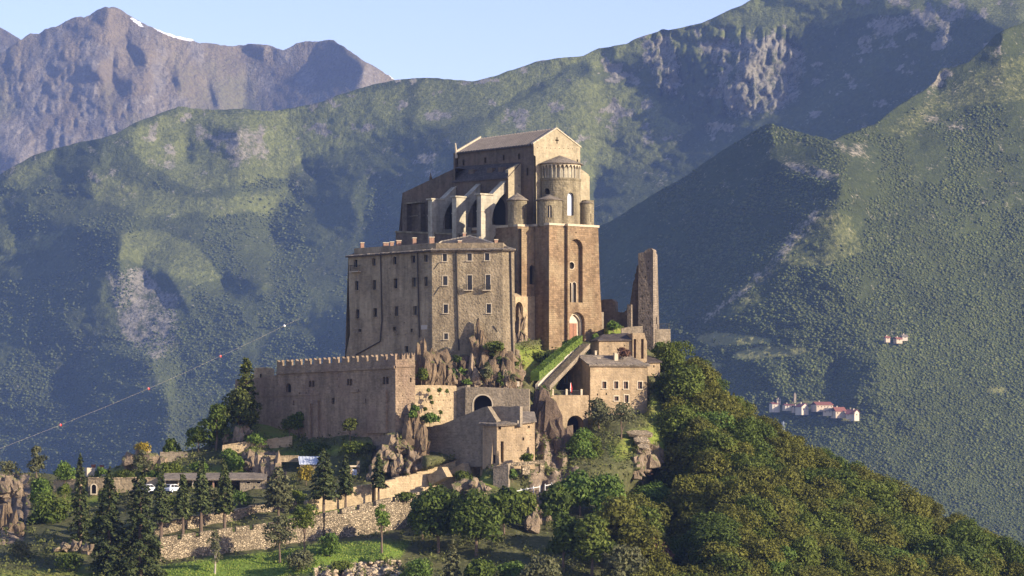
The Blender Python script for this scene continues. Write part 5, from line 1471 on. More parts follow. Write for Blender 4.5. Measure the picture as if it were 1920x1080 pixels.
# chapel-like low block with dark slits
ch = thing('low_stone_block', 'low pinkish stone block with two tall dark slits above the guest house', 'building', P(1160, 672, 592))
CF = Face(1123, 591.0, 14)
co_ = [CF.uv(*q) for q in ((1123, 690), (1186, 690), (1186, 637.5), (1123, 638))]
mb = MB(); mb.panel(CF, co_, [rect(CF, 1140, 649, 1.6, 2), rect(CF, 1171, 648, 1.8, 2.4)], .4)
CL = Face(0, 0, -62, CF.w(0, 0)); cl_ = [CL.uv(*q) for q in ((1108, 690), (1123, 690), (1123, 638), (1108, 640))]
mb.panel(CL, cl_)
CR = CF.off(.5)
cro = [CR.uv(*q) for q in ((1186, 690), (1213, 690), (1213, 640), (1211, 636), (1208, 624), (1186, 625))]
sl = [rect(CR, 1190.5, 653.5, 4.6, 36), rect(CR, 1204.5, 654, 5, 37)]
mb.panel(CR, cro, sl, .8)
mb.poly([CR.w(*cro[0]), CR.w(*cro[5]), CR.w(*cro[5], -6), CR.w(*cro[0], -6)]); mb.poly([CR.w(*cro[1]), CR.w(*cro[2]), CR.w(*cro[2], -6), CR.w(*cro[1], -6)]); mb.poly([CR.w(*cro[4]), CR.w(*cro[5]), CR.w(*cro[5], -6), CR.w(*cro[4], -6)]); mb.poly([CR.w(*cro[2]), CR.w(*cro[3]), CR.w(*cro[4]), CR.w(*cro[4], -6), CR.w(*cro[2], -6)])
mb.build('wall', M['house'], ch)
for h in sl: fill_window(ch, CR, h, .8, 0, pmat='shutter', name='slit_window')
mb = MB(); mb.prism([CF.w(-.3, co_[3][1] + .05, .35), CF.w(co_[2][0] - .1, co_[2][1] + .05, .35), P(1178, 624, 597), P(1130, 627, 597)], dn); mb.prism([CF.w(-.3, co_[3][1] + .05, .35), P(1130, 627, 597), CL.w(cl_[0][0], cl_[3][1] + .05, .35)], dn)
mb.build('roof', M['slate2'], ch)

# house beyond, ruined ledge
h2 = thing('outlying_house', 'little pale house with dark roof half hidden by bushes beyond the guest house', 'house', P(1226, 694, 594))
F2 = Face(1214, 593, 24); o2 = [F2.uv(*q) for q in ((1214, 705), (1238, 705), (1237, 677.5), (1214, 679))]
mb = MB(); mb.panel(F2, o2, [rect(F2, 1226, 687, 2.5, 4)], .3); mb.poly([F2.w(*o2[1]), F2.w(*o2[2]), F2.w(*o2[2], -5), F2.w(*o2[1], -5)]); mb.poly([F2.w(*o2[0]), F2.w(*o2[3]), F2.w(*o2[3], -5), F2.w(*o2[0], -5)]); mb.build('wall', M['house'], h2)
m_ = MB(); m_.prism([F2.w(-.4, o2[3][1], .4), F2.w(o2[2][0] + .3, o2[2][1], .4), F2.w(o2[2][0] - .2, o2[2][1] + 1.2, -4), F2.w(-.2, o2[3][1] + 1.2, -4)], dn); m_.build('roof', M['slate2'], h2)
LF_ = Face(1230, 607, 14)
lt_ = slab_wall('terrace_bastion', 'brown ruined bastion topped by a thin railing beside the lone tower', 'bastion', LF_, [(1230, 680), (1258, 680), (1258, 650), (1257, 617), (1230, 617)], 'grey', 4.0)
m_ = MB()
for x in (1238, 1242, 1246, 1250, 1254, 1256.5):
    u, v = LF_.uv(x, 617); m_.box(LF_, u - .04, u + .04, v + .003, v + 1.0, -.3, -.22)
u0, v0 = LF_.uv(1238, 617); u1, _q = LF_.uv(1256.5, 617); m_.box(LF_, u0, u1, v0 + 1.0, v0 + 1.07, -.3, -.22); m_.build('railing', M['iron'], lt_)

# ------------------------------------------------------------------ lone ruined tower and the wall behind it
rt = thing('ruined_tower', 'lone tall broken stone tower with one sunlit edge beside the church', 'tower ruin', P(1212, 632, 610))
RF = Face(1225, 606.0, -24); RRt = Face(1225, 606.0, 66)
c3_ = lambda x, y: (940 + x / 3.856, 400 + y / 3.856)
rfo = [RF.uv(*c3_(*q)) for q in ((990, 1000), (1100, 1000), (1097, 268), (1085, 252), (1062, 256), (1045, 266), (1030, 280), (990, 288))]
rph = [rect(RF, *c3_(x, y), 2.4, 3) for x, y in ((1015, 352), (1062, 350), (1060, 398), (1017, 420), (1015, 520), (1072, 512), (1060, 590), (1017, 600), (1020, 690), (1062, 720), (1020, 780), (1075, 650), (1045, 840), (1078, 790), (1018, 860), (1042, 460))]
mb = MB(); mb.panel(RF, rfo, rph, .4)
rro = [RRt.uv(*c3_(*q)) for q in ((1100, 1000), (1146, 1000), (1140, 780), (1128, 300), (1108, 270), (1097, 262))]
rrh = [rect(RRt, *c3_(1122, 775), 1.6, 14)]
mb.panel(RRt, rro, rrh, .3)
bw = [RF.w(*rfo[0], -2.5), RF.w(*rfo[7], -2.5), RF.w(*rfo[4], -2.0), RRt.w(*rro[3]), RRt.w(*rro[1])]
mb.poly(bw); mb.poly([RF.w(*rfo[0]), RF.w(*rfo[7]), bw[1], bw[0]])
for i in range(2, 7): mb.poly([RF.w(*rfo[i]), RF.w(*rfo[i + 1]), RF.w(rfo[i + 1][0], rfo[i + 1][1] - .2, -2.2), RF.w(rfo[i][0], rfo[i][1] - .3, -2.0)])
mb.build('shaft', M['tower'], rt); close_holes(rt, RF, rph, .4); close_holes(rt, RRt, rrh, .3)
RW2 = RF.off(-1.6)
rw = [RW2.uv(*c3_(*q)) for q in ((715, 1000), (992, 1000), (992, 370), (978, 385), (975, 430), (964, 440), (966, 470), (952, 500), (945, 560), (935, 620), (930, 660), (915, 672), (904, 700), (885, 716), (826, 712), (824, 640), (800, 620), (740, 622), (718, 630))]
mb = MB(); mb.panel(RW2, rw)
for i in range(len(rw)):
    j = (i + 1) % len(rw); mb.poly([RW2.w(*rw[i]), RW2.w(*rw[j]), RW2.w(*rw[j], -1.3), RW2.w(*rw[i], -1.3)])
mb.panel(RW2, list(reversed(rw)), d=-1.3)
mb.build('broken_wall', M['aisle'], rt)  # darker masonry stands in for the shadow on this recessed wall
m_ = MB(); RW4 = RF.off(.05); m_.box(RW4, RW4.uv(*c3_(918, 800))[0], RW4.uv(*c3_(946, 800))[0], RW4.uv(*c3_(930, 880))[1], RW4.uv(*c3_(930, 660))[1], -.6, .5); m_.build('wall_stub', M['tower'], rt)
slab_wall('grey_garden_wall', 'low grey garden wall at the foot of the lone tower', 'wall', Face(1165, 601, 8), [(1165, 650), (1205, 650), (1205, 611), (1178, 613), (1165, 616)], 'grey', .6)

# ------------------------------------------------------------------ stairs, hedge, terrace
pp = [(1009, 573, 721, 740), (1022, 576.5, 706, 730), (1040, 581, 686, 712), (1058, 585, 671, 700), (1075, 589, 654, 690), (1088, 592, 640, 670)]
par = strip_wall('stair_parapet', 'pale sloping parapet of the long stairway below the church portal', 'parapet', [(a, b_, t_, c_) for a, b_, t_, c_ in pp], .55, 'lime')
sb = thing('stone_staircase', 'long straight stone stairway climbing to the church portal', 'staircase', P(1030, 722, 575))
ns = 34
pA, pB = P(1016, 724, 572.5), P(1092, 645, 591.5)
dirn = Vector((pB.x - pA.x, pB.y - pA.y, 0)).normalized(); sd = Vector((dirn.y, -dirn.x, 0))
for i in range(ns):
    a = pA.lerp(pB, i / ns); b_ = pA.lerp(pB, (i + 1) / ns); z1 = b_.z
    a = Vector((a.x, a.y, z1)); b_ = Vector((b_.x, b_.y, z1)); w = sd * 1.5; d_ = Vector((0, 0, -.9))
    m_ = MB(); m_.hexa([a + d_, b_ + d_ - dirn * .004, b_ + w + d_ - dirn * .004, a + w + d_], [a, b_ - dirn * .004, b_ + w - dirn * .004, a + w]); m_.build('step', M['grey'], sb)  # darker stone put in for the shadow over the stairs
TF = Face(1034, 577.0, 20)
ta = arch(TF, 1079, 797, 31, 36, 10)
tr = slab_wall('terrace_wall', 'cream terrace wall with an arched vault beneath the guest house terrace', 'terrace wall', TF, [(1030, 760), (1040, 790), (1052, 830), (1104, 830), (1104, 741), (1034, 741)], 'house', 3.0, [ta], [(ta, 'vault', 'dark')], 2.6)
for x in (1037, 1063, 1091):
    m_ = MB(); m_.pbox(TF, x - 1.8, x + 1.8, 729.5, 740.9, -.5, -.1); m_.build('terrace_post', M['trim'], tr)
for x0, x1 in ((1039, 1061), (1065, 1089)):
    m_ = MB(); m_.pbox(TF, x0, x1, 731.5, 732.3, -.34, -.28); m_.pbox(TF, x0, x1, 739.6, 740.2, -.34, -.28)
    for k in range(12): x = x0 + (x1 - x0) * (k + .5) / 12; m_.pbox(TF, x - .2, x + .2, 732.3, 739.6, -.33, -.29)
    m_.build('railing', M['iron'], tr)
um = thing('closed_parasol', 'closed red and white parasol standing on the railed terrace', 'parasol', TF.w(*TF.uv(1075, 741), -1.2))
c_ = TF.w(*TF.uv(1075, 741), -1.2); m_ = MB(); m_.tube(c_, c_ + Vector((0, 0, 2.3)), .04, .04, 6); m_.build('pole', M['white'], um)
m_ = MB(); m_.tube(c_ + Vector((0, 0, .45)), c_ + Vector((0, 0, 1.2)), .16, .24, 8); m_.tube(c_ + Vector((0, 0, 1.2)), c_ + Vector((0, 0, 2.25)), .24, .05, 8); m_.build('canopy', M['red'], um)
m_ = MB(); m_.tube(c_ + Vector((-.1, -.2, .7)), c_ + Vector((-.06, -.14, 2.2)), .1, .05, 6); m_.build('canopy_stripe', M['white'], um)
sn = thing('terrace_sign', 'pale rectangular notice standing in the dark vault beside the crag', 'notice board', P(971, 727, 569))
FS = Face(971, 569, 10); m_ = MB(); m_.pbox(FS, 968.3, 973.7, 714.5, 724, -.05, 0); m_.build('board', M['plaque'], sn); m_ = MB(); m_.pbox(FS, 970.3, 971.7, 724, 729, -.06, -.01); m_.build('post', M['iron'], sn)
for i, (x, y, w, h, lab) in enumerate(((1199, 811, 49, 10, 'topmost of three pale slanting rock slabs under the guest house'), (1203, 824, 30, 12, 'middle one of three pale slanting rock slabs under the guest house'), (1207, 836, 22, 10, 'lowest of three pale slanting rock slabs under the guest house'))):
    Y = 566 - i * 2.5; r = random.Random(40 + i); FS = Face(x, Y, 24)
    m_ = MB(); ol = [(-.5, -.25), (-.2, -.5), (.32, -.42), (.5, .1), (.42, .5), (-.1, .46), (-.42, .3)]
    a = [FS.w(*FS.uv(x + w * u, y + h * v), -.0) + Vector((0, -1.0 + 2.6 * (.5 - v), 0)) for u, v in ol]
    m_.hexa(a, [p + Vector((.1, .5, -.45)) for p in a]); o = m_.build('rock_slab', M['rubble'], None, loc=P(x, y + h / 2, Y)); tag(o, lab, 'rock slab', 'rock slabs under the guest house')

# ------------------------------------------------------------------ road walls and garden walls
rpA = [(575, 537, 941, 966), (610, 539, 932, 962), (645, 541.5, 918, 955), (697, 544, 909.5, 948)]
rpB = [(704.5, 545, 908, 946), (727, 547, 903, 944), (780, 550, 889, 940), (830, 553, 874, 930), (880, 556, 857.5, 915), (902, 557.5, 851.5, 900)]
ra_ = strip_wall('road_retaining_wall', 'tan retaining wall under the road beside the slender cypresses', 'retaining wall', rpA, 1.0, 'cream')
rb_ = strip_wall('road_retaining_wall', 'long tan retaining wall rising under the parked silver car', 'retaining wall', rpB, 1.0, 'cream')
coping(ra_, rpA, 1.0, 'cream', 3, 12); coping(rb_, rpB, 1.0, 'cream', 4, 12)
FD = Face(700.5, 545.3, 18); dd = thing('iron_door', 'narrow dark door in the gap of the road retaining wall', 'door', FD.w(*FD.uv(700.5, 942)))
m_ = MB(); m_.pbox(FD, 695.5, 705.5, 909.5, 948, -.2, -.05); m_.build('door_leaf', M['dark'], dd); m_ = MB(); m_.pbox(FD, 695.5, 705.5, 907, 909.4, -.3, .25); m_.build('lintel', M['trim'], dd)
for i, (q, lab) in enumerate(((((801, 893), (828, 875.5), (838, 894), (806, 910)), 'lower of two wedge shaped buttress walls leaning on the road wall'), (((840, 885), (867, 868), (874, 888), (842, 890)), 'upper of two wedge shaped buttress walls leaning on the road wall'))):
    Fw = Face(q[1][0], 549 + 2 * i, -38)
    slab_wall('wedge_buttress', lab, 'buttress', Fw, list(q), 'cream', 1.6)
gA = [(300, 516.5, 1017, 1056), (355, 518.5, 1009, 1050), (410, 520.5, 1001, 1043), (455, 522.5, 995.5, 1037), (500, 524.5, 990, 1033), (560, 528, 979, 1024), (606, 530.5, 971, 1016)]
gB = [(609, 531, 971, 1016), (660, 535, 958.5, 1012), (720, 540.5, 945, 1006), (788, 546.5, 931, 1000)]
gC = [(-30, 519.5, 1064, 1092), (0, 520, 1060, 1086), (40, 521, 1055, 1078), (74, 522, 1052, 1068)]
def wall_merlons(t, pts, xs, h_px, thick, seed):
    r = random.Random(seed)
    ax = [p[0] for p in pts]
    for x0, x1 in xs:
        y0, y1 = np.interp([x0, x1], ax, [p[1] for p in pts]); t0, t1 = np.interp([x0, x1], ax, [p[2] for p in pts])
        A_, B_ = P(x0, t0, y0), P(x1, t1, y1); d = B_ - A_; d.z = 0; nn = Vector((-d.y, d.x, 0)).normalized()
        if nn.y < 0: nn = -nn
        up = Vector((0, 0, h_px * K * y0)); z = Vector((0, 0, .004)); lo_ = [A_ + z - nn * .01, B_ + z - nn * .01, B_ + nn * thick, A_ + nn * thick]
        m_ = MB(); m_.hexa(lo_, [p + up * (1 + .08 * r.random()) for p in lo_]); m_.build('merlon', M['rubble'], t)
for pts, lab, xs, sd_ in ((gA, 'pale rubble garden wall with square notches above the bright lawn', [(301, 332.5), (341, 367.5), (375, 436), (443, 468), (476, 500), (506, 536), (543, 575), (582, 605)], 1), (gB, 'notched rubble garden wall mostly in tree shade below the road', [(610, 633), (641, 666), (674, 698), (705, 733), (741, 787)], 2), (gC, 'short notched rubble wall at the corner beside the dark roof', [(-30, 19), (29, 58)], 3)):
    t = strip_wall('garden_wall', lab, 'garden wall', pts, .7, 'rubble'); wall_merlons(t, pts, xs, 8.5, .68, sd_)
for pts, lab, mt, th in (([(60, 530, 1017, 1032), (110, 531, 1014, 1030), (165, 532, 1012, 1030)], 'low broken rubble wall beside the big spruces', 'rubble', .8),
    ([(290, 523, 985, 1010), (352, 525, 972, 1000), (420, 530, 962, 985), (480, 535, 950, 970), (575, 540, 940, 968)], 'rubble terrace wall behind the slender trunks', 'rubble', .9),
    ([(165, 559, 897, 930), (210, 558, 898, 928), (255, 557.5, 897, 926), (305, 557, 897, 922)], 'tan terrace wall with a small arched niche behind the spruces', 'cream', .8),
    ([(417, 567, 837, 852), (470, 568, 829, 848), (548, 570, 820.5, 842)], 'curved dry stone terrace wall below the dark cedar', 'cream', .8),
    ([(100, 563, 902, 926), (150, 561, 901, 925)], 'short tan terrace wall between the round bushes', 'cream', .8),
    ([(500, 562, 857, 866), (560, 562, 856, 866)], 'low mossy kerb wall above the pale metal roof', 'cream', .6),
    ([(300, 571, 850, 870), (352, 572, 849, 866)], 'low grey ruin wall on the ridge beside the yellow bush', 'grey', .7),
    ([(925, 543, 876, 925), (953, 542, 873, 930)], 'dark revetment wall beside the stone pergola', 'grey', .8)):
    t = strip_wall('stone_wall', lab, 'stone wall', pts, th, mt); coping(t, pts, th, mt, int(pts[0][0]) + 700, 8)
FN = Face(176, 558.4, 8); t = thing('wall_niche', 'small dark arched niche in the terrace wall behind the spruces', 'niche', FN.w(*FN.uv(176, 926)))
h = arch(FN, 176, 917, 8.5, 17); mb = MB(); mb.panel(FN, arch(FN, 176, 917, 13, 21), [h], .5, .25); mb.build('surround', M['trim'], t); m_ = MB(); m_.panel(FN, h, d=-.2); m_.build('recess', M['dark'], t)

# pergola ruin
pg = thing('stone_pergola', 'ruined stone beam on pale pillars below the slab roofed house', 'ruin', P(985, 905, 545))
PG = Face(951, 544.0, 14)
m_ = MB(); m_.hexa([PG.w(*PG.uv(950, 876), 0), PG.w(*PG.uv(1022, 869), 0), PG.w(*PG.uv(1022, 862), 0), PG.w(*PG.uv(950, 868.5), 0)], [PG.w(*PG.uv(950, 876), -1.2), PG.w(*PG.uv(1022, 869), -1.2), PG.w(*PG.uv(1022, 862), -1.2), PG.w(*PG.uv(950, 868.5), -1.2)]); m_.build('beam', M['rubble'], pg)
for x0, x1, yb in ((950, 955, 918), (980, 994, 890), (1013, 1021, 886)):
    m_ = MB(); m_.pbox(PG, x0, x1, 876.5 - (x0 - 950) * .095, yb, -1.1, -.05); m_.build('pillar', M['rubble'], pg)
wf = thing('white_fence', 'low white rail fence among the bushes under the pergola', 'fence', P(1005, 920, 541))
for i, (x0, y0, x1, y1) in enumerate(((965, 921, 988, 916), (988, 916, 1012, 912), (1022, 910, 1047, 905))):
    a, b_ = P(x0, y0, 541 + i), P(x1, y1, 542 + i); dz = Vector((0, 0, -.12))
    m_ = MB(); m_.hexa([a, b_, b_ + dz, a + dz], [p + Vector((0, .1, 0)) for p in (a, b_, b_ + dz, a + dz)]); m_.build('rail', M['white'], wf)
    for k in (0, .5, 1):
        p = a.lerp(b_, k); m_ = MB(); m_.tube(p + Vector((0, .05, -.9)), p + Vector((0, .05, .25)), .07, .07, 6); m_.build('fence_post', M['white'], wf)

# long shed
shd = thing('long_open_shed', 'long low shed with stone slab roof and open front behind the slender cypresses', 'shed', P(400, 918, 555))
SF = Face(310, 553.5, 2)
m_ = MB(); m_.prism([SF.w(*SF.uv(305, 898), .6), SF.w(*SF.uv(500, 897.5), .6), SF.w(*SF.uv(500, 886), -4.5), SF.w(*SF.uv(305, 887), -4.5)], (0, 0, -.25)); m_.build('roof', M['slate'], shd)
wo_ = [SF.uv(*q) for q in ((450, 924), (499, 924), (499, 898.6), (450, 898.6))]; wh_ = [rect(SF, 465.5, 905, 7, 3.4), rect(SF, 485, 905, 7, 3.4)]
mb = MB(); mb.panel(SF, wo_, wh_, .3, -.05); mb.poly([SF.w(*wo_[0], -.05), SF.w(*wo_[3], -.05), SF.w(*wo_[3], -4.2), SF.w(*wo_[0], -4.2)]); mb.poly([SF.w(*wo_[1], -.05), SF.w(*wo_[2], -.05), SF.w(*wo_[2], -4.2), SF.w(*wo_[1], -4.2)])
mb.poly([SF.w(*SF.uv(305, 930), -4.3), SF.w(*SF.uv(499, 930), -4.3), SF.w(*SF.uv(499, 890), -4.3), SF.w(*SF.uv(305, 890), -4.3)]); mb.build('wall', M['grey'], shd)
for h in wh_: fill_window(shd, SF.off(-.05), h, .3, .06, 'trim', 'dark')
for x in (309, 335, 362, 400, 428):
    m_ = MB(); m_.pbox(SF, x - 1.6, x + 1.6, 899, 925, -.35, -.05); m_.build('post', M['brick' if x == 400 else 'trim'], shd)
for x0, x1, y0, y1, lab in ((561, 604, 856.5, 871, 'wider pale blue metal roof beside the dark conifer'), (609, 640, 856, 873, 'narrower pale blue metal roof between two dark conifers')):
    t = thing('metal_roofed_hut', lab, 'hut', P((x0 + x1) / 2, y1 + 8, 560), 'huts with pale metal roofs'); FT = Face(x0, 559, 8)
    u0, v0 = FT.uv(x0, y1); u1, v1 = FT.uv(x1, y0)
    m_ = MB(); m_.hexa([FT.w(u0, v0, .3), FT.w(u1, v0, .3), FT.w(u1, v1, -2.6), FT.w(u0, v1, -2.6)], [p + Vector((0, 0, .08)) for p in (FT.w(u0, v0, .3), FT.w(u1, v0, .3), FT.w(u1, v1, -2.6), FT.w(u0, v1, -2.6))]); o = m_.build('metal_roof', M['tin'], t)
    for k in range(7):
        x = u0 + (u1 - u0) * (k + .5) / 7; m_ = MB(); m_.hexa([FT.w(x - .04, v0 + .09, .3), FT.w(x + .04, v0 + .09, .3), FT.w(x + .04, v1 + .09, -2.6), FT.w(x - .04, v1 + .09, -2.6)], [p + Vector((0, 0, .05)) for p in (FT.w(x - .04, v0 + .09, .3), FT.w(x + .04, v0 + .09, .3), FT.w(x + .04, v1 + .09, -2.6), FT.w(x - .04, v1 + .09, -2.6))]); m_.build('roof_seam', M['tin'], o)
    m_ = MB(); m_.box(FT, u0 + .2, u1 - .2, v0 - 1.6, v0 - .02, -2.4, 0); m_.build('wall', M['grey'], t)
gt = thing('garden_gate', 'pale blue panel gate in a stone frame beside the rocky path', 'gate', P(665, 905, 553))
FGt = Face(665, 552.5, 16); m_ = MB(); m_.pbox(FGt, 660.5, 669, 880, 905, -.12, 0); m_.build('gate_panel', M['tin'], gt)
for x0, x1, y0, y1 in ((656, 660.3, 876, 907), (669.2, 674, 864, 907)): m_ = MB(); m_.pbox(FGt, x0, x1, y0, y1, -.5, .15); m_.build('gate_post', M['rubble'], gt)
m_ = MB(); m_.pbox(FGt, 655, 674, 872.5, 875.8, -.6, .25); m_.build('lintel', M['trim'], gt)
for x0, x1, y0, lab in ((163, 179.5, 875, 'taller orange capped chimney stub on the ridge beside the pointed spruce'), (189, 200, 876, 'smaller orange capped chimney stub on the ridge among low bushes')):
    t = thing('chimney_stub', lab, 'chimney', P((x0 + x1) / 2, 892, 572), 'orange capped chimneys on the ridge'); FT = Face(x0, 571.5, 30)
    m_ = MB(); m_.pbox(FT, x0, x1, y0 + 2, 894, -1.2, 0); m_.build('stack', M['trim'], t)
    m_ = MB(); xm = x1 - 5 if x0 < 170 else x0 + 1; m_.pbox(FT, xm, xm + 6, y0 - 4, y0 + 1.9, -.9, -.3); m_.build('cap', M['terra'], t)
bl = thing('dark_flat_roof', 'dark flat roofed shelter with a pale edge strip at the lower corner wall', 'shelter', P(15, 1055, 524))
FB_ = Face(0, 524, 4); m_ = MB(); m_.pbox(FB_, -60, 33, 1041, 1060, -4, 0); m_.build('wall', M['dark'], bl); m_ = MB(); m_.pbox(FB_, -62, 35, 1036, 1039, -4.3, .3); m_.build('roof', M['gutter'], bl); m_ = MB(); m_.pbox(FB_, -62, 35, 1039.2, 1041, .05, .32); m_.build('edge_strip', M['tin'], bl)

# cars
def car(px, py, Y, ang, label, group=None):
    c_ = P(px, py, Y); t = thing('parked_car', label, 'car', c_, group)
    t.rotation_euler = (0, 0, 0)
    a = radians(ang); f = Vector((cos(a), sin(a), 0)); s = Vector((-sin(a), cos(a), 0)); up = Vector((0, 0, 1))
    def pt(x, y, z): return c_ + f * x + s * y + up * z
    prof = [(-2.0, .35), (-2.05, .75), (-1.9, .95), (-1.55, 1.42), (-.2, 1.5), (.35, 1.42), (1.05, .98), (1.85, .85), (2.05, .62), (2.05, .35)]
    m_ = MB(); m_.hexa([pt(x, -.82 + (.12 if z > 1.2 else 0), z) for x, z in prof], [pt(x, .82 - (.12 if z > 1.2 else 0), z) for x, z in prof]); body = m_.build('body', M['carw'], t)
    for sy in (-1, 1):
        for w in ([(-1.6, .98), (-1.42, 1.36), (-.75, 1.42), (-.7, .98)], [(-.6, .98), (-.65, 1.42), (.25, 1.36), (.85, .98)]):
            m_ = MB(); m_.poly([pt(x, sy * (.835 - .12 * (z - .98) / .44), z) for x, z in w]); m_.build('side_window', M['glass'], body)
    m_ = MB(); m_.poly([pt(.42, -.66, 1.4), pt(.42, .66, 1.4), pt(1.02, .72, 1.03), pt(1.02, -.72, 1.03)]); o = m_.build('windscreen', M['glass'], body); o.location = (0, 0, .02)
    m_ = MB(); m_.poly([pt(-1.93, -.66, .98), pt(-1.93, .66, .98), pt(-1.6, .6, 1.4), pt(-1.6, -.6, 1.4)]); o = m_.build('rear_window', M['glass'], body); o.location = -f * .03
    for x in (-1.3, 1.3):
        for sy in (-1, 1):
            m_ = MB(); m_.tube(pt(x, sy * .66, .32), pt(x, sy * .86, .32), .32, .32, 12); w = m_.build('wheel', M['tyre'], t)
            m_ = MB(); m_.tube(pt(x, sy * .861, .32), pt(x, sy * .87, .32), .19, .19, 10); m_.build('rim', M['tin'], w)
    for sy in (-.55, .55):
        m_ = MB(); m_.tube(pt(2.0, sy, .7), pt(2.08, sy, .69), .1, .1, 8); m_.build('headlight', M['white'], t)
    return t
car(815, 875.5, 554.5, 28, 'silver white hatchback parked on the road behind the retaining wall')
car(277, 924, 553.0, 70, 'white car in the shed yard beside the tallest spruces', 'white cars in the shed yard')
car(324, 924, 553.5, 60, 'white car under the open end of the long shed', 'white cars in the shed yard')

# ------------------------------------------------------------------ village on the wooded spur
def far_house(px0, px1, py0, py1, roof_px, mat, rmat, label, ang=20, gable=False, dep=.9):
    pxc = (px0 + px1) / 2; Y = float(spur.depth(np.array([pxc]), np.array([py1]))[0]) - 12
    F = Face(px0, Y, ang); t = thing('village_house', label, 'house', F.pt(pxc, py1), 'village houses on the wooded spur')
    u0, v0 = F.uv(px0, py1 + 4); u1, v1 = F.uv(px1, py0 + roof_px); vt = F.uv(pxc, py0)[1]; D_ = (u1 - u0) * dep
    nw = max(1, int((px1 - px0) / 6)); hs = []
    for k in range(nw):
        x = px0 + (px1 - px0) * (k + .5) / nw
        hs.append(rect(F, x, py0 + roof_px + (py1 - py0 - roof_px) * .38, 1.7, 2.4))
    mb = MB(); out = [(u0, v0), (u1, v0), (u1, v1)] + ([((u0 + u1) / 2, vt)] if gable else []) + [(u0, v1)]
    mb.panel(F, out, hs, .4)
    for a, b_ in (((u1, v0), (u1, v1)), ((u0, v0), (u0, v1))): mb.poly([F.w(*a), F.w(*b_), F.w(*b_, -D_), F.w(*a, -D_)])
    mb.build('wall', M[mat], t)
    for h in hs: fill_window(t, F, h, .4, 0, pmat='shutter')
    mb = MB(); dn_ = Vector((0, 0, -.35)); um_ = (u0 + u1) / 2
    if gable:
        mb.prism([F.w(u0 - .5, v1 - .2, .6), F.w(um_, vt + .2, .6), F.w(um_, vt + .2, -D_), F.w(u0 - .5, v1 - .2, -D_)], dn_); mb.prism([F.w(um_, vt + .2, .6), F.w(u1 + .5, v1 - .2, .6), F.w(u1 + .5, v1 - .2, -D_), F.w(um_, vt + .2, -D_)], dn_)
    else:
        mb.prism([F.w(u0 - .5, v1, .7), F.w(u1 + .5, v1, .7), F.w(u1 + .3, vt, -D_ / 2), F.w(u0 - .3, vt, -D_ / 2)], dn_); mb.prism([F.w(u0 - .3, vt, -D_ / 2), F.w(u1 + .3, vt, -D_ / 2), F.w(u1 + .5, v1, -D_), F.w(u0 - .5, v1, -D_)], dn_)
    mb.build('roof', M[rmat], t)
    m_ = MB(); x = u0 + (u1 - u0) * .3; m_.box(F, x, x + .9, v1, vt + 1.0, -D_ / 2 - .4, -D_ / 2 + .4); m_.build('chimney', M['pinkw'], t)
for a in ((1448, 1462, 754, 769, 3, 'lime', 'terra2', 'white house standing alone at the edge of the hamlet', 20, False), (1457, 1464, 748, 755, 2, 'pinkw', 'slate', 'tiny grey house above the lone white one', 10, False),
          (1472, 1489, 757, 766, 2.5, 'lime', 'terra2', 'low white house with dark roof beside the bell tower', 14, False), (1489, 1502, 760, 770, 3.5, 'pinkw', 'slate', 'small cream house with grey roof in the hamlet', 16, False),
          (1503, 1516, 756, 774, 6, 'lime', 'terra2', 'white gabled house in the middle of the hamlet', 40, True), (1531, 1562, 753, 768, 6, 'pinkw', 'terra', 'widest hamlet house with long red roof', 16, False),
          (1543, 1560, 765, 776, 5, 'pinkw', 'slate', 'grey roofed house in front of the long red roof', -30, False), (1567, 1587, 763, 780, 8, 'pinkw', 'terra', 'cream house under a steep red brown roof', 22, False),
          (1586, 1602, 767, 782, 9, 'pinkw', 'terra2', 'dark red roofed house next to the white gable', -25, False), (1602, 1611, 768, 785, 5, 'lime', 'terra2', 'tall white gable house at the far end of the hamlet', 45, True),
          (1661, 1669, 630, 638, 3, 'pinkw', 'terra', 'small lone cottage in the woods above the hamlet', 20, False), (1681, 1692, 632, 640, 3.5, 'pinkw', 'terra', 'red roofed farmhouse in the woods above the hamlet', 25, False), (1692, 1702, 627, 635, 4, 'lime', 'slate', 'grey roofed barn behind the woodland farmhouse', 15, False)):
    far_house(*a)
t = thing('bell_tower', 'thin grey bell tower rising above the hamlet', 'bell tower', P(1491, 752, float(spur.depth(np.array([1491.]), np.array([752.]))[0]) - 10), None)
FT = Face(1491, float(spur.depth(np.array([1491.]), np.array([752.]))[0]) - 12, 20); m_ = MB(); m_.pbox(FT, 1489, 1493, 740, 756, -1.8, 0); m_.build('shaft', M['grey'], t); m_ = MB(); u0, v0 = FT.uv(1488.6, 740); u1, _ = FT.uv(1493.4, 740); a = [FT.w(u0, v0, .2), FT.w(u1, v0, .2), FT.w(u1, v0, -2), FT.w(u0, v0, -2)]; ap = FT.w((u0 + u1) / 2, v0 + 2.2, -.9)
for i in range(4): m_.poly([a[i], a[(i + 1) % 4], ap])
m_.build('spire', M['slate'], t)
t = thing('pylon', 'slim pale pylon rising from the woods below the hamlet', 'pylon', P(1469, 815, 2480)); m_ = MB(); p0 = P(1469, 815, 2480); p1 = P(1469, 790, 2480)
for dx, dy in ((-.8, -.8), (.8, -.8), (.8, .8), (-.8, .8)): m_.tube(p0 + Vector((dx, dy, 0)), p1 + Vector((dx * .25, dy * .25, 0)), .16, .12, 4)
m_.build('mast', M['tin'], t); m_ = MB(); m_.tube(p1 + Vector((-1.4, 0, -1.2)), p1 + Vector((1.4, 0, -1.2)), .14, .14, 4); m_.build('crossarm', M['tin'], t)

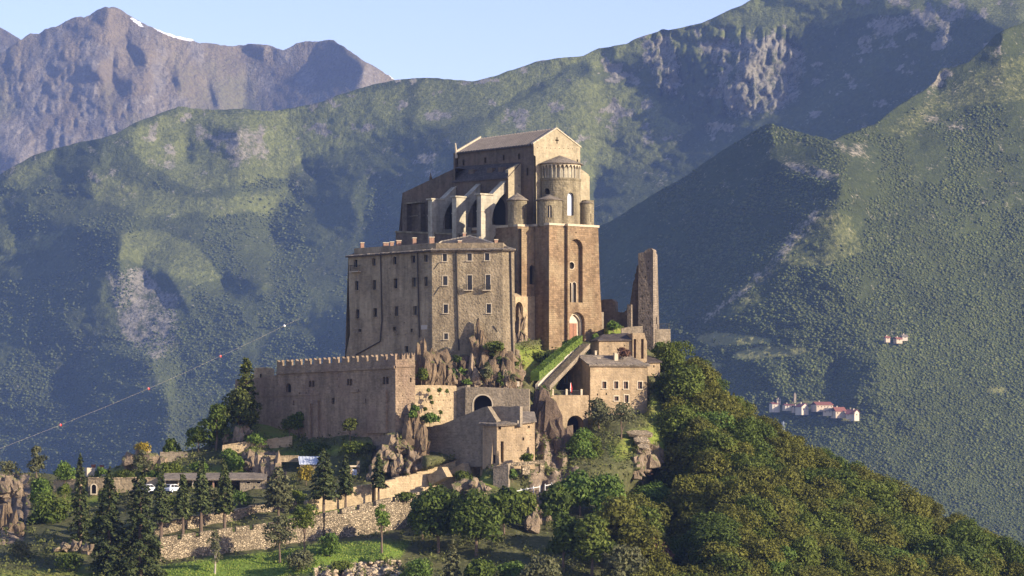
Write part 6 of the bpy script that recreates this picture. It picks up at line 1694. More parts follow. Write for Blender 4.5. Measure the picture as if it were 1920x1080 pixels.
# aerial cable with marker balls
cp = [(-40, 857, 800), (0, 841, 815), (113, 797, 860), (200, 762, 895), (278, 729, 925), (350, 697, 955), (413, 668, 980), (480, 637, 1010), (533, 611, 1035), (562, 597, 1046)]
m_ = MB()
for a, b_ in zip(cp[:-1], cp[1:]): m_.tube(P(*a), P(*b_), .016, .016, 5, False)
tag(m_.build('aerial_cable', M['trim'], None, loc=P(*cp[0])), 'thin aerial cable slanting across the shaded valley', 'cable')
for (x, y, Y), mt, lab in (((113, 797, 860), 'red', 'lowest red marker ball on the aerial cable'), ((278, 729, 925), 'red', 'middle red marker ball on the aerial cable'), ((413, 668, 980), 'red', 'red marker ball on the cable nearest the cypress'), ((533, 611, 1035), 'white', 'white marker ball on the aerial cable')):
    t = thing('marker_ball', lab, 'marker ball', P(x, y, Y), 'marker balls on the aerial cable')
    bm = bmesh.new(); bmesh.ops.create_uvsphere(bm, u_segments=16, v_segments=10, radius=.42); me = bpy.data.meshes.new('ball'); bm.to_mesh(me); bm.free(); me.polygons.foreach_set('use_smooth', [True] * len(me.polygons)); link_mesh(me, 'ball', M[mt], t)
    m_ = MB(); c_ = P(x, y, Y); m_.tube(c_ + Vector((-.05, 0, 0)), c_ + Vector((.05, 0, 0)), .425, .425, 16); m_.build('band', M['white'], t)
# ------------------------------------------------------------------ rock
def rock_mat(name, c):
    m, nt, b = new_mat(name)
    pos = wpos(nt)
    n1 = noise(nt, pos, .5, 6, .7, sc=(1.6, 1.6, .55)); n2 = noise(nt, pos, 2.2, 6, .75)
    col = ramp(nt, n1, [(.28, scl(c, .35)), (.45, scl(c, .8)), (.6, scl(c, 1.1)), (.75, scl(c, 1.5))])
    col = mixc(nt, .7, col, ramp(nt, n2, [(.3, .6), (.7, 1.25)]), 'MULTIPLY')
    g = nt.nodes.new('ShaderNodeNewGeometry'); sx = nt.nodes.new('ShaderNodeSeparateXYZ'); nt.links.new(g.outputs['Normal'], sx.inputs[0])
    mu = N(nt, 'ShaderNodeMath', operation='MULTIPLY'); nt.links.new(sx.outputs[2], mu.inputs[0]); nt.links.new(noise(nt, pos, .8, 3), mu.inputs[1])
    col = mixc(nt, ramp(nt, mu.outputs[0], [(.28, 0.0), (.4, .8)]), col, (.10, .12, .03))
    nt.links.new(col, b.inputs['Base Color'])
    bp = N(nt, 'ShaderNodeBump', Strength=1.0, Distance=.35); nt.links.new(n2, bp.inputs['Height']); nt.links.new(bp.outputs[0], b.inputs['Normal'])
    return m
M['rock'] = rock_mat('brown crag rock', (.20, .145, .092)); M['rock2'] = rock_mat('dark cliff rock', (.135, .098, .07)); M['rock3'] = rock_mat('tan rock', (.27, .205, .14))
def shard(bm, base, h, w, r, lean=(0, 0)):
    pts = []
    for lv, k in ((0, 1.15), (.3, 1.1), (.6, 1.0), (.85, .85), (1.0, .55)):
        for q in range(6):
            a = r.random() * 6.283; rr = w * k * (.45 + .75 * r.random())
            pts.append(bm.verts.new((base[0] + rr * cos(a) + lean[0] * h * lv, base[1] + rr * sin(a) * .9 + lean[1] * h * lv, base[2] - .15 * h + h * 1.15 * (lv + .2 * (r.random() - .6)))))
    o = bmesh.ops.convex_hull(bm, input=pts)
    bmesh.ops.delete(bm, geom=[g for g in o['geom_interior'] if isinstance(g, bmesh.types.BMVert)], context='VERTS')
def crag(label, shards, mat, seed, name='rock_crag', group=None, dY=-.6, extra=3):
    """shards: (px, top row, base row, width px[, depth])"""
    r = random.Random(seed); bm = bmesh.new(); first = None
    for s in shards:
        px, t_, b_, w = s[:4]
        Y = s[4] if len(s) > 4 else float(hill_depth(np.array([px]), np.array([b_]), False)[0]) + dY
        base = P(px, b_, Y); first = first or base
        h = (b_ - t_) * K * Y; W = w * K * Y / 2
        shard(bm, base, h, W, r, (.1 * (r.random() - .5), .12))
        for k in range(extra):
            f = .2 + .45 * r.random(); shard(bm, base + Vector(((r.random() - .5) * W * 2.4, -r.random() * W * .8, h * .35 * r.random())), h * f, W * (.5 + .5 * r.random()), r, (.6 * (r.random() - .5), .25))
    xs_ = [s[0] for s in shards]; bs_ = [s[2] for s in shards]
    Ym = float(np.mean([s[4] if len(s) > 4 else hill_depth(np.array([s[0]]), np.array([s[2]]))[0] + dY for s in shards])) + .5
    hm_s = max(s[2] - s[1] for s in shards) * .5; pts = []
    for i in range(26):
        x = min(xs_) - 3 + (max(xs_) - min(xs_) + 6) * r.random(); yb = max(bs_) + 4 - hm_s * (r.random() ** .7)
        pts.append(bm.verts.new(P(x, yb, Ym + 1.6 * (r.random() - .35))))
    o = bmesh.ops.convex_hull(bm, input=pts)
    bmesh.ops.delete(bm, geom=[g for g in o['geom_interior'] if isinstance(g, bmesh.types.BMVert)], context='VERTS')
    bmesh.ops.triangulate(bm, faces=bm.faces[:])
    bmesh.ops.subdivide_edges(bm, edges=[e for e in bm.edges if e.calc_length() > 1.2], cuts=1)
    for v in bm.verts: v.co += Vector((r.random() - .5, r.random() - .5, r.random() - .5)) * .34
    for v in bm.verts: v.co -= first
    me = bpy.data.meshes.new(name); bm.to_mesh(me); bm.free()
    o = link_mesh(me, name, M[mat], None, first)
    return tag(o, label, 'rock', group)
crag('brown crag with two thin pinnacles beside the fortress tower', [(786, 646, 722, 11, 561), (796, 634, 700, 12, 566), (800, 662, 724, 20, 560)], 'rock', 1)
crag('brown crag with a sunlit ledge at the foot of the monastery corner', [(832, 655, 700, 26, 567), (826, 676, 724, 22, 561), (842, 690, 724, 16, 561)], 'rock', 2)
crag('low dark crag in the hollow under the monastery', [(862, 700, 724, 16, 563), (872, 664, 712, 34, 569), (876, 702, 724, 12, 563)], 'rock2', 3)
crag('tall narrow crag standing against the monastery facade', [(897, 600, 690, 13, 569.5), (905, 622, 700, 18, 568.5), (893, 640, 705, 18, 568), (912, 655, 705, 18, 567.5)], 'rock', 4)
crag('pale ridge of rock between the tall crag and the arched gate', [(884, 664, 724, 14, 564), (892, 690, 725, 16, 563), (908, 694, 726, 14, 564)], 'rock3', 5)
crag('broad knobbly crag under the bright corner of the monastery', [(922, 676, 726, 20, 564), (940, 655, 724, 38, 567), (956, 664, 728, 24, 566), (930, 652, 680, 40, 570)], 'rock', 6, extra=5)
crag('slender pale rock leaning by the dark vault', [(946, 690, 730, 12, 563), (950, 700, 730, 12, 563.5)], 'rock3', 7)
crag('rounded tan rock on the slope edge beside the monastery end', [(968, 668, 712, 20, 571)], 'rock3', 27)
crag('pale jagged rock filling the niche of the church', [(975, 575, 655, 9, 600.6), (972, 592, 670, 13, 599.5), (978, 620, 672, 14, 599)], 'rock3', 8)
crag('high dark brown cliff beside the slab roofed house', [(1022, 735, 870, 44, 562), (1040, 752, 880, 40, 561), (1012, 728, 850, 24, 563), (1050, 790, 890, 30, 560)], 'rock2', 9, extra=7)
crag('tan foot of the cliff beneath the terrace vault', [(1058, 812, 885, 26, 562), (1066, 835, 900, 22, 560), (1044, 860, 905, 20, 558)], 'rock3', 10)
crag('rock rib with ivy under the fortress tower', [(776, 756, 850, 20, 553.8), (788, 792, 862, 26, 553.5), (762, 812, 852, 30, 554)], 'rock', 11)
crag('tan rocks beside the steep path above the garden gate', [(736, 812, 842, 34, 553.5), (720, 836, 866, 26, 552), (708, 856, 886, 22, 551), (700, 878, 902, 18, 550.5)], 'rock3', 12, extra=4)
crag('tan boulder on the road edge below the shaded wall', [(748, 852, 884, 22, 551), (740, 866, 890, 14, 550)], 'rock3', 13)
crag('grey rocks between the dry stone wall and the round bush', [(486, 850, 896, 22), (504, 858, 900, 20), (520, 848, 892, 16), (470, 846, 880, 16)], 'rock3', 14, extra=5)
crag('tan rocks under the dark cedar', [(446, 800, 832, 20), (426, 806, 836, 16), (460, 796, 815, 14)], 'rock3', 15)
crag('high tan cliff at the corner terrace', [(16, 892, 930, 34, 558), (32, 900, 928, 18, 557.5), (-10, 886, 930, 36, 558.5)], 'rock3', 16, extra=3)
crag('streaked tan rock face above the dark flat roof', [(14, 945, 1005, 20, 540), (24, 960, 1022, 18, 536), (4, 950, 1020, 22, 537), (30, 985, 1030, 12, 533)], 'rock', 17, extra=5)
crag('pointed tan rock carrying the yellow bush on the ridge', [(270, 838, 880, 40, 569), (290, 850, 884, 30, 569), (252, 852, 882, 24, 570)], 'rock3', 18)
crag('largest tan rock under the pale slabs on the grassy flank', [(1212, 846, 880, 26)], 'rock3', 19, extra=5)
crag('tan rock at the edge of the wood beside the grassy flank', [(1230, 832, 868, 22)], 'rock3', 24, extra=4)
crag('tan rock lowest on the grassy flank above the dark gully', [(1194, 852, 890, 20)], 'rock3', 25, extra=4)
crag('pale rock showing between the trees below the pergola', [(1002, 960, 992, 22, 528), (1006, 940, 975, 14, 530)], 'rock3', 20)
crag('small pale rock under the white rail fence', [(1035, 930, 960, 14, 537)], 'rock3', 26)
crag('pale rocks in the bushes beyond the guest house', [(1246, 700, 726, 18, 596), (1256, 706, 728, 14, 596)], 'rock3', 21)
crag('tan broken rocks beside the two large spruces', [(140, 1014, 1032, 18), (152, 1016, 1034, 16), (165, 1016, 1036, 16), (120, 1016, 1032, 18)], 'rock3', 22)
crag('warm rocks under the road end by the pergola', [(870, 900, 922, 26), (890, 896, 916, 18), (905, 902, 925, 16)], 'rock3', 23)
# rubble bank: hundreds of fist to head sized stones, one mass
bm = bmesh.new(); r = random.Random(77)
for i in range(420):
    px = 590 + 160 * r.random(); yy = 1064 - (px - 590) * .09 + 34 * r.random()
    b_ = hillP(px, yy); s = .10 + .28 * r.random() ** 2
    m4 = Matrix.Translation(b_) @ Matrix.Rotation(r.random() * 6, 4, 'Z') @ Matrix.Diagonal((s * (1 + r.random()), s, s * .8, 1))
    q = bmesh.ops.create_icosphere(bm, subdivisions=1, radius=1.0, matrix=m4)
    for v in q['verts']: v.co += Vector((r.random() - .5, r.random() - .5, r.random() - .5)) * s * .5
me = bpy.data.meshes.new('rubble_bank'); bm.to_mesh(me); bm.free()
tag(link_mesh(me, 'rubble_bank', M['rubble']), kind='stuff')

# ------------------------------------------------------------------ plants
LM = {}
LM['olive'] = leafy('olive brown leaves', (.070, .074, .012), (.112, .116, .019), (.150, .150, .029))
LM['green'] = leafy('mid green leaves', (.056, .078, .012), (.092, .120, .018), (.130, .156, .028))
LM['deep'] = leafy('deep green leaves', (.040, .060, .010), (.066, .096, .015), (.10, .135, .024))
LM['bright'] = leafy('fresh green leaves', (.055, .095, .016), (.095, .155, .026), (.15, .205, .042))
LM['spruce'] = leafy('dark spruce needles', (.030, .044, .014), (.050, .066, .020), (.080, .092, .028), .08)
LM['cypress'] = leafy('grey green cypress needles', (.040, .056, .018), (.066, .084, .026), (.10, .115, .038), .08)
LM['cedar'] = leafy('yellow green cedar foliage', (.045, .060, .014), (.085, .10, .022), (.13, .14, .034), .1)
LM['yellow'] = leafy('yellow flowering foliage', (.16, .14, .03), (.26, .20, .03), (.36, .26, .03))
LM['rust'] = leafy('red brown foliage', (.09, .045, .028), (.15, .075, .045), (.19, .11, .07))
LM['pale'] = leafy('grey olive foliage', (.07, .078, .035), (.11, .115, .052), (.15, .15, .075))
def leaf_mesh(C, Nn, s, r):
    n = len(C)
    t = r.randn(n, 3); t -= (t * Nn).sum(1, keepdims=True) * Nn; t /= np.linalg.norm(t, axis=1, keepdims=True) + 1e-9
    b = np.cross(Nn, t)
    s = s[:, None]
    q = np.stack([C - t * s - b * s * .15, C - b * s * .55 + t * s * .1, C + t * s, C + b * s * .6 - t * s * .05], 1)
    q += (r.rand(n, 4, 3) - .5) * s[:, None] * .35
    return q.reshape(-1, 3), np.arange(n * 4).reshape(n, 4)
def clump_leaves(cl, n, size, r, flat=0.0):
    cl = np.array(cl)
    w = cl[:, 3] ** 2; idx = r.choice(len(cl), n, p=w / w.sum())
    d = r.randn(n, 3); d /= np.linalg.norm(d, axis=1, keepdims=True)
    d[:, 2] = np.where(d[:, 2] < -.5, -d[:, 2] * .6, d[:, 2])
    rad = cl[idx, 3] * (.55 + .5 * r.rand(n) ** .5)
    C = cl[idx, :3] + d * rad[:, None] * np.array([1, 1, .85])
    Nn = d + r.randn(n, 3) * .55 + np.array([0, 0, flat]); Nn /= np.linalg.norm(Nn, axis=1, keepdims=True)
    return C, Nn, size * (.55 + .9 * r.rand(n))
def broad_clumps(w, h, z0, r, k=16, rr=(.17, .27)):
    cl = []
    for i in range(k):
        a = r.rand() * 6.283; e = r.rand()
        zz = z0 + (h - z0) * (.18 + .68 * e)
        prof = sqrt(max(.08, 1 - ((e - .42) / .62) ** 2))
        rad = w * .36 * prof * sqrt(r.rand())
        cl.append((rad * cos(a), rad * sin(a), zz, w * (rr[0] + (rr[1] - rr[0]) * r.rand()) * (.7 + .4 * prof)))
    cl.append((0, 0, h - w * .2, w * .2)); cl.append((0, 0, z0 + (h - z0) * .5, w * .26))
    return cl
def trunk_mb(base, h, r0, lean, limbs, r):
    mb = MB(); p = Vector(base); seg = 4; top = Vector(base) + Vector((lean[0], lean[1], h)); prev = p - Vector((0, 0, .5))
    pts = [prev] + [p.lerp(top, (i + 1) / seg) + Vector(((r.random() - .5) * .12 * h * .15, (r.random() - .5) * .1, 0)) for i in range(seg)]
    for i in range(seg): mb.tube(pts[i], pts[i + 1], r0 * (1 - .75 * i / seg), r0 * (1 - .75 * (i + 1) / seg), 6, False)
    for q in limbs:
        s = p.lerp(top, .35 + .5 * r.random()); mb.tube(s, q, r0 * .32, r0 * .08, 5, False)
    return mb
def broad_tree(label, cat, px, pb, pt, wpx, Y, mat, seed, n=1500, leaf=.28, trunk=.3, group=None, name='broadleaf_tree', k=15, barkm='bark', rr=(.17, .27)):
    r = np.random.RandomState(seed); pr = random.Random(seed)
    if Y is None: Y = float(hill_depth(np.array([px]), np.array([pb]))[0]) - .5
    base = P(px, pb, Y); h = (pb - pt) * K * Y; w = wpx * K * Y
    cl = broad_clumps(w, h, h * trunk, r, k, rr)
    C, Nn, s = clump_leaves(cl, n, leaf, r)
    t = thing(name, label, cat, base, group)
    trunk_mb(base, h * max(.55, trunk + .15), max(.07, .028 * h), ((pr.random() - .5) * .06 * h, 0), [Vector(base) + Vector(c[:3]) for c in cl[:6]], pr).build('trunk' if trunk > .12 else 'stem', M[barkm], t)
    V, Fq = leaf_mesh(C + np.array(base), Nn, s, r)
    np_mesh('crown' if trunk > .12 else 'foliage', V, Fq, LM[mat], t)
    return t
def conifer(label, px, pb, pt, wpx, Y, mat, seed, n=2200, leaf=.26, trunk=.2, power=.85, name='conifer_tree', cat='conifer', group=None, droop=.25, blunt=.04):
    r = np.random.RandomState(seed); pr = random.Random(seed)
    if Y is None: Y = float(hill_depth(np.array([px]), np.array([pb]))[0]) - .5
    base = P(px, pb, Y); h = (pb - pt) * K * Y; w = wpx * K * Y
    t = thing(name, label, cat, base, group)
    mb = MB(); mb.tube(Vector(base) - Vector((0, 0, .6)), Vector(base) + Vector((0, 0, h * .55)), .022 * h + .05, .014 * h, 7, False); mb.tube(Vector(base) + Vector((0, 0, h * .55)), Vector(base) + Vector((0, 0, h * .98)), .014 * h, .01, 6, False)
    nb = int(26 + h * 5); tb = trunk + (1 - trunk) * (np.arange(nb) + r.rand(nb)) / nb; ab = np.arange(nb) * 2.4 + r.rand(nb) * .9
    Rb = (w / 2) * np.clip(((1 - tb) / (1 - trunk)) ** power + blunt, 0, 1.0) * (.72 + .42 * r.rand(nb)) * np.clip((tb - trunk) / .07 + .55, 0, 1)
    for i in range(0, nb, 3):
        p = Vector(base) + Vector((0, 0, tb[i] * h)); mb.tube(p, p + Vector((Rb[i] * .8 * cos(ab[i]), Rb[i] * .8 * sin(ab[i]), -Rb[i] * droop)), .035, .012, 4, False)
    mb.build('trunk', M['bark'], t)
    idx = r.choice(nb, n, p=(Rb + .15) / (Rb + .15).sum()); f = r.rand(n) ** .6
    x = Rb[idx] * f; sp = (.10 + .22 * x) * r.randn(n) * .55
    ca, sa = np.cos(ab[idx]), np.sin(ab[idx])
    C = np.stack([x * ca - sp * sa, x * sa + sp * ca, tb[idx] * h - droop * x + .1 * r.randn(n) * (.5 + .5 * w / 4) + .12 * x * np.sin(f * 3)], -1) + np.array(base)
    Nn = np.stack([ca * .5, sa * .5, np.full(n, .75)], -1) + r.randn(n, 3) * .4; Nn /= np.linalg.norm(Nn, axis=1, keepdims=True)
    V, Fq = leaf_mesh(C, Nn, leaf * (.6 + .8 * r.rand(n)), r)
    np_mesh('crown', V, Fq, LM[mat], t)
    return t
# conifers of the lower garden
conifer('tall pointed spruce with a thin tip at the end of the niche wall', 150, 1030, 850, 52, 524, 'spruce', 1, 3200, trunk=.04)
conifer('large dense spruce between the pointed spruce and the biggest one', 205, 1095, 878, 90, 508, 'spruce', 2, 5200, .3, .03, .75)
conifer('biggest dark spruce reaching below the garden wall', 263, 1100, 872, 98, 507, 'spruce', 3, 6000, .3, .06, .7)
conifer('small conifer close behind the biggest spruce', 302, 1012, 876, 44, 519.5, 'cypress', 4, 1900, trunk=.25)
conifer('slender cypress in front of the second white car', 343, 1006, 890, 40, 521.5, 'cypress', 5, 1900, trunk=.32, blunt=.15)
conifer('tall slender cypress with twin bare trunks before the shed', 377, 1000, 866, 46, 523.5, 'cypress', 6, 2300, trunk=.3, blunt=.1)
conifer('slender cypress standing before the shed room', 421, 996, 864, 46, 524.5, 'cypress', 7, 2300, trunk=.26, blunt=.06)
conifer('broad brownish conifer at the end of the shed', 522, 975, 876, 62, 530, 'pale', 8, 2600, trunk=.26, power=.6, blunt=.2)
conifer('dark cypress before the pale metal roof', 607, 962, 843, 62, 535, 'cypress', 9, 3200, trunk=.24, power=.7, blunt=.12)
conifer('neat green cypress beside the garden gate', 648, 950, 853, 36, 540, 'cypress', 10, 2000, trunk=.25, blunt=.1)
conifer('small dark cypress in front of the road wall door', 710, 944, 852, 32, 542, 'spruce', 11, 1900, trunk=.33, blunt=.15)
conifer('young brownish spruce under the big leafy trees', 848, 1085, 1005, 44, 503, 'pale', 12, 1300, trunk=.05)
conifer('tall yellow green cypress rising above the old cedar', 463, 800, 673, 40, 578, 'cedar', 13, 3200, .26, .02, .5, droop=-.1, blunt=.25)
# leafy trees on the garden side
G1 = 'leafy trees of the lower garden'
broad_tree('wide leafy old tree at the fortress corner under the yellow green cypress', 'tree', 448, 825, 725, 84, 575, 'cedar', 21, 3600, .28, .12)
broad_tree('dark shaded tree on the slope below the old cedar', 'tree', 405, 850, 755, 64, 573, 'deep', 22, 2200, .28, .08)
broad_tree('round green bush below the dry stone wall', 'bush', 434, 890, 840, 50, 563, 'bright', 23, 1900, .22, .04, name='round_bush')
broad_tree('small leafy tree in front of the fortress wall', 'tree', 656, 830, 783, 30, 559, 'cedar', 24, 900, .2, .3)
broad_tree('bright bush at the shaded foot of the fortress wall', 'bush', 543, 822, 778, 32, 571, 'green', 25, 900, .2, .05, name='bush')
broad_tree('dark shrub in the corner of the fortress wall', 'bush', 560, 815, 770, 34, 573, 'deep', 26, 900, .22, .05, name='bush')
broad_tree('dark tree on the ridge left of the cedar', 'tree', 372, 858, 800, 50, 574, 'deep', 27, 1500, .26, .1)
broad_tree('dark pair of shrubs on the ridge near the low ruin wall', 'bush', 318, 868, 822, 44, 574, 'deep', 28, 1300, .24, .06, name='bush')
broad_tree('yellow flowering bush on the pointed ridge rock', 'bush', 268, 852, 832, 34, 568, 'yellow', 29, 900, .18, .03, name='bush')
broad_tree('pale green tree leaning beside the pointed ridge rock', 'tree', 268, 905, 842, 40, 562, 'pale', 30, 1400, .2, .12)
broad_tree('airy pale green tree on the far end of the ridge', 'tree', 69, 905, 834, 38, 566, 'pale', 31, 1300, .22, .15)
broad_tree('round bright bush on the terrace wall', 'bush', 122, 905, 866, 42, 562, 'bright', 32, 1500, .2, .05, name='round_bush')
broad_tree('thin grey bush at the outer end of the ridge', 'bush', 18, 892, 862, 46, 567, 'pale', 33, 700, .2, .05, name='bush')
broad_tree('large bright leafy tree below the airy ridge tree', 'tree', 75, 960, 895, 52, 551, 'bright', 34, 2200, .26, .1)
broad_tree('dark shaded tree in the hollow beside the tan cliff', 'tree', 88, 1000, 925, 76, 541, 'deep', 35, 2400, .28, .1)
broad_tree('low green bush on the short terrace wall', 'bush', 122, 930, 906, 30, 557, 'green', 36, 800, .2, .03, name='bush')
broad_tree('clipped bright green hedge bush above the shed', 'hedge', 318, 890, 873, 58, 561, 'green', 37, 1700, .18, .02, name='hedge_bush')
broad_tree('small lime green hedge bush behind the slender cypresses', 'hedge', 376, 888, 870, 44, 561, 'bright', 38, 1300, .18, .02, name='hedge_bush')
broad_tree('low green bush above the niche wall', 'bush', 232, 898, 886, 40, 560, 'green', 39, 900, .18, .02, name='bush')
broad_tree('little green bush beside the orange chimney stubs', 'bush', 190, 896, 876, 28, 561, 'bright', 40, 800, .18, .03, name='bush')
broad_tree('young bright tree on the lawn with a thin straight trunk', 'tree', 716, 1034, 944, 36, 512, 'bright', 41, 1300, .2, .32, G1)
broad_tree('leafy young tree before the notched wall with spreading crown', 'tree', 571, 1030, 948, 66, 513, 'green', 42, 2000, .2, .4, G1)
broad_tree('tall pale shrub tree at the break of the garden wall', 'tree', 525, 1052, 965, 56, 512, 'pale', 43, 2000, .2, .12, G1)
broad_tree('bright green shrub on the lawn before the shaded wall', 'bush', 618, 1050, 996, 46, 511, 'bright', 44, 1700, .2, .06, name='bush')
broad_tree('olive shrub spreading low on the lawn', 'bush', 560, 1075, 1028, 60, 505, 'pale', 45, 1700, .2, .04, name='bush')
broad_tree('thin birch with pale stem before the garden wall', 'birch', 402, 1092, 990, 32, 507, 'pale', 46, 700, .18, .25, name='birch_tree', barkm='paleb')
broad_tree('bright bush at the bottom edge near the young spruce', 'bush', 778, 1100, 1050, 74, 501, 'bright', 47, 1900, .22, .04, name='bush')
broad_tree('bright bush at the bottom edge below the leafy trees', 'bush', 962, 1105, 1054, 76, 503, 'bright', 48, 1900, .22, .04, name='bush')
broad_tree('olive autumn bush beside the metal roof', 'bush', 574, 905, 872, 40, 552, 'yellow', 49, 1000, .2, .04, name='bush')
broad_tree('red brown bush above the shed roof', 'bush', 484, 890, 876, 40, 561, 'rust', 50, 900, .18, .02, name='bush')
broad_tree('dark bush under the fortress tower rock', 'bush', 690, 858, 832, 36, 557, 'pale', 51, 900, .2, .03, name='bush')
# big leafy trees under the road
for i, (px, pb, pt, w, m, lab) in enumerate(((822, 1035, 910, 108, 'deep', 'large dark leafy tree under the long road wall'), (893, 1040, 912, 108, 'deep', 'large round dark tree below the grassy road bend'), (792, 1010, 935, 64, 'green', 'leafy tree between the road wall and the large dark tree'), (945, 1000, 910, 64, 'deep', 'dark tree directly under the stone pergola'),
    (985, 990, 918, 60, 'green', 'half bare leafy tree beside the pale rocks'), (1040, 985, 905, 70, 'deep', 'shaded tree under the white rail fence'), (1088, 965, 880, 82, 'bright', 'fresh green tree below the cliff foot'), (1135, 980, 888, 84, 'bright', 'fresh green tree beneath the grassy flank'),
    (1158, 1065, 930, 108, 'olive', 'large olive tree at the middle of the lower wood'), (1110, 1085, 960, 92, 'green', 'mid green tree in front of the large olive one'), (1205, 1060, 945, 76, 'green', 'tall leafy tree at the edge of the deep shadow'), (1056, 1070, 960, 80, 'deep', 'dark tree in the shaded hollow'),
    (1222, 1110, 990, 74, 'rust', 'brownish half bare tree at the bottom of the wood'), (1010, 1120, 1046, 84, 'pale', 'pale bushy tree at the bottom under the hollow'), (1170, 1130, 1020, 86, 'pale', 'grey olive tree at the bottom of the lower wood'), (900, 1100, 1052, 60, 'deep', 'dark low tree in the shade behind the bottom bush'))):
    broad_tree(lab, 'tree', px, pb, pt, w, None, m, 60 + i, int(1500 + w * 24), .32, .12, 'leafy trees under the road', k=22)
for i, (px, pb, pt, w, Y, m, n, tr, cat, nm, lab) in enumerate(((1123, 806, 745, 58, 571, 'pale', 2000, .1, 'tree', 'broadleaf_tree', 'grey olive tree against the lower wall of the guest house'), (1165, 829, 757, 62, 565, 'pale', 900, .4, 'tree', 'broadleaf_tree', 'sparse orchard tree with a dark trunk on the grassy flank'), (1094, 885, 798, 66, 558, 'bright', 2600, .1, 'tree', 'broadleaf_tree', 'fresh green tree in front of the terrace vault'), (1118, 868, 815, 44, 560, 'green', 1300, .1, 'bush', 'bush', 'green bush between the sparse orchard tree and the vault'),
    (1238, 690, 640, 40, 600, 'bright', 1500, .06, 'bush', 'bush', 'bright bush at the foot of the ruined bastion'), (1266, 715, 650, 46, 602, 'green', 1700, .1, 'tree', 'broadleaf_tree', 'green tree on the slope edge beyond the ruined bastion'), (1240, 765, 705, 46, 588, 'deep', 1700, .08, 'bush', 'bush', 'dark shaded bush beside the guest house end wall'), (1290, 760, 680, 56, 596, 'green', 2000, .1, 'tree', 'broadleaf_tree', 'round green tree at the top of the wooded slope'), (1325, 800, 705, 62, 598, 'deep', 2300, .1, 'tree', 'broadleaf_tree', 'crisp dark tree standing out at the top of the wood'),
    (1262, 800, 740, 46, 583, 'olive', 1600, .08, 'bush', 'bush', 'olive bush above the grassy flank'), (1016, 760, 722, 30, 570, 'bright', 1300, .04, 'ivy', 'ivy_clump', 'hanging green ivy on top of the dark cliff'), (777, 790, 758, 22, 553, 'bright', 900, .05, 'ivy', 'ivy_clump', 'green ivy bush clinging beside the fortress tower corner'), (806, 795, 778, 40, 555, 'bright', 1200, .03, 'bush', 'bush', 'bright bushes at the foot of the cream retaining wall'), (1168, 672, 653, 26, 587, 'rust', 700, .08, 'bush', 'spiky_bush', 'red brown spiky bush behind the guest house roof'),
    (1007, 683, 664, 42, 588, 'green', 1400, .03, 'bush', 'bush', 'low green bush on the lawn under the church base'), (1116, 640, 626, 14, 596, 'bright', 500, .03, 'hedge', 'hedge_bush', 'small clipped green bush at the stairs head'), (1150, 618, 604, 26, 603, 'bright', 600, .04, 'bush', 'bush', 'sunlit weeds on the grey garden wall by the lone tower'), (790, 716, 690, 26, 559, 'green', 900, .03, 'bush', 'bush', 'green scrub at the foot of the twin pinnacle crag'), (913, 716, 680, 24, 562, 'pale', 800, .03, 'bush', 'bush', 'olive scrub growing up beside the tall narrow crag'), (930, 656, 644, 44, 567, 'green', 900, .03, 'bush', 'bush', 'green weeds on the ledge at the monastery foot'), (966, 690, 668, 20, 570, 'green', 600, .03, 'bush', 'bush', 'green weeds beside the leaning pale rock'),
    (990, 868, 852, 26, 546, 'green', 800, .03, 'bush', 'bush', 'green weeds at the foot of the slab roofed house'), (960, 900, 880, 24, 543, 'bright', 700, .03, 'bush', 'bush', 'green weeds growing under the stone pergola'), (870, 900, 886, 40, 546, 'green', 900, .03, 'bush', 'bush', 'green bank bush below the wedge buttresses'), (758, 940, 928, 44, 543.5, 'green', 800, .03, 'bush', 'bush', 'green weeds at the foot of the long road wall'), (1205, 905, 850, 44, None, 'rust', 1100, .12, 'tree', 'broadleaf_tree', 'brownish bare branched tree beside the tan flank rocks'), (680, 812, 800, 60, 557, 'bright', 0, .03, 'bush', 'bush', ''))):
    if n: broad_tree(lab, cat, px, pb, pt, w, Y, m, 100 + i, n, .22, tr, name=nm)
for i, (px, py) in enumerate(((803, 733), (824, 732), (838, 734), (807, 746), (810, 756), (797, 768), (826, 774))):
    broad_tree(('green tuft on the cream retaining wall nearest the fortress tower', 'middle green tuft of the upper row on the cream wall', 'green tuft of the upper row nearest the recessed pier', 'small green tuft just under the upper row on the cream wall', 'small green tuft halfway down the cream wall', 'green tuft low on the cream wall near the tower', 'low green tuft on the cream wall near the recessed pier')[i], 'tuft', px, py + 4, py - 5, 9, 555.9, 'green', 150 + i, 160, .14, .02, 'tufts in the cream retaining wall', name='wall_tuft')

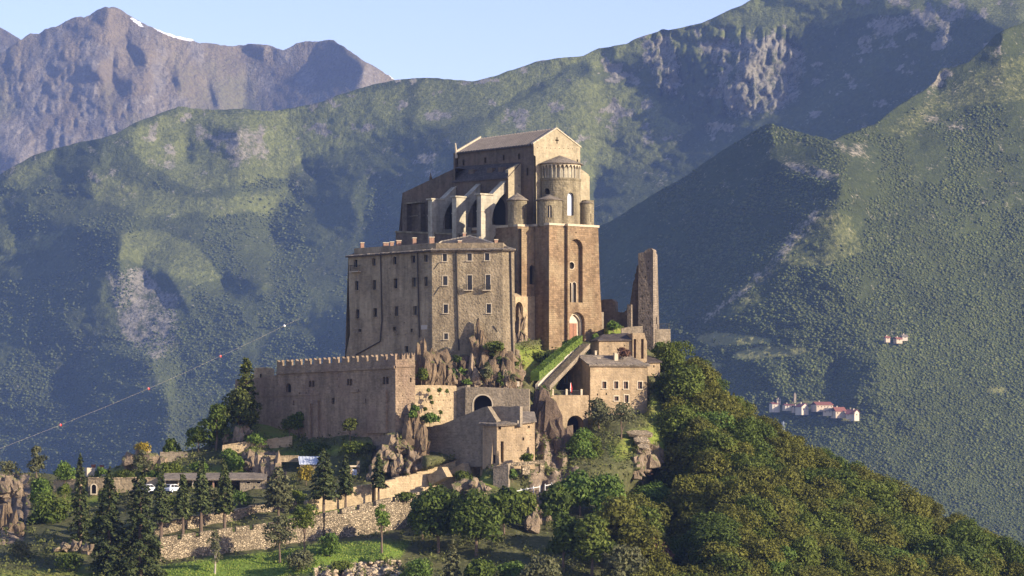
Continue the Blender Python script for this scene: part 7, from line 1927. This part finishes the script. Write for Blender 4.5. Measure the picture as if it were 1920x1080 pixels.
rr_ = random.Random(91)
for i in range(16):
    px = 782 + 188 * rr_.random(); py = 664 + 58 * rr_.random(); mt = ('green', 'pale', 'deep', 'bright')[i % 4]
    broad_tree('small %s shrub rooted in the crag under the monastery' % {'green': 'green', 'pale': 'olive', 'deep': 'dark green', 'bright': 'fresh green'}[mt], 'shrub', px, py + 6, py - 8 - 6 * rr_.random(), 13 + 10 * rr_.random(), 561.5 + (724 - py) * .11, mt, 500 + i, 260, .17, .02, 'shrubs on the crag under the monastery', name='crag_shrub', k=6)
for i, (px, pb, pt, w, m, lab) in enumerate(((200, 945, 915, 44, 'green', 'green bush in front of the niche wall'), (250, 955, 925, 50, 'pale', 'olive bush between the niche wall and the spruces'), (115, 975, 940, 50, 'green', 'green bush beside the large bright leafy tree'), (40, 1045, 1015, 46, 'pale', 'olive scrub above the dark flat roof'), (185, 1000, 968, 40, 'deep', 'dark bush between the pointed spruce and its neighbour'), (330, 955, 930, 44, 'green', 'green bush on the bank under the long shed'), (450, 950, 925, 52, 'bright', 'fresh green bush on the bank below the shed room'), (555, 950, 920, 44, 'green', 'green bush behind the brownish conifer'), (400, 935, 915, 40, 'pale', 'olive bush below the middle of the long shed'), (285, 905, 885, 36, 'bright', 'fresh green bush at the near end of the shed roof'), (505, 880, 858, 44, 'green', 'green bush among the grey rocks above the shed'), (590, 850, 836, 60, 'deep', 'dark low scrub at the foot of the fortress wall'), (670, 850, 834, 56, 'green', 'green scrub on the bank below the small wall tree'), (480, 835, 818, 46, 'bright', 'fresh green weeds on the curved terrace wall'), (130, 1070, 1040, 60, 'deep', 'dark bush at the bottom beside the large dense spruce'), (640, 1075, 1052, 44, 'green', 'green bush growing in the rubble bank'))):
    broad_tree(lab, 'bush', px, pb, pt, w, None, m, 540 + i, 1100, .2, .03, name='bush')
# hedge along the stairs
hg = thing('clipped_hedge', 'bright green clipped hedge in two steps beside the stair parapet', 'hedge', P(1030, 700, 578))
rs = np.random.RandomState(5)
for (x0, y0, Y0_, x1, y1, Y1_, w, h) in ((1003, 714, 572.5, 1050, 673, 584.5, 1.7, 1.5), (1050, 671, 584.5, 1085, 643, 593, 1.5, 1.3), (1058, 655, 592, 1082, 648, 594, 1.2, 1.3)):
    a, b_ = P(x0, y0, Y0_), P(x1, y1, Y1_); d = b_ - a; d2 = Vector((d.x, d.y, 0)).normalized(); sdv = Vector((d2.y, -d2.x, 0)) * w / 2; up = Vector((0, 0, h))
    m_ = MB(); m_.hexa([a - sdv, b_ - sdv, b_ + sdv, a + sdv], [p + up for p in (a - sdv, b_ - sdv, b_ + sdv, a + sdv)]); o = m_.build('hedge_core', LM['bright'], hg)
    n = 1500; t = rs.rand(n); q = rs.rand(n) * 2 - 1; side = rs.randint(0, 3, n); z = np.where(side == 0, 1.0, rs.rand(n)); q = np.where(side == 1, 1.0, np.where(side == 2, -1.0, q))
    C = np.array(a) + t[:, None] * np.array(d) + q[:, None] * np.array(sdv) + (z * h)[:, None] * np.array([0, 0, 1.]) + rs.randn(n, 3) * .04
    Nn = np.where((side == 0)[:, None], np.array([0, 0, 1.]), q[:, None] * np.array(sdv / (w / 2))) + rs.randn(n, 3) * .4; Nn /= np.linalg.norm(Nn, axis=1, keepdims=True)
    V, Fq = leaf_mesh(C, Nn, .12 + .1 * rs.rand(n), rs); np_mesh('hedge_leaves', V, Fq, LM['bright'], o)

# ------------------------------------------------------------------ the wood on the flank: single trees that share crown shapes
protos = []
for i in range(9):
    r = np.random.RandomState(300 + i); pr = random.Random(300 + i)
    w, h = 7.4, 8.6
    cl = broad_clumps(w, h, .7, r, 17, (.17, .30))
    C, Nn, s = clump_leaves(cl, 6500, .20, r, .25)
    V, Fq = leaf_mesh(C, Nn, s, r)
    me = bpy.data.meshes.new('wood crown %d' % i); me.from_pydata(V.tolist(), [], Fq.tolist()); me.update(); me.materials.append(LM['olive'])
    tm = trunk_mb((0, 0, 0), 5.2, .2, (.2 * (pr.random() - .5), 0), [Vector(c[:3]) for c in cl[:8]], pr)
    mt_ = bpy.data.meshes.new('wood trunk %d' % i); mt_.from_pydata(tm.v, [], tm.f); mt_.update(); mt_.materials.append(M['bark'])
    protos.append((me, mt_))
WOOD = [(1228, 706), (1250, 690), (1272, 682), (1300, 708), (1400, 806), (1500, 866), (1600, 912), (1700, 956), (1800, 1012), (1920, 1080), (2010, 1125), (2010, 1190), (1190, 1190), (1190, 1010), (1212, 930), (1225, 885), (1262, 862), (1292, 830), (1262, 770)]
r = np.random.RandomState(17)
cand = []
for yy in np.arange(655, 1190, 29.0):
    for xx in np.arange(1180, 2010, 41.0):
        cand.append((xx + (r.rand() - .5) * 26 + (18 if int(yy / 29) % 2 else 0), yy + (r.rand() - .5) * 20))
cand = np.array(cand)
cand = cand[inpoly(cand[:, 0], cand[:, 1], WOOD) & (cand[:, 1] > hill_top(cand[:, 0]) + 2)]
dd_ = hill_depth(cand[:, 0], cand[:, 1])
kinds = [('olive', 'olive brown leafy tree in the dense wood on the flank', 'olive brown trees of the wood on the flank'), ('green', 'mid green leafy tree in the dense wood on the flank', 'mid green trees of the wood on the flank'), ('deep', 'dark green leafy tree in the dense wood on the flank', 'dark green trees of the wood on the flank'), ('bright', 'fresh green leafy tree in the dense wood on the flank', 'fresh green trees of the wood on the flank')]
nz = fbm(cand[:, 0], cand[:, 1], 120, 2, 401)
for i, ((px, py), Y) in enumerate(zip(cand, dd_)):
    sil = float(np.interp(px, HILL_TOP[:, 0], HILL_TOP[:, 1])) - float(np.interp(px, [1240, 1320], [6, 38]))
    hp = min(92 + 22 * r.rand(), (py - sil) * (.85 + .3 * r.rand()))
    if hp < 22: hp = 22 + 14 * r.rand()
    h = hp * K * Y; sc = h / 8.6; sw = max(sc, .62) * (.85 + .35 * r.rand()) * (1.12 if sc < .7 else 1.0)
    u = r.rand() + nz[i] * 1.1
    zone = 'on the skyline edge of the wooded flank' if py - sil < 75 else 'beside the dark gully of the wooded flank' if px < 1330 else 'low down the wooded flank' if py > 1085 else 'at the heart of the wooded flank' if px < 1620 else 'on the far lower part of the wooded flank'
    size = 'small' if hp < 60 else 'tall' if hp > 100 else 'medium sized'
    kd = kinds[3] if u > 1.12 else kinds[1] if u > .68 else kinds[2] if u < .02 else kinds[0]
    base = P(px, py, float(Y))
    t = thing('wood_tree', size + ' ' + kd[1].split(' leafy')[0] + ' leafy tree ' + zone, 'tree', base, 'trees of the wood on the flank')
    t.rotation_euler = (0, 0, r.rand() * 6.28); t.scale = (sw, sw, sc)
    me, mt_ = protos[r.randint(len(protos))]
    c_ = bpy.data.objects.new('crown', me); COL.objects.link(c_); c_.parent = t
    if kd[0] != 'olive':
        c_.material_slots[0].link = 'OBJECT'; c_.material_slots[0].material = LM[kd[0]]
    k_ = bpy.data.objects.new('trunk', mt_); COL.objects.link(k_); k_.parent = t

# lawn: short grass in tufts, one mass
r = np.random.RandomState(29)
gx_, gy_ = 290 + 480 * r.rand(26000), 940 + 160 * r.rand(26000)
_ln = 0
for p in LAWN[:2]: _ln = np.maximum(_ln, inpoly(gx_, gy_, p))
gx_, gy_ = gx_[_ln > 0], gy_[_ln > 0]
D_ = hill_depth(gx_, gy_); C = np.stack([(gx_ - 960) * K * D_, D_ - .05, (HOR - gy_) * K * D_ + .06], -1)
Nn = r.randn(len(C), 3) * .5 + np.array([.5, -.6, .5]); Nn /= np.linalg.norm(Nn, axis=1, keepdims=True)
V, Fq = leaf_mesh(C, Nn, .07 + .13 * r.rand(len(C)) ** 2, r)
tag(np_mesh('lawn_grass', V, Fq, leafy('lawn grass blades', (.09, .14, .018), (.13, .19, .028), (.20, .22, .05), .1, .2)), kind='stuff')
# undergrowth: one mass of small leaves over the rough ground
r = np.random.RandomState(23)
n = 46000
ux = -100 + 1480 * r.rand(n); uy = 600 + 560 * r.rand(n)
_r3, _g3, _l3 = cover3(ux, uy)
pch = fbm(ux, uy, 26, 3, 411) + .12 * _g3
carved = 0
for poly, xs, ys in CARVE: carved = np.maximum(carved, inpoly(ux, uy, poly))
k = (uy > hill_top(ux) + 1) & (_l3 < .3) & (carved < .5) & (r.rand(n) < np.clip(pch * 2.6 + .45 - .45 * _r3, 0, 1))
ux, uy, pch = ux[k], uy[k], pch[k]
D_ = hill_depth(ux, uy); q = np.stack([(ux - 960) * K * D_, D_ - .1, (HOR - uy) * K * D_], -1)
m_ = len(q); rep = 3
C = np.repeat(q, rep, 0) + r.randn(m_ * rep, 3) * .22; C[:, 2] += .12 + np.abs(r.randn(m_ * rep)) * .2 * np.repeat(np.clip(.6 + 3 * pch, .4, 2.2), rep)
Nn = r.randn(m_ * rep, 3) * .8 + np.array([.3, -.5, .6]); Nn /= np.linalg.norm(Nn, axis=1, keepdims=True)
V, Fq = leaf_mesh(C, Nn, .13 + .17 * r.rand(m_ * rep), r)
tag(np_mesh('undergrowth', V, Fq, leafy('scrub leaves', (.055, .06, .018), (.085, .10, .028), (.135, .14, .042), .1)), kind='stuff')
